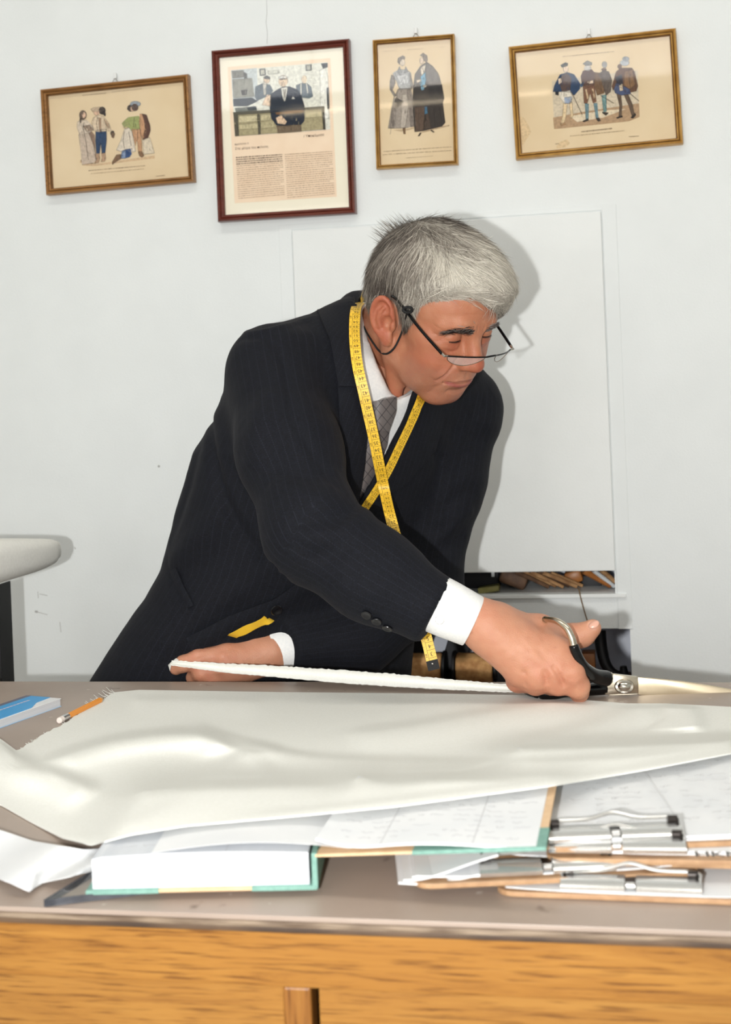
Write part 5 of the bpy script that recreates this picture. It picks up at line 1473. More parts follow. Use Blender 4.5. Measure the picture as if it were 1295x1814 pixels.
# right half
zr_ = LZb + H - .001
ra, rb = PZ(558, 1519, zr_), PZ(966, 1506, TZ + .049); rc = PZ(985, 1402, TZ + .049)
vx = (rb - ra); wR = np.linalg.norm(vx); vx /= wR; vy = (rc - rb); vy[2] = 0; vy -= vx * (vy @ vx) * .0; vy /= np.linalg.norm(vy)
def Rp(x, y, z): return ra + vx * x + vy * y + np.array([0, 0, z])
def rbox(x0, x1, y0, y1, z0, z1): return MB().prism([Rp(x0, y0, z0), Rp(x1, y0, z0), Rp(x1, y1, z0), Rp(x0, y1, z0)], (0, 0, z1 - z0))
rbox(0, wR, 0, depth, 0, .0022).build('cover', M['buff'], LG, bevel=.0006)
rbox(wR - .105, wR + .0008, -.0008, .045, -.0004, .0026).build('cover_corner', M['greencloth'], LG, bevel=.0005)
G = np.array([[Rp(.001 + (wR - .008) * i / 24, .002 + (depth - .02) * j / 6, .0028 + .0055 * math.sin(math.pi * min(1, (i / 24) * 1.15)) + .012 * max(0, 1 - i / 7) ** 2) for j in range(7)] for i in range(25)])
sheet('right_page', G, .002, M['paper'], LG)
def scribbles(name, f, rows, parent, seed, m, h=.0004, w=.0005, vline=None):
    """rows of faint handwriting and a ruled line lying on a page; f(u,v) gives the surface point"""
    rg = np.random.RandomState(seed); b = MB()
    for v0 in rows:
        u = rg.uniform(.05, .2)
        while u < .92:
            l = rg.uniform(.02, .09)
            if rg.uniform() < .75:
                pts = []
                for q in np.linspace(0, 1, 7): pts.append(f(u + l * q, v0 + rg.uniform(-.012, .012)) + np.array([0, 0, h]))
                b.tube(pts, w, 4, flat=.3)
            u += l + rg.uniform(.01, .06)
    if vline is not None:
        for x in vline: b.tube([f(x, t) + np.array([0, 0, h]) for t in np.linspace(0, .95, 8)], w * .6, 4, flat=.3)
    o = b.build(name, m, parent); o['kind'] = 'stuff'; return o
def fL(u, v): k = u; return Lp(.002 + (wL - .004) * u, (depth - .012) * v, .002 + H + .0022 * math.sin(math.pi * u))
def fR(u, v):
    i = u * 24; return Rp(.001 + (wR - .008) * u, .002 + (depth - .02) * v, .0028 + .0055 * math.sin(math.pi * min(1, u * 1.15)) + .012 * max(0, 1 - i / 7) ** 2)
scribbles('handwriting', fL, np.arange(.12, .9, .075), LG, 1, M['faintink'], vline=(.62,))
scribbles('handwriting', fR, np.arange(.10, .9, .075), LG, 2, M['faintink'], vline=(.72, .30))

# clipboards
M['hardboard'] = mat('brown_hardboard', (178, 142, 106), (160, 124, 90), 0.55, scale=90)
M['chrome'] = mat('chrome', (214, 214, 212), rough=0.2, metal=0.75)
M['darkfoot'] = mat('clip_spring_dark', (56, 52, 50), rough=0.3, metal=0.8)
def clipboard(label, a, b, z, papers, clip=(.0, 1.0), wid=.225, length=.285, seed=0, lever='wire', skew=0.0, paper_in=(.006, .006), text=None):
    """a, b: pixels of two points on the front edge (left, right); z: underside height; length runs away from the viewer"""
    A_, B_ = PZ(a[0], a[1], z), PZ(b[0], b[1], z); ex = (B_ - A_); ex /= np.linalg.norm(ex); ey = np.array([-ex[1], ex[0], 0])
    root = empty('clipboard', tuple(A_)); tag(root, label, 'clipboard', 'clipboards stacked on the counter')
    def q(x, y, h): return A_ + ex * x + ey * y + np.array([0, 0, h])
    r = .014; out = []
    for cx, cy, a0 in ((r, r, 180), (wid - r, r, 270), (wid - r, length - r, 0), (r, length - r, 90)):
        for k in range(5): an = R(a0 + 22.5 * k); out.append(q(cx + r * math.cos(an), cy + r * math.sin(an), 0))
    MB().prism(out, (0, 0, .0042)).build('board', M['hardboard'], root, bevel=.0007)
    rg = np.random.RandomState(seed); h = .0044
    for k in range(papers[0]):
        t = papers[1] / papers[0] * rg.uniform(.6, 1.2); dx, dy = rg.uniform(-.004, .004, 2); 
        x0, x1, y0, y1 = paper_in[0] + dx, wid - paper_in[0] + dx, paper_in[1] + dy, length - .01 + dy
        curl = rg.uniform(.001, .004)
        G = np.array([[q(x0 + (x1 - x0) * i / 14, y0 + (y1 - y0) * j / 6, h + t + curl * (abs(i / 14 - .5) * 2) ** 3 * (1 - .5 * j / 6)) for j in range(7)] for i in range(15)])
        sheet('paper_sheet', G, t * .92, M['paper'], root); h += t
    tp = h
    cx = clip[0]; cw = .107; ch = .021
    # spring jaw: two chrome bars gripping the paper with a notch between, lever bar behind on two black pivots
    y0 = .004
    for x0, x1 in ((cx, cx + cw * .46), (cx + cw * .54, cx + cw)):
        c = MB(); pr = [(y0, tp - .0005), (y0 - .0015, tp + .003), (y0 + .002, tp + .0062), (y0 + .014, tp + .0085), (y0 + .022, tp + .0050), (y0 + .022, tp + .0035), (y0 + .013, tp + .0068), (y0 + .003, tp + .0046), (y0 + .0012, tp + .0030), (y0 + .002, tp)]
        c.loft([[q(x0, yy, zz) for yy, zz in pr], [q(x1, yy, zz) for yy, zz in pr]]); c.build('clip_jaw', M['chrome'], root, smooth=True)
    MB().prism([q(cx + cw * .42, y0 + .006, .0044), q(cx + cw * .58, y0 + .006, .0044), q(cx + cw * .58, y0 + .02, .0044), q(cx + cw * .42, y0 + .02, .0044)], (0, 0, tp - .0044 + .006)).build('clip_base', M['darkfoot'], root, bevel=.001)
    MB().tube([q(cx + cw * .47, y0 + .004, tp + .004), q(cx + cw * .53, y0 + .004, tp + .004)], .003, 10).build('rivet', M['chrome'], root, smooth=True)
    if lever:
        lz = tp + .0115
        pts = [q(cx + .002, y0 + .012, tp + .006), q(cx + .003, y0 + .016, lz), q(cx + cw * .30, y0 + .017, lz + .0005), q(cx + cw * .46, y0 + .018, lz + .0045), q(cx + cw * .54, y0 + .018, lz + .0045), q(cx + cw * .70, y0 + .017, lz + .0005), q(cx + cw - .003, y0 + .016, lz), q(cx + cw - .002, y0 + .012, tp + .006)]
        MB().tube(smoothpath(pts, 3), .0016, 8).build('clip_lever', M['chrome'], root, smooth=True)
        for x in (cx + .002, cx + cw - .010):
            MB().tube([q(x, y0 + .014, lz - .001), q(x + .008, y0 + .014, lz - .001)], .0034, 10).build('pivot_coil', M['darkfoot'], root, smooth=True)
            MB().tube([q(x + (.001 if x < cx + .05 else .007), y0 + .012, lz), q(x + (.001 if x < cx + .05 else .007), y0 + .006, tp + .001)], .0015, 6).build('clip_arm', M['darkfoot'], root, smooth=True)
    return root, q, tp
cA, _, tA = clipboard('lowest clipboard, its bare front edge resting on the counter top', (878, 1588), (1290, 1604), TZ + .0006, (1, .0010), clip=(.050, 1), seed=1)
cB, qB, tB = clipboard('tilted clipboard sticking out left, with curled papers at its left end', (734, 1577), (1190, 1556), TZ + .0090, (2, .0025), clip=(.052, 1), seed=2, paper_in=(.003, .008))
cC, _, _ = clipboard('clipboard half hidden in the middle of the stack under the ledger', (866, 1531), (1204, 1538), TZ + .0150, (1, .0010), clip=(.052, 1), seed=3, lever=None, wid=.21)
cD, _, tD = clipboard('second clipboard from the top with a printed sheet at right', (968, 1530), (1290, 1534), TZ + .0200, (2, .0030), clip=(.002, 1), seed=4)
cE, qE, tE = clipboard('topmost clipboard holding a handwritten sheet, chrome clip in front', (968, 1512), (1290, 1500), TZ + .0280, (2, .0030), clip=(.003, 1), seed=5, length=.29)
def fE(u, v): return qE(.01 + .205 * u, .03 + .25 * v, tE + .0022)
scribbles('handwriting', fE, np.arange(.04, .95, .06), cE, 5, M['faintink'], h=.0012, vline=(.5,))
# curled loose sheets at the left end of the tilted clipboard
for k, (z0, lift, sh) in enumerate(((.006, .002, 0), (.011, .014, .004))):
    G = np.array([[qB(-.012 + sh + .075 * i / 16, .006 + .10 * j / 5, tB - .006 + z0 * .7 + lift * (i / 16) ** 2 - .002 * math.sin(i / 16 * 5 + k)) for j in range(6)] for i in range(17)])
    sheet('curled_sheet', G, .0016, M['paper'], cB)
def fB(u, v): return qB(-.006 + .05 * u, .012 + .09 * v, tB + .0055 + .010 * u * u)
# printed heading on the sheet of the second board
def flat_text(s, size, org, ex, ey, m, parent, name='printed_text', h=.0005):
    V2, F2 = text_mesh(s, size); n = np.cross(ex, ey); V = [org + ex * a + ey * b + n * h for a, b in V2]
    return MB().add(V, F2).build(name, m, parent)
org = PZ(1272, 1515, TZ + .0290); flat_text('HKN', .017, org, np.array([1., .05, 0]), np.array([-.05, 1., 0]), M['ink'], cD)

# crumpled white paper under the cloth at the left
rg = np.random.RandomState(12)
pt = [(-60, 1455), (0, 1470), (60, 1490), (150, 1505), (215, 1500)]; pb_ = [(-60, 1530), (0, 1555), (52, 1580), (75, 1563), (160, 1545)]
A_, B_ = resample(pt, 26), resample(pb_, 26)
G = np.array([[PZ(*(A_[i] * (1 - j / 9) + B_[i] * j / 9), TZ + .0075 + .004 * math.sin(i * .5 + j * .4) + .006 * (1 - j / 9) * math.sin(math.pi * i / 25)) for j in range(10)] for i in range(26)])
pp, _ = sheet('crumpled_paper', G, .0006, M['paper'], None); pp.name = 'crumpled_paper'
tag(pp, 'creased white paper pattern beside the ledger at the counter\'s left', 'paper')
pp2G = np.array([[PZ(*(np.array([-60, 1535]) * (1 - i / 12) + np.array([40, 1572]) * i / 12 + np.array([4 * j, -8 * j])), TZ + .004 + .001 * math.sin(i)) for j in range(5)] for i in range(13)])
p2, _ = sheet('paper_sheet', pp2G, .0006, M['paper'], None); p2.name = 'paper_sheet'; tag(p2, 'flat white paper corner below the creased paper pattern', 'paper')

# blue notebook and pencil
M['bluecover'] = mat('bright_blue_cover', (36, 158, 222), (30, 148, 212), 0.35, scale=10)
M['paleblue'] = mat('pale_blue_cover', (150, 190, 222), (180, 206, 228), 0.4, scale=14)
M['pinkish'] = mat('pale_pink_print', (206, 186, 190), rough=0.5)
M['greycover'] = mat('dark_grey_cover_strip', (92, 92, 112), rough=0.4)
nb = [PZ(-95, 1252, TZ), PZ(108, 1252, TZ), PZ(-10, 1300, TZ), PZ(-215, 1292, TZ)]
c0, c1 = PZ(109, 1251, TZ + .0005), PZ(0, 1290, TZ + .0005); c3 = PZ(50, 1234, TZ + .0005)
ea = (c1 - c0); ea /= np.linalg.norm(ea); eb = np.array([ea[1], -ea[0], 0]); eb = eb if eb @ (c3 - c0) > 0 else -eb
NBK = empty('blue_notebook', tuple(c0)); tag(NBK, 'small blue and white notebook with printed title at the left edge', 'notebook')
def nq(x, y, z): return c0 + ea * x + eb * y + np.array([0, 0, z])
wd_, ln_ = .058, .15; th_ = .0095
MB().prism([nq(.001, .001, 0), nq(ln_, .001, 0), nq(ln_, wd_, 0), nq(.001, wd_, 0)], (0, 0, th_)).build('pages', M['pages'], NBK)
MB().prism([nq(0, 0, -.0004), nq(ln_, 0, -.0004), nq(ln_, wd_ + .001, -.0004), nq(0, wd_ + .001, -.0004)], (0, 0, .0008)).build('back_cover', M['paleblue'], NBK)
MB().prism([nq(0, 0, th_), nq(ln_, 0, th_), nq(ln_, wd_, th_), nq(0, wd_, th_)], (0, 0, .0008)).build('front_cover', M['paper'], NBK, bevel=.0002)
MB().prism([nq(.0, .018, th_ + .0008), nq(.03, .016, th_ + .0008), nq(.055, .003, th_ + .0008), nq(ln_, .001, th_ + .0008), nq(ln_, wd_ - .008, th_ + .0008), nq(.0, wd_ - .008, th_ + .0008)], (0, 0, .0003)).build('cover_print', M['bluecover'], NBK)
MB().prism([nq(0, wd_ - .008, th_ + .0008), nq(ln_, wd_ - .008, th_ + .0008), nq(ln_, wd_, th_ + .0008), nq(0, wd_, th_ + .0008)], (0, 0, .0004)).build('binding_strip', M['greycover'], NBK)
tx = MB()
for k in range(16): tx.prism([nq(.022 + .0065 * k, .0335, th_ + .0011), nq(.0265 + .0065 * k, .0335, th_ + .0011), nq(.0265 + .0065 * k, .0362, th_ + .0011), nq(.022 + .0065 * k, .0362, th_ + .0011)], (0, 0, .0002))
tx.build('cover_lettering', M['pinkish'], NBK)['kind'] = 'stuff'
M['pencilpaint'] = mat('orange_pencil_paint', (232, 146, 40), rough=0.3)
M['pencilwood'] = mat('pencil_wood', (214, 172, 122), rough=0.7); M['graphite'] = mat('graphite', (40, 40, 42), rough=0.4)
M['eraser'] = mat('worn_eraser', (226, 214, 206), rough=0.8); 
PN = empty('pencil', tuple(PZ(105, 1278, TZ))); tag(PN, 'orange pencil with a white eraser lying on the bare counter', 'pencil')
p0, p1 = PZ(104, 1277, TZ + .0042), PZ(184, 1237, TZ + .0042); dd = (p1 - p0); Lp_ = np.linalg.norm(dd); dd /= Lp_
pp_ = lambda s: p0 + dd * Lp_ * s
rr = .0039
MB().tube([pp_(.19), pp_(.90)], rr, 6).build('barrel', M['pencilpaint'], PN)
MB().tube([pp_(.90), pp_(.97)], [rr, .0016], 10).build('sharpened_wood', M['pencilwood'], PN, smooth=True)
MB().tube([pp_(.97), pp_(1.0)], [.0016, .0003], 8).build('lead', M['graphite'], PN, smooth=True)
MB().tube([pp_(.07), pp_(.09), pp_(.10), pp_(.12), pp_(.13), pp_(.15), pp_(.16), pp_(.19)], [rr + .0004, rr + .0004, rr, rr + .0004, rr, rr + .0004, rr, rr], 14).build('ferrule', M['chrome'], PN, smooth=True)
MB().tube([pp_(0), pp_(.01), pp_(.07)], [.0026, rr, rr], 14).build('eraser', M['eraser'], PN, smooth=True)
# ------------------------------------------------------------------ framed pictures
M['gold'] = mat('gilt_frame', (176, 128, 60), (206, 160, 88), 0.34, metal=0.35, scale=40)
M['golddark'] = mat('gilt_frame_dark_groove', (92, 60, 28), (120, 82, 40), 0.45, scale=40)
M['brownwood'] = wood('brown_gilt_wood', (112, 74, 36), (150, 104, 54), (166, 120, 66), rough=.4, coat=.2)
M['mahogany'] = wood('mahogany_frame', (76, 28, 20), (98, 40, 28), (112, 50, 36), rough=.3, coat=.4)
M['oldpaper'] = mat('yellowed_paper', (222, 202, 168), (214, 192, 156), 0.85, scale=9, detail=5)
M['matboard'] = mat('cream_mat_board', (238, 232, 212), rough=0.8)
M['newsprint'] = mat('pinkish_newsprint', (240, 218, 192), (236, 212, 185), 0.8, scale=30)
M['wire'] = mat('hanger_wire', (120, 116, 108), rough=0.35, metal=0.9); M['plastic'] = mat('clear_hook', (222, 224, 224), rough=0.3)
M['picglass'] = plate_glass(); M['picglass'].name = 'picture_glass'
for _n in M['picglass'].node_tree.nodes:
    if _n.type == 'BSDF_TRANSPARENT': _n.inputs[0].default_value = (1, 1, 1, 1)
def col_mat():
    m, nt, b = new_mat('coloured_print')
    at = N(nt, 'ShaderNodeAttribute'); at.attribute_name = 'Col'
    no = N(nt, 'ShaderNodeTexNoise'); no.inputs['Scale'].default_value = 260; no.inputs['Detail'].default_value = 3
    tc = N(nt, 'ShaderNodeTexCoord'); L(nt, tc.outputs['Object'], no.inputs['Vector'])
    rp = N(nt, 'ShaderNodeValToRGB'); rp.color_ramp.elements[0].position = .3; rp.color_ramp.elements[1].position = .7
    rp.color_ramp.elements[0].color = (.72, .72, .72, 1); rp.color_ramp.elements[1].color = (1.12, 1.12, 1.12, 1)
    L(nt, no.outputs['Fac'], rp.inputs['Fac'])
    mx = N(nt, 'ShaderNodeMix', data_type='RGBA', blend_type='MULTIPLY'); mx.inputs[0].default_value = .8
    L(nt, at.outputs['Color'], mx.inputs[6]); L(nt, rp.outputs['Color'], mx.inputs[7]); L(nt, mx.outputs[2], b.inputs['Base Color'])
    b.inputs['Roughness'].default_value = 0.85
    return m
M['print'] = col_mat()
def picture(name, label, corners, fw, fd, m_out, m_in, hanger, paper='oldpaper', lean=.0):
    """corners: pixels of the outer frame, clockwise from top left"""
    yb = YW - .001; yf = YW - .001 - fd
    C4 = [PY(x, y, yf) for x, y in corners]
    cen = sum(C4) / 4; ex = (C4[1] - C4[0] + C4[2] - C4[3]); ex[1] = 0; w = np.linalg.norm(ex) / 2; ex /= np.linalg.norm(ex)
    ez = np.array([-ex[2], 0, ex[0]]); h = (np.linalg.norm(C4[0] - C4[3]) + np.linalg.norm(C4[1] - C4[2])) / 2
    root = empty(name, tuple(cen + np.array([0, fd, 0]))); tag(root, label, 'picture', 'framed prints on the wall')
    def q(x, z, y): return np.array([cen[0], 0, cen[2]]) + ex * x + ez * z + np.array([0, y, 0])
    prof = [(0, fd), (0, .004), (.10, .001), (.28, .0), (.48, .003), (.55, .0045), (.62, .0025), (.82, .004), (.97, .0075), (1.0, .010), (1.0, fd)]   # (across 0 outer..1 inner, depth from front)
    sides = [((-w / 2, h / 2), (w / 2, h / 2)), ((w / 2, h / 2), (w / 2, -h / 2)), ((w / 2, -h / 2), (-w / 2, -h / 2)), ((-w / 2, -h / 2), (-w / 2, h / 2))]
    for (x0, z0), (x1, z1) in sides:
        b = MB(); r0, r1 = [], []
        for a, d in prof:
            s = a * fw
            r0.append(q(x0 - math.copysign(s, x0), z0 - math.copysign(s, z0), yf + d)); r1.append(q(x1 - math.copysign(s, x1), z1 - math.copysign(s, z1), yf + d))
        b.loft([r0, r1], cap=True); o = b.build('frame_side', [m_out, m_in], root, smooth=True)
        # darker groove strips: faces of the profile between the two mouldings
        me = o.data
        if m_in is not m_out:
            idx = [0] * len(me.polygons); np_ = len(prof)
            for f in range(np_): idx[f] = 1 if f in (4, 5, 7, 8) else 0
            me.polygons.foreach_set('material_index', idx)
    iw, ih = w / 2 - fw * .9, h / 2 - fw * .9; yp = yf + .0125
    MB().prism([q(-iw, ih, yp), q(iw, ih, yp), q(iw, -ih, yp), q(-iw, -ih, yp)], (0, .003, 0)).build('paper', M[paper], root)
    MB().prism([q(-iw, ih, yf + .0095), q(iw, ih, yf + .0095), q(iw, -ih, yf + .0095), q(-iw, -ih, yf + .0095)], (0, .0012, 0)).build('glass', M['picglass'], root)
    if hanger:
        t = q(hanger, h / 2, yf + fd * .7)
        MB().tube([t + np.array([-.008, 0, -.002]), t + np.array([0, -.001, .009]), t + np.array([.008, 0, -.002])], .0007, 6).build('hanger_ring', M['wire'], root)
        MB().box(t + np.array([-.003, -.002, .008]), t + np.array([.003, .004, .019])).build('wall_hook', M['plastic'], root, bevel=.001)
    return root, yp, q
def prints(root, yp, crop, polys, name='printed_figures', lines=(), skip=1):
    """flat printed shapes on the paper. crop: (x0, y0, scale) turning sketch coordinates into picture pixels"""
    x0, y0, s = crop; V, F, C_ = [], [], []; yy = yp
    for k, (c, pts) in enumerate(polys):
        b = len(V); y = yp - .0002 - .00002 * k; cl = lin(c)[:3]
        V += [PY(x0 + a / s, y0 + d / s, y) for a, d in pts]; C_ += [cl] * len(pts); F.append(list(range(b, len(V))))
    for c, w, pts in lines:
        y = yp - .0002 - .00002 * (len(polys) + 1); cl = lin(c)[:3]
        for (a0, d0), (a1, d1) in zip(pts[:-1], pts[1:]):
            n = np.array([-(d1 - d0), a1 - a0], float); n *= w / 2 / (np.linalg.norm(n) + 1e-9); b = len(V)
            for aa, dd in ((a0 + n[0], d0 + n[1]), (a1 + n[0], d1 + n[1]), (a1 - n[0], d1 - n[1]), (a0 - n[0], d0 - n[1])): V.append(PY(x0 + aa / s, y0 + dd / s, y))
            C_ += [cl] * 4; F.append([b, b + 1, b + 2, b + 3])
    # engraved outlines and shading strokes
    rg = np.random.RandomState(5); y = yp - .0002 - .00002 * (len(polys) + 2)
    def stroke(p, q, w, cl):
        n = np.array([-(q[1] - p[1]), q[0] - p[0]], float); n *= w / 2 / (np.linalg.norm(n) + 1e-9); b = len(V)
        for aa, dd in ((p[0] + n[0], p[1] + n[1]), (q[0] + n[0], q[1] + n[1]), (q[0] - n[0], q[1] - n[1]), (p[0] - n[0], p[1] - n[1])): V.append(PY(x0 + aa / s, y0 + dd / s, y))
        C_.extend([cl] * 4); F.append([b, b + 1, b + 2, b + 3])
    for k, (c, pts) in enumerate(polys[skip:]):
        cl = np.array(lin(c)[:3]); P2 = np.array(pts, float); lo, hi = P2.min(0), P2.max(0); ar = (hi - lo)
        dkc = tuple(cl * .42); u = s / 4.3
        for i in range(len(pts)): 
            if rg.uniform() < .85: stroke(pts[i], pts[(i + 1) % len(pts)], 2.6 * u, dkc)
        for _ in range(int(min(26, ar[0] * ar[1] / (260 * u * u)))):
            p = lo + rg.uniform(size=2) * ar
            q = p + np.array([rg.uniform(-4, 4), rg.uniform(8, 30)]) * u
            if inpoly(np.array([p[0], q[0]], np.float32), np.array([p[1], q[1]], np.float32), pts).max() < -1: stroke(p, q, rg.uniform(2, 4.5) * u, tuple(np.clip(cl * rg.choice([.55, .7, 1.35]), 0, 1)))
    me = mesh(name, V, F); vcol(me, 'Col', np.array(C_)); o = link(name, me, M['print'], root, keep=True); o['kind'] = 'stuff'; return o
def blob(cx, cy, rx, ry, n=12, rot=0):
    return [(cx + rx * math.cos(t) * math.cos(rot) - ry * math.sin(t) * math.sin(rot), cy + rx * math.cos(t) * math.sin(rot) + ry * math.sin(t) * math.cos(rot)) for t in [2 * math.pi * k / n for k in range(n)]]
def textline(x0, y0, x1, y1, c, w, seed, gap=.25):
    rg = np.random.RandomState(seed); out = []; t = 0
    while t < 1:
        l = rg.uniform(.015, .06); e = min(1, t + l)
        out.append((c, w * rg.uniform(.7, 1.1), [(x0 + (x1 - x0) * t, y0 + (y1 - y0) * t), (x0 + (x1 - x0) * e, y0 + (y1 - y0) * e)])); t = e + rg.uniform(.004, .016)
    return out
# 1: costume print, far left
pic, yp, _ = picture('framed_print', 'leftmost framed print in brown gilt wood, figure in blue breeches', [(66, 158), (330, 131), (345, 321), (84, 345)], .0125, .018, M['brownwood'], M['golddark'], .0005)
skin_, dk = (222, 186, 158), (70, 54, 44)
polys = [((206, 176, 140), [(375, 700), (370, 722), (480, 732), (620, 712), (760, 690), (905, 670), (908, 690), (700, 715), (480, 745), (390, 742)]),
    # lady
    ((196, 178, 160), [(362, 520), (372, 600), (385, 735), (470, 722), (488, 700), (470, 600), (440, 500), (400, 480)]), ((140, 112, 92), [(430, 500), (470, 600), (490, 700), (480, 620), (475, 520), (450, 490)]),
    ((214, 198, 178), [(352, 430), (370, 420), (420, 415), (445, 440), (470, 480), (440, 505), (370, 520), (350, 470)]), ((150, 128, 108), [(395, 460), (440, 450), (470, 490), (420, 500)]), ((112, 92, 76), blob(392, 380, 26, 34)), (skin_, blob(398, 380, 15, 22)), ((80, 62, 50), [(372, 395), (382, 410), (376, 440), (368, 420)]),
    # gentleman in blue breeches
    ((24, 56, 92), [(484, 490), (560, 480), (562, 560), (552, 650), (528, 655), (520, 575), (512, 655), (488, 655), (482, 560)]),
    ((216, 196, 168), [(466, 400), (500, 380), (540, 390), (580, 440), (595, 490), (575, 495), (556, 460), (560, 495), (505, 500), (478, 495), (462, 470), (455, 430)]), ((170, 140, 112), [(505, 400), (520, 400), (524, 495), (512, 498)]), ((186, 158, 128), [(540, 400), (575, 440), (585, 480), (560, 460)]),
    ((178, 146, 116), [(476, 660), (510, 655), (514, 690), (505, 722), (475, 728), (485, 700)]), ((178, 146, 116), [(522, 655), (552, 650), (556, 690), (548, 712), (522, 715), (528, 690)]), ((60, 46, 38), blob(604, 510, 14, 18)), ((120, 92, 68), [(595, 500), (622, 512), (612, 548), (598, 540)]),
    (skin_, blob(490, 358, 22, 24)), ((200, 178, 150), [(448, 338), (470, 326), (520, 322), (545, 345), (520, 350), (462, 356)]), ((58, 44, 38), blob(530, 348, 24, 28)), ((50, 38, 34), [(540, 340), (556, 372), (552, 390), (530, 372)]),
    # kneeling figure
    ((214, 202, 184), [(690, 480), (722, 470), (745, 500), (770, 640), (740, 645), (700, 625), (664, 640), (632, 630), (665, 560)]), ((36, 70, 120), [(700, 625), (735, 622), (742, 660), (728, 680), (690, 690), (665, 690), (672, 655)]), ((130, 150, 180), [(672, 640), (700, 626), (696, 690), (662, 690)]), ((122, 92, 64), [(632, 665), (662, 660), (668, 690), (620, 720), (604, 735), (602, 715)]), ((206, 180, 150), blob(700, 455, 24, 24)),
    # cavalier in green with cloak
    ((150, 158, 96), [(690, 420), (720, 395), (790, 385), (810, 420), (800, 480), (740, 490), (720, 470), (690, 470), (672, 440)]), ((196, 150, 112), [(800, 370), (830, 375), (850, 440), (845, 520), (820, 560), (800, 480), (795, 420)]), ((84, 52, 40), [(815, 370), (848, 378), (872, 450), (876, 490), (858, 545), (830, 565), (822, 540), (838, 480), (832, 420)]),
    ((190, 146, 108), [(742, 480), (805, 480), (812, 560), (815, 650), (790, 655), (782, 570), (776, 560), (768, 600), (752, 540)]), ((126, 94, 66), [(790, 640), (816, 640), (830, 670), (815, 684), (795, 670)]), ((216, 202, 178), [(818, 560), (870, 540), (905, 652), (830, 662)]), ((62, 48, 42), blob(735, 330, 26, 24)), (skin_, blob(745, 336, 14, 18)), ((150, 158, 166), blob(768, 300, 38, 20)), ((88, 66, 56), blob(765, 325, 24, 26))]
lines = textline(432, 778, 840, 742, (150, 128, 104), 5, 1) + textline(448, 800, 832, 765, (160, 138, 112), 4, 2) + textline(388, 238, 560, 222, (150, 128, 104), 5, 3) + textline(600, 214, 815, 190, (176, 156, 130), 4, 4) + textline(918, 818, 980, 812, (140, 120, 100), 5, 5)
lines += [(dk, 3, [(400, 430), (395, 480), (412, 560), (430, 700)]), (dk, 3, [(500, 395), (488, 440), (500, 495)]), (dk, 3, [(558, 440), (575, 480)]), (dk, 3, [(690, 500), (680, 560), (690, 620)]), (dk, 3, [(720, 500), (730, 560), (745, 630)]), (dk, 3, [(760, 400), (755, 470)]), (dk, 3, [(782, 480), (786, 560)])]
prints(pic, yp, (50, 110, 4.047), polys, lines=lines)
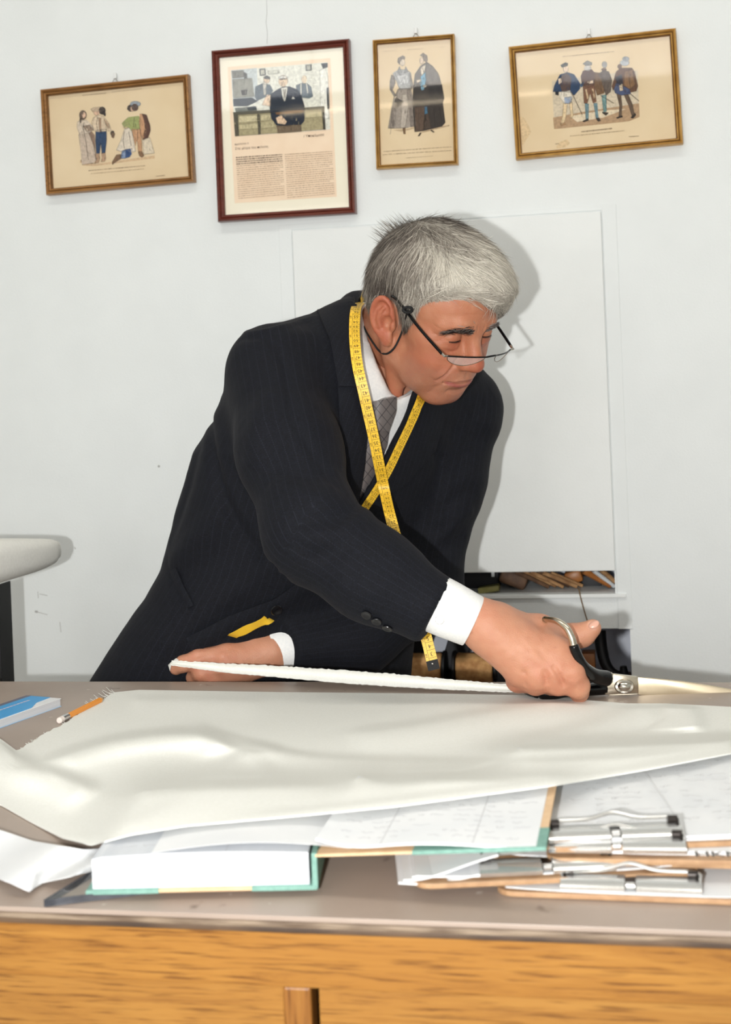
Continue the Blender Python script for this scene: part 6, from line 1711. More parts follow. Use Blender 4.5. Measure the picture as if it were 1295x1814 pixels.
# 2: newspaper page in a mahogany frame
pic, yp, q2 = picture('framed_article', 'framed newspaper article with a photograph, in a dark red mahogany frame', [(371, 90), (614, 67), (633, 378), (387, 392)], .0135, .020, M['mahogany'], M['mahogany'], .0, paper='matboard')
cr2 = (360, 50, 4.625)
MB().add([PY(cr2[0] + a / cr2[2], cr2[1] + b / cr2[2], yp - .0003) for a, b in ((200, 318), (1042, 244), (1095, 1380), (258, 1434))], [(0, 1, 2, 3)]).build('newspaper_page', M['newsprint'], pic)
grey = lambda v: (v, v + 3, v + 2)
polys = [((226, 226, 214), [(228, 345), (1018, 278), (1042, 830), (260, 886)]),
    ((196, 204, 204), [(228, 345), (440, 325), (450, 600), (245, 620)]), ((130, 130, 122), [(232, 352), (330, 345), (345, 400), (240, 410)]), ((96, 98, 96), [(330, 360), (360, 372), (362, 420), (340, 425)]), ((150, 150, 140), [(240, 420), (400, 410), (420, 560), (250, 572)]), ((70, 66, 62), [(312, 508), (358, 505), (356, 545), (318, 548)]), ((46, 56, 66), [(246, 580), (400, 570), (445, 600), (360, 640), (250, 640)]),
    ((110, 112, 110), [(460, 335), (508, 330), (512, 385), (466, 390)]), ((206, 204, 190), [(470, 342), (500, 338), (503, 378), (474, 382)]), ((120, 122, 120), [(838, 300), (886, 294), (888, 345), (842, 350)]), ((190, 190, 178), [(846, 306), (878, 302), (880, 338), (850, 342)]), ((200, 200, 188), [(530, 345), (620, 338), (622, 370), (534, 376)]), ((60, 66, 72), [(965, 290), (1018, 285), (1018, 318), (980, 330)]),
    ((236, 236, 226), [(955, 345), (1000, 325), (1022, 400), (1030, 740), (990, 745), (962, 640)]), ((50, 58, 66), [(1012, 490), (1028, 488), (1034, 660), (1018, 664)]),
    # counter
    ((96, 92, 78), [(245, 690), (990, 640), (995, 662), (250, 712)]), ((168, 158, 124), [(250, 712), (990, 662), (1000, 828), (262, 884)]), ((206, 196, 160), [(290, 722), (440, 712), (446, 762), (292, 775)]), ((196, 186, 150), [(292, 790), (448, 775), (452, 820), (296, 830)]), ((196, 186, 150), [(468, 710), (552, 704), (556, 752), (470, 760)]), ((186, 176, 140), [(470, 772), (580, 765), (590, 812), (472, 822)]), ((196, 186, 150), [(830, 690), (975, 680), (978, 725), (832, 735)]), ((90, 86, 74), [(250, 712), (282, 710), (292, 880), (262, 884)]), ((90, 86, 74), [(444, 705), (462, 704), (470, 868), (452, 870)]), ((64, 62, 56), [(972, 662), (990, 660), (1002, 830), (985, 830)]),
    ((120, 124, 118), [(260, 655), (430, 640), (440, 672), (270, 690)]), ((52, 62, 70), [(360, 648), (430, 640), (438, 664), (372, 672)]),
    # two men behind
    ((96, 108, 116), [(428, 480), (480, 455), (550, 465), (572, 510), (548, 545), (440, 595), (425, 560)]), ((210, 206, 194), [(488, 440), (520, 438), (512, 545), (496, 548)]), ((228, 206, 180), blob(520, 420, 26, 32)), ((84, 86, 88), [(492, 400), (520, 388), (548, 402), (546, 420), (500, 415)]),
    ((104, 116, 124), [(760, 470), (800, 452), (850, 452), (884, 480), (898, 560), (870, 575), (800, 565), (765, 500)]), ((228, 226, 214), [(795, 450), (806, 450), (806, 545), (798, 545)]), ((228, 226, 214), [(840, 450), (850, 450), (862, 530), (852, 532)]), ((232, 214, 188), blob(828, 420, 22, 34)),
    # man in the middle
    ((20, 34, 52), [(552, 540), (600, 508), (650, 480), (710, 478), (768, 500), (800, 540), (830, 640), (828, 760), (800, 792), (720, 800), (600, 795), (560, 740), (545, 650)]), ((112, 96, 78), [(600, 800), (800, 790), (806, 845), (610, 860)]), ((226, 224, 212), [(638, 490), (660, 485), (690, 482), (690, 500), (672, 595), (660, 600), (645, 540)]), ((150, 140, 124), [(655, 500), (676, 498), (672, 560), (662, 580)]), ((230, 206, 178), blob(655, 432, 38, 48)), ((226, 226, 220), [(616, 400), (655, 388), (694, 400), (690, 412), (620, 414)]), ((90, 78, 70), [(628, 414), (682, 410), (682, 418), (628, 424)]), ((226, 224, 214), [(722, 582), (735, 558), (752, 578)]), ((224, 196, 166), [(596, 735), (640, 712), (685, 765), (670, 788), (610, 780)]), ((120, 84, 50), [(590, 690), (700, 676), (820, 668), (820, 690), (700, 700), (600, 708)]),
    ((232, 206, 178), [(482, 628), (520, 545), (552, 545), (550, 640)])]
lines = []
for c in range(2):
    xa, xb, ya = (268, 648, 1060) if c == 0 else (668, 1056, 1035)
    for k in range(20 if c == 0 else 21):
        y = ya + k * 17.6; dx = k * 1.05; bold = c == 0 and k < 4
        lines += textline(xa + dx, y, xb + dx - (30 if k in (7, 14) else 0), y - 26 - k * .35, (92, 70, 56) if bold else (170, 144, 120), 7.5 if bold else 5.0, 100 * c + k)
prints(pic, yp - .0004, cr2, polys, lines=lines, name='printed_photograph', skip=2)
def wall_text(s, size_px, x, y, x2, y2, m, align=True):
    """printed line starting at crop (x,y) running to (x2,y2)"""
    V2, F2 = text_mesh(s, 1.0); w = V2[:, 0].max() - V2[:, 0].min(); V2 = V2 - [V2[:, 0].min(), 0]
    Ln = math.hypot(x2 - x, y2 - y); k = Ln / w; ux_ = np.array([x2 - x, y2 - y]) / Ln; uz_ = np.array([ux_[1], -ux_[0]])
    V = [PY(*(np.array(cr2[:2]) + (np.array([x, y]) + ux_ * a * k + uz_ * b * k) / cr2[2]), yp - .0011) for a, b in V2]
    MB().add(V, F2).build('printed_text', m, pic)
M['bodyink'] = mat('brown_black_ink', (84, 62, 50), rough=0.9)
wall_text('/ Υποκάμισα', 30, 822, 886, 990, 872, M['bodyink'])
wall_text('Κρατίστου 3', 20, 260, 952, 370, 943, M['bodyink'])
wall_text('Στα μέτρα του πελάτη', 30, 262, 988, 530, 970, M['bodyink'])
# 3: two gentlemen in coats
pic, yp, _ = picture('framed_print', 'narrow upright gilt framed print of two gentlemen in long coats', [(657, 70), (803, 59), (812, 290), (668, 299)], .0080, .018, M['gold'], M['golddark'], .004)
gr = (150, 140, 130)
polys = [((196, 172, 140), [(380, 1280), (560, 1262), (640, 1240), (640, 1262), (480, 1300)]), ((190, 166, 134), [(700, 1310), (830, 1260), (1050, 1215), (1050, 1232), (900, 1270), (740, 1310)]),
    # left man: frock coat
    ((160, 150, 140), [(440, 790), (590, 780), (620, 900), (648, 1235), (560, 1250), (470, 1258), (320, 1258), (350, 1080), (385, 900)]), ((136, 126, 118), [(340, 1258), (372, 1000), (410, 900), (420, 910), (400, 1060), (392, 1258)]), ((186, 176, 164), [(490, 860), (540, 850), (560, 1000), (525, 1250), (470, 1255), (480, 1000)]), ((138, 128, 120), [(545, 800), (590, 785), (640, 1236), (590, 1240), (570, 1000)]),
    ((176, 176, 174), [(375, 600), (440, 560), (540, 560), (590, 600), (600, 700), (580, 785), (455, 795), (420, 700), (395, 660)]), ((140, 132, 124), [(360, 620), (395, 640), (405, 720), (372, 800), (415, 870), (392, 890), (340, 800), (342, 700)]), ((150, 142, 134), [(575, 600), (605, 690), (620, 760), (600, 800), (580, 740)]), ((200, 200, 198), [(430, 640), (560, 620), (565, 720), (470, 740)]), ((150, 150, 150), [(425, 590), (455, 520), (480, 590), (470, 630)]), ((150, 150, 150), [(520, 560), (530, 520), (560, 580), (510, 600)]),
    ((218, 204, 184), blob(490, 475, 30, 42)), ((130, 120, 110), [(432, 470), (440, 420), (490, 392), (522, 410), (520, 440), (480, 438), (462, 470), (455, 500)]), ((218, 204, 184), blob(408, 888, 18, 16)), ((40, 38, 44), [(412, 890), (500, 940), (465, 985), (430, 1005), (378, 975)]), ((120, 92, 66), [(495, 1260), (525, 1255), (528, 1325), (505, 1325)]),
    # right man: dark cape
    ((52, 46, 44), [(640, 770), (620, 760), (612, 950), (636, 1300), (730, 1290), (960, 1235), (1000, 1190), (970, 960), (985, 900), (960, 740), (800, 740)]), ((120, 114, 108), [(640, 610), (700, 520), (780, 470), (850, 520), (920, 610), (955, 740), (800, 750), (620, 775)]), ((128, 122, 116), [(780, 480), (850, 530), (930, 640), (952, 735), (800, 745), (760, 640)]), ((36, 32, 34), [(800, 745), (958, 738), (988, 905), (900, 945), (810, 935)]), ((90, 72, 60), [(640, 1010), (760, 1000), (740, 1280), (640, 1300)]), ((74, 60, 52), [(770, 1090), (800, 1085), (830, 1255), (740, 1270)]), ((124, 168, 190), [(710, 640), (765, 590), (770, 680), (745, 800), (715, 805), (700, 720)]), ((66, 112, 140), [(752, 1000), (782, 1000), (790, 1080), (752, 1092)]), ((226, 214, 194), [(705, 560), (730, 520), (770, 500), (752, 580), (720, 640)]), ((222, 206, 184), [(655, 690), (715, 672), (712, 700), (665, 718)]), ((222, 206, 184), blob(755, 755, 20, 16)),
    ((220, 200, 178), blob(718, 455, 24, 40)), ((138, 126, 114), [(702, 390), (735, 362), (785, 395), (792, 440), (775, 475), (745, 450), (735, 410)]), ((70, 56, 46), [(675, 1350), (700, 1310), (716, 1315), (690, 1352)]), ((70, 56, 46), [(830, 1275), (870, 1300), (860, 1308), (825, 1285)])]
lines = [(gr, 5, [(402, 900), (372, 1120), (345, 1330)]), ((60, 54, 50), 6, [(690, 800), (680, 1000), (690, 1290)]), ((70, 64, 60), 5, [(880, 760), (900, 940)]), ((30, 28, 28), 6, [(860, 950), (880, 1240)]), ((30, 28, 28), 6, [(930, 950), (960, 1220)]), ((110, 102, 96), 5, [(430, 800), (400, 1240)]), ((120, 110, 104), 5, [(590, 800), (600, 1240)])]
lines += textline(265, 1535, 1070, 1478, (156, 136, 112), 7, 11) + textline(255, 1572, 1072, 1522, (156, 136, 112), 7, 12) + textline(528, 1612, 855, 1588, (160, 140, 116), 6, 13) + textline(250, 345, 420, 330, (186, 166, 138), 6, 14) + textline(550, 322, 740, 312, (180, 160, 132), 6, 15) + textline(930, 296, 990, 286, (180, 160, 132), 6, 16)
prints(pic, yp, (640, 40, 6.72), polys, lines=lines, skip=2)
# 4: four courtiers
pic, yp, _ = picture('framed_print', 'wide gilt framed print at right with four men in short cloaks', [(902, 82), (1200, 48), (1208, 254), (912, 282)], .0115, .020, M['gold'], M['golddark'], -.004)
polys = [((206, 192, 168), [(345, 445), (940, 370), (952, 690), (360, 778)]), ((176, 146, 114), [(352, 700), (560, 660), (950, 600), (954, 695), (880, 725), (700, 745), (360, 780)]), ((220, 204, 176), [(470, 690), (700, 650), (860, 640), (700, 700), (520, 730)]),
    # man 1
    ((30, 58, 92), [(360, 480), (400, 400), (450, 385), (500, 400), (540, 460), (538, 500), (500, 545), (470, 520), (390, 520), (352, 520)]), ((84, 62, 56), [(410, 410), (445, 390), (480, 420), (470, 510), (415, 520), (400, 470)]), ((220, 212, 196), [(395, 520), (470, 510), (490, 560), (470, 600), (430, 600), (400, 560)]), ((150, 164, 186), [(430, 560), (480, 555), (478, 600), (432, 605)]), ((224, 200, 160), [(425, 600), (450, 600), (440, 700), (425, 745), (405, 745), (418, 690)]), ((224, 200, 160), [(465, 595), (485, 590), (492, 690), (478, 705)]), ((190, 150, 110), [(402, 742), (435, 735), (440, 748), (405, 755)]), ((228, 204, 180), blob(440, 362, 18, 24)), ((70, 74, 74), [(405, 335), (440, 316), (456, 322), (452, 340), (415, 352)]), ((228, 208, 186), [(388, 430), (410, 425), (412, 455), (392, 468)]), ((24, 30, 40), [(368, 520), (390, 520), (390, 545), (370, 540)]),
    # man 2
    ((88, 62, 54), [(545, 410), (560, 375), (620, 365), (650, 400), (640, 470), (600, 490), (555, 475)]), ((116, 88, 62), [(640, 385), (680, 390), (710, 470), (708, 530), (660, 545), (638, 480)]), ((120, 84, 64), [(560, 480), (640, 470), (655, 590), (630, 600), (610, 530), (590, 600), (568, 600)]), ((214, 186, 150), [(575, 505), (585, 500), (600, 560), (590, 575)]), ((214, 186, 150), [(620, 500), (632, 498), (645, 560), (636, 570)]), ((112, 142, 150), [(574, 600), (600, 605), (598, 710), (580, 715)]), ((112, 142, 150), [(634, 600), (660, 600), (668, 700), (652, 710)]), ((50, 44, 42), [(555, 725), (598, 705), (600, 718), (570, 730)]), ((50, 44, 42), [(650, 705), (672, 700), (684, 722), (665, 726)]), ((200, 196, 190), blob(592, 355, 24, 20)), ((140, 140, 138), [(560, 325), (590, 304), (622, 318), (620, 335), (580, 338)]), ((226, 204, 180), [(590, 450), (630, 440), (632, 460), (600, 465)]), ((60, 90, 122), [(540, 470), (566, 450), (560, 480), (545, 490)]),
    # man 3 behind
    ((96, 84, 76), [(668, 400), (700, 370), (740, 380), (762, 440), (752, 520), (720, 545), (700, 480)]), ((116, 150, 148), [(690, 545), (722, 540), (724, 655), (704, 665)]), ((56, 48, 44), [(692, 660), (738, 665), (720, 685), (700, 672)]), ((160, 158, 156), blob(710, 332, 18, 22)), ((120, 96, 84), blob(706, 366, 18, 10)),
    # man 4
    ((100, 70, 52), [(760, 480), (790, 380), (820, 355), (900, 355), (918, 380), (942, 480), (930, 515), (860, 530), (840, 500), (790, 470), (770, 510)]), ((132, 98, 66), [(850, 380), (905, 365), (925, 470), (880, 505), (845, 470)]), ((44, 44, 58), [(785, 420), (830, 400), (838, 460), (800, 480)]), ((72, 84, 116), [(775, 500), (790, 460), (885, 500), (892, 535), (830, 545), (785, 530)]), ((226, 206, 176), [(810, 480), (832, 465), (838, 510), (818, 515)]), ((98, 80, 66), [(795, 535), (825, 545), (832, 620), (826, 690), (808, 695), (815, 620)]), ((98, 80, 66), [(845, 540), (875, 540), (905, 610), (918, 680), (902, 690), (880, 620)]), ((44, 38, 36), [(790, 700), (832, 685), (836, 696), (800, 706)]), ((44, 38, 36), [(892, 700), (920, 668), (928, 680), (910, 704)]), ((186, 190, 194), blob(850, 318, 32, 22)), ((160, 164, 170), blob(858, 292, 24, 16)), ((120, 96, 84), blob(815, 345, 14, 16))]
lines = [((70, 58, 50), 4, [(480, 520), (555, 680)]), ((70, 58, 50), 4, [(680, 545), (775, 600)]), ((70, 58, 50), 4, [(890, 535), (950, 585)]), (dk, 3, [(660, 400), (690, 520)]), (dk, 3, [(880, 380), (890, 500)]), (dk, 3, [(905, 375), (925, 490)]), ((20, 36, 60), 4, [(500, 410), (520, 500)]), (dk, 3, [(600, 375), (598, 480)])]
lines += textline(548, 798, 762, 775, (130, 110, 88), 8, 21) + textline(470, 828, 850, 790, (160, 140, 112), 5, 22) + textline(420, 275, 780, 240, (170, 150, 122), 5, 23) + textline(880, 832, 950, 828, (140, 120, 96), 5, 24) + textline(368, 884, 392, 880, (140, 120, 96), 5, 25)
# old water stains
polys[:0] = [((216, 190, 150), [(375, 900), (400, 870), (450, 850), (470, 880), (440, 905), (380, 915)]), ((216, 190, 150), [(115, 690), (150, 700), (185, 760), (200, 800), (150, 880), (122, 900)])]
prints(pic, yp, (890, 30, 3.924), polys, lines=lines, skip=5)
# ------------------------------------------------------------------ cloth on the counter
M['cloth'] = mat('white_woven_cloth', (234, 234, 228), (229, 229, 222), 0.85, scale=400, bump=0.2, bscale=900, bdist=0.0004)
TOPE = [(30, 1330), (62, 1310), (110, 1284), (150, 1258), (180, 1240), (205, 1226), (246, 1222), (500, 1226), (800, 1229), (950, 1232), (1040, 1240), (1110, 1246), (1180, 1246), (1295, 1252), (1420, 1262)]
def zbase(px, py):
    """cloth height over the counter from where it lies (counter, ledger, clipboards)"""
    t = np.clip((py - np.interp(px, [0, 160, 500, 1000, 1420], [1430, 1400, 1335, 1300, 1275])) / 75.0, 0, 1)
    hh = np.interp(px, [0, 110, 200, 700, 1000, 1420], [.004, .006, .034, .040, .052, .056])
    return .003 + 0 * hh * t
RIDGES = [  # pixel polyline, width px, height
    ([(60, 1360), (190, 1317), (338, 1302), (420, 1330)], 15, .034), ([(405, 1328), (457, 1325), (535, 1341), (650, 1349), (860, 1352), (1100, 1345), (1295, 1322)], 13, .014),
    ([(-20, 1312), (42, 1356), (105, 1378), (180, 1408)], 20, .030), ([(470, 1332), (400, 1362), (310, 1430), (200, 1478)], 26, .014),
    ([(225, 1240), (330, 1236), (480, 1246)], 14, .008), ([(340, 1285), (420, 1312), (500, 1330)], 12, .012),
    ([(1045, 1238), (900, 1260), (740, 1288), (600, 1305)], 18, .014), ([(1160, 1243), (1060, 1285), (900, 1325)], 20, .012), ([(1165, 1244), (1205, 1248), (1225, 1270), (1232, 1300)], 20, .026),
    ([(1330, 1310), (1100, 1340), (860, 1366), (640, 1395)], 16, .010), ([(1330, 1328), (1100, 1368), (900, 1396), (600, 1432), (420, 1450)], 14, .012)]
NEAR = [(-140, 1420), (0, 1424), (60, 1458), (110, 1484), (160, 1497), (230, 1478), (330, 1462), (500, 1447), (700, 1428), (880, 1404), (1000, 1388), (1150, 1362), (1295, 1334), (1420, 1312)]
def cloth_h(px, py):
    z = zbase(px, py)
    X = np.stack([px, py * 1.7], 1)
    for pts, w, h in RIDGES:
        L_ = np.array([(a, b * 1.7) for a, b in smoothpath(pts, 5)]); best = np.full(len(px), 1e9); sd = np.zeros(len(px)); ss = np.zeros(len(px))
        for i in range(len(L_) - 1):
            e = L_[i + 1] - L_[i]; q = X - L_[i]; t = np.clip((q @ e) / (e @ e + 1e-9), 0, 1); r = q - t[:, None] * e; d = np.hypot(r[:, 0], r[:, 1])
            m = d < best; best = np.where(m, d, best); sd = np.where(m, r[:, 1], sd); ss = np.where(m, (i + t) / (len(L_) - 1), ss)
        ww = np.where(sd > 0, w * 3.2, w * 1.0)                 # folds fall gently towards the viewer, steeply behind
        z = z + h * .40 * np.exp(-(best / ww) ** 2) * np.clip(np.sin(np.pi * np.clip(ss, .03, .97)) * 2.0, 0, 1)
    return np.maximum(z, .002)
nu, nv = 260, 96
xs = np.linspace(-140, 1420, nu); top_y = np.interp(xs, [-140, -40, 0, 30] + [p[0] for p in TOPE[1:]], [1290, 1292, 1308, 1330] + [p[1] for p in TOPE[1:]]); bot_y = np.interp(xs, [p[0] for p in NEAR], [p[1] for p in NEAR])
rg = np.random.RandomState(3)
fray = np.zeros(nu); m = (xs > 30) & (xs < 205); fray[m] = rg.uniform(-2.5, 2.5, m.sum())
tt = np.linspace(0, 1, nv); PXg = np.repeat(xs[:, None], nv, 1); PYg = top_y[:, None] + (bot_y - top_y)[:, None] * tt[None, :]; PYg[:, 0] += fray
Zf = cloth_h(PXg.ravel(), PYg.ravel()).reshape(nu, nv)
hem = np.clip(tt * 14, 0, 1)[None, :]; Zf = .0022 + (Zf - .0022) * hem
# rest the cloth on whatever lies under it
bpy.context.view_layer.update()
def support_bvh(roots):
    VV, FF = [], []
    for r in roots:
        for o in r.children_recursive:
            if o.type != 'MESH' or o.name.startswith(('clip_', 'pivot', 'handwriting', 'rivet')): continue
            mw = o.matrix_world; b0 = len(VV); VV += [tuple(mw @ v.co) for v in o.data.vertices]; FF += [tuple(b0 + i for i in p.vertices) for p in o.data.polygons]
    return BVHTree.FromPolygons(VV, FF)
sup = support_bvh([LG, cA, cB, cC, cD, cE, NBK])
def PZg(px, py, z):
    r = FW + ((px - PPX) / FPX)[..., None] * RT - ((py - PPY) / FPX)[..., None] * UP
    return CAM + r * ((z - CAM[2]) / r[..., 2])[..., None]
def blur(A_, n):
    for _ in range(n):
        A_ = np.pad(A_, 1, mode='edge'); A_ = (A_[1:-1, 1:-1] * 2 + A_[:-2, 1:-1] + A_[2:, 1:-1] + A_[1:-1, :-2] + A_[1:-1, 2:]) / 6
    return A_
Zs = np.zeros((nu, nv))
for i in range(nu):
    for j in range(nv):
        r = FW + (PXg[i, j] - PPX) / FPX * RT - (PYg[i, j] - PPY) / FPX * UP
        h = sup.ray_cast(Vector(CAM), Vector(r).normalized())
        if h[0] is not None and h[0][2] > TZ: Zs[i, j] = h[0][2] - TZ + .0045
B_ = Zs.copy()
for _ in range(40): B_ = np.maximum(blur(B_, 6), Zs)             # hangs from the edges of the ledger and boards down to the counter
Zs = np.maximum(blur(B_ + .0015, 10), B_ - .001)
rid = Zf - .003; Z = np.maximum(blur(Zs, 2), Zs) + np.maximum(rid, 0) * np.where(Zs > .02, .45, 1)
Z = np.maximum(Z, .002); Z[:, 1:-1] = np.maximum(blur(Z, 2)[:, 1:-1], Zs[:, 1:-1])
G = PZg(PXg, PYg, TZ + Z)
cl, _ = sheet('cloth_sheet', G, .0012, M['cloth'], None)
cl.name = 'white_cloth'
tag(cl, 'large crumpled length of white cloth spread over the counter', 'cloth')
# loose threads at the frayed corner
th = MB()
for i in range(46):
    t = rg.uniform(0, 1) if i > 14 else rg.uniform(.75, 1)
    a = np.array([30 + 178 * t, np.interp(30 + 178 * t, [p[0] for p in TOPE], [p[1] for p in TOPE])]) + [2, 3]
    L_ = rg.uniform(6, 14) if i > 14 else rg.uniform(15, 30); an = R(rg.uniform(170, 235))
    q = [a, a + L_ * .5 * np.array([math.cos(an), math.sin(an) * .6]), a + L_ * np.array([math.cos(an + .3), math.sin(an + .3) * .5])]
    th.tube([PZ(p[0], p[1], TZ + .0015) for p in q], .00035, 4)
th.build('frayed_threads', M['cloth'], cl)['kind'] = 'stuff'
# the cut strip stretched between the man's hands
def strip():
    top = [(304, 1172), (330, 1173), (400, 1177), (480, 1180), (600, 1188), (700, 1195), (800, 1205), (900, 1214), (962, 1221)]
    bot = [(302, 1177), (340, 1182), (400, 1191), (480, 1198), (600, 1209), (700, 1216), (800, 1221), (900, 1225), (962, 1226)]
    n = 160; A_, B_ = resample(top, n), resample(bot, n); ds = np.interp(np.linspace(0, 1, n), [0, .1, .4, 1], [1.905, 1.893, 1.82, 1.725])
    G = np.zeros((n, 6, 3))
    for i in range(n):
        for j in range(6):
            q = A_[i] * (1 - j / 5) + B_[i] * j / 5
            if j == 0: q = q + [0, rg.uniform(-1.3, 1.0)]
            if j == 5: q = q + [0, rg.uniform(-.6, .8)]
            G[i, j] = P(q[0], q[1], ds[i] + .004 * math.sin(j * .8))
    o, _ = sheet('cloth_strip', G, .0012, M['cloth'], None, smooth=True); return o
st = strip(); st.name = 'cloth_strip'
tag(st, 'narrow frayed strip of white cloth held taut from hand to shears', 'cloth strip')
b = MB()
b.add([P(304, 1172, 1.905), P(312, 1166, 1.915), P(322, 1171, 1.92), P(303, 1180, 1.912), P(301, 1189, 1.918), P(298, 1178, 1.915)], [(0, 1, 2), (0, 3, 4, 5), (0, 5, 1)])
b.build('turned_end', M['cloth'], st)
# ------------------------------------------------------------------ padded pressing board at the left, niche contents
M['padcloth'] = mat('white_padded_cover', (240, 239, 233), (234, 233, 227), 0.85, scale=200, bump=.15)
M['darkwood'] = wood('dark_brown_wood', (52, 28, 16), (92, 52, 30), (120, 72, 42), axis='z', rough=.5, coat=.1)
M['blackiron'] = mat('black_piece', (22, 22, 24), rough=0.5, metal=0.3)
PB = empty('pressing_board', (P(-40, 1000, 2.2)[0], P(-40, 1000, 2.2)[1], 0)); tag(PB, 'white padded pressing board on a dark wooden post at the left edge', 'ironing board')
nose = P(84, 976, 2.24); tail = P(-330, 1030, 1.80)
def pad_sdf(X):
    X = X.astype(np.float32); a, b = A3(nose), A3(tail); ba = b - a; L_ = np.linalg.norm(ba); t = ba / L_
    q = X - a; s = np.clip(q @ t, 0, L_); r = q - s[:, None] * t
    up = A3((0, 0, 1)); v = r @ up; h = r - v[:, None] * up; hl = np.sqrt((h * h).sum(1))
    w = .010 + .075 * (s / L_) ** .6; th = .013 + .020 * (s / L_) ** .6
    d = np.sqrt(np.maximum(hl - w, 0) ** 2 + np.maximum(np.abs(v) - th * .35, 0) ** 2) - th * 1.0
    return d
V, Q = sdf_mesh(pad_sdf, np.minimum(nose, tail) - .13, np.maximum(nose, tail) + .13, .006)
V = relax(V, Q, 3); link('padded_top', qmesh('padded_top', V, Q), M['padcloth'], PB, keep=True)
c = P(-6, 1060, 2.22)
MB().box((c[0] - .035, c[1] - .02, 0), (c[0] + .010, c[1] + .025, c[2] + .02)).build('post', M['darkwood'], PB, bevel=.003)
MB().box((c[0] + .0102, c[1] - .021, 0), (c[0] + .0135, c[1] + .026, c[2] + .025)).build('iron_strap', M['blackiron'], PB, bevel=.001)
MB().box((c[0] - .2, c[1] - .12, 0), (c[0] + .05, c[1] + .12, .03)).build('foot', M['darkwood'], PB, bevel=.003)

# upper niche: bundles of sticks, cork, papers
M['stick'] = mat('dry_wood_sticks', (190, 148, 102), (140, 100, 64), 0.6, scale=60, stretch=(1, 1, 1))
M['stick2'] = mat('brown_old_wood', (108, 78, 54), (74, 50, 34), 0.65, scale=50)
M['cork'] = mat('cork', (216, 168, 110), (176, 126, 76), 0.8, scale=70, bump=.5)
M['amber'] = mat('amber_wood', (176, 112, 52), (150, 90, 40), 0.4, scale=30)
M['charcoal'] = mat('charcoal_box', (38, 38, 42), rough=0.6)
M['olive'] = mat('olive_green_tin', (108, 104, 54), (136, 130, 76), 0.5, scale=40)
M['clearplastic'] = mat('clear_plastic', (214, 220, 222), rough=0.1)
M['string'] = mat('brown_string', (110, 84, 52), rough=0.9)
zs = UZ0 + .0015
def stick(px0, py0, px1, py1, y0, y1, r, m, name, label, cat, group=None):
    a, b = PY(px0, py0, y0), PY(px1, py1, y1)
    lo = min(a[2], b[2]) - r
    o = empty(name, tuple((a + b) / 2)); 
    return a, b
def rod(name, px0, py0, px1, py1, y, r, m, label, cat, group, n=8, tilt=.02):
    a, b = PY(px0, py0, y), PY(px1, py1, y + tilt)
    for p in (a, b): p[2] = min(max(p[2], zs + r), UZ1 - r - .001)
    o = MB().tube([a, (a + b) / 2 + np.array([0, 0, .0005]), b], [r, r * .96, r * .9], n).build(name, m, None, smooth=True)
    return tag(o, label, cat, group)
names = ['thin brown stick at the left of the bundle above the man\'s wrist', 'second pale stick of the leaning bundle in the upper niche', 'third stick, at the middle of the leaning bundle', 'fourth stick of the bundle, dark and slender', 'fifth stick, beside the amber block', 'lowest stick of the bundle in the upper niche']
for k, (x0, x1) in enumerate(((912, 972), (926, 985), (940, 998), (952, 1008), (962, 1022), (976, 1032))):
    rod('wooden_stick', x0, 1012 + k * .6, x1, 1046 + (k % 3), YW + .035 + .012 * (k % 2), .0042 - .0003 * (k % 3), M['stick'] if k % 3 else M['stick2'], names[k], 'stick', 'sticks in the niche')
for k, (x0, x1, y1) in enumerate(((1034, 1082, 1048), (1052, 1088, 1040), (1066, 1089, 1030))):
    rod('wooden_stick', x0, 1011, x1, y1, YW + .03, (.0062, .0042, .0046)[k], (M['amber'], M['clearplastic'], M['stick'])[k],
        ('thick amber stick at the right end of the upper niche', 'white plastic stick at the right end of the upper niche', 'rightmost short pale stick in the upper niche corner')[k], 'stick', 'sticks in the niche')
def block(name, px0, py0, px1, py1, y0, depth, m, label, cat, rot=0.0, bev=.003):
    a, b = PY(px0, py0, y0), PY(px1, py1, y0); w, h = abs(b[0] - a[0]), abs(a[2] - b[2]); c = (a + b) / 2
    Mx = Matrix.Translation((c[0], y0 + depth / 2, c[2])) @ Matrix.Rotation(rot, 4, 'Y')
    o = MB().box((-w / 2, -depth / 2, -h / 2), (w / 2, depth / 2, h / 2), Mx).build(name, m, None, bevel=bev, smooth=True)
    return tag(o, label, cat)
block('carved_wood_block', 884, 1014, 934, 1040, YW + .05, .05, M['stick2'], 'worn brown wooden block with a round mark in the upper niche', 'block', R(22), .006)
block('amber_block', 1000, 1012, 1032, 1034, YW + .07, .04, M['amber'], 'small amber wooden block behind the leaning sticks', 'block', R(-15), .005)
block('dark_box', 1030, 1020, 1066, 1047, YW + .09, .05, M['charcoal'], 'dark box behind the sticks at the right of the upper niche', 'box', R(0), .002)
block('black_case', 812, 1014, 884, 1048, YW + .08, .06, M['charcoal'], 'black case in the shadow at the left of the upper niche', 'box', 0, .003)
block('green_tin', 846, 1040, 884, 1050, YW + .012, .03, M['olive'], 'flat olive green tin lying at the niche front above the wrist', 'tin', R(-8), .002)
block('clear_clip', 870, 1012, 876, 1022, YW + .02, .01, M['clearplastic'], 'small clear plastic piece hanging in the upper niche', 'clip', 0, .001)
# string hanging out of the niche
s0, s1, s2 = PY(1026, 1046, YW - .004), PY(1031, 1068, YW - .007), PY(1044, 1112, YW - .008)
tag(MB().tube(smoothpath([PY(1024, 1042, YW + .01), s0, s1, s2, PY(1052, 1140, YW - .008)], 5), .0011, 6).build('hanging_string', M['string'], None, smooth=True), 'thin brown string hanging from the upper niche', 'string')
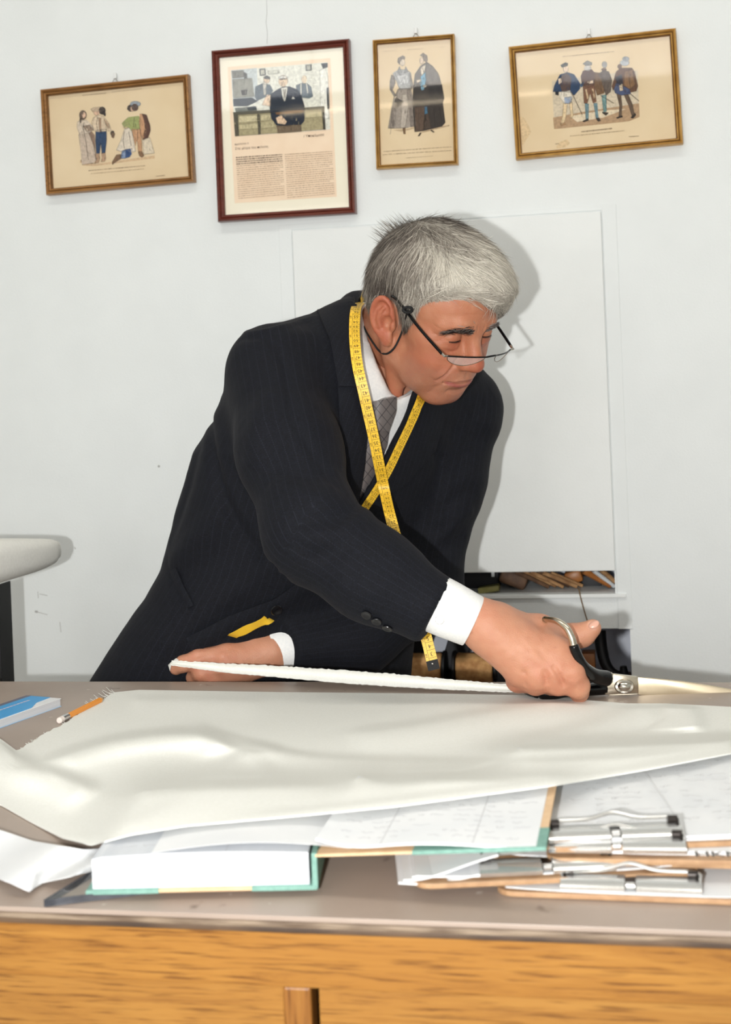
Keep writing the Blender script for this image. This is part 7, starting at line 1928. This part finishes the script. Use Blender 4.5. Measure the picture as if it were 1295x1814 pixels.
# lower niche: two cork spools, added dark curve, wooden block
zl = LZ0
def spool(px, label):
    y = YW + .055; a = PY(px, 1185, y); zc = a[2]; r = .030
    root = empty('cork_spool', (a[0], y, zc)); tag(root, label, 'spool', 'cork spools in the lower niche')
    Mx = Matrix.Translation((a[0], y, zc)) @ Matrix.Rotation(R(90), 4, 'Y')
    MB().lathe([(.0001, -.034), (r * .92, -.034), (r, -.031), (r * .98, 0), (r, .031), (r * .92, .034), (.0001, .034)], 28, Mx).build('cork_body', M['cork'], root, smooth=True)
    for z in (-.041, .036): MB().lathe([(.0001, z), (r * 1.12, z), (r * 1.15, z + .0025), (r * 1.12, z + .005), (.0001, z + .005)], 28, Mx).build('end_disc', M['blackiron'], root, smooth=True)
    return zc - r * 1.15
zb = spool(752, 'left cork spool in the lower niche behind the tape end'); spool(842, 'right cork spool in the lower niche beside the man\'s hand')
x0, x1 = PY(640, 1150, YW)[0], LXR
tag(MB().box((NXL + .002, YW + .004, zb - .014), (LXR - .002, YW + .196, zb - .0005)).build('niche_shelf', M['stick2'], None, bevel=.001), 'brown shelf board inside the lower niche', 'shelf')
for px, lab in ((735, 'left dark grey slanted box above the cork spools'), (808, 'right dark grey slanted box above the cork spools')):
    a = PY(px, 1150, YW + .10); Mx = Matrix.Translation((a[0], YW + .125, zb + .055)) @ Matrix.Rotation(R(18), 4, 'Y')
    tag(MB().box((-.022, -.03, -.054), (.022, .03, .05), Mx).build('slanted_box', M['charcoal'], None, bevel=.002), lab, 'box')
a = PY(890, 1170, YW + .07)
tag(MB().box((a[0] - .012, YW + .05, zb), (a[0] + .012, YW + .11, zb + .085)).build('dark_book', M['charcoal'], None, bevel=.002), 'upright dark book right of the cork spools', 'book')
b = block('wooden_block', 1030, 1158, 1056, 1210, YW + .08, .04, M['amber'], 'brown wooden block behind the shears in the lower niche', 'block', 0, .002)
# added dark shape standing in for the soft shadow of hand and shears
IR = empty('black_piece', tuple(PY(1095, 1205, YW + .06))); tag(IR, 'added dark curved shape for the shadow at the right end of the lower niche', 'tool')
cv = [PY(1062, 1118, YW + .10), PY(1066, 1150, YW + .09), PY(1074, 1178, YW + .08), PY(1090, 1195, YW + .075), PY(1112, 1196, YW + .07)]
MB().tube(smoothpath(cv, 6), list(np.linspace(.012, .008, 25)), 12).build('dark_curve', M['blackiron'], IR, smooth=True)
MB().tube([PY(1104, 1180, YW + .07), PY(1106, 1196, YW + .07), PY(1108, 1215, YW + .07)], [.006, .009, .010], 12).build('dark_lump', M['blackiron'], IR, smooth=True)
MB().tube([PY(1066, 1196, YW + .075), PY(1110, 1202, YW + .07)], .006, 10).build('bar', M['blackiron'], IR, smooth=True)
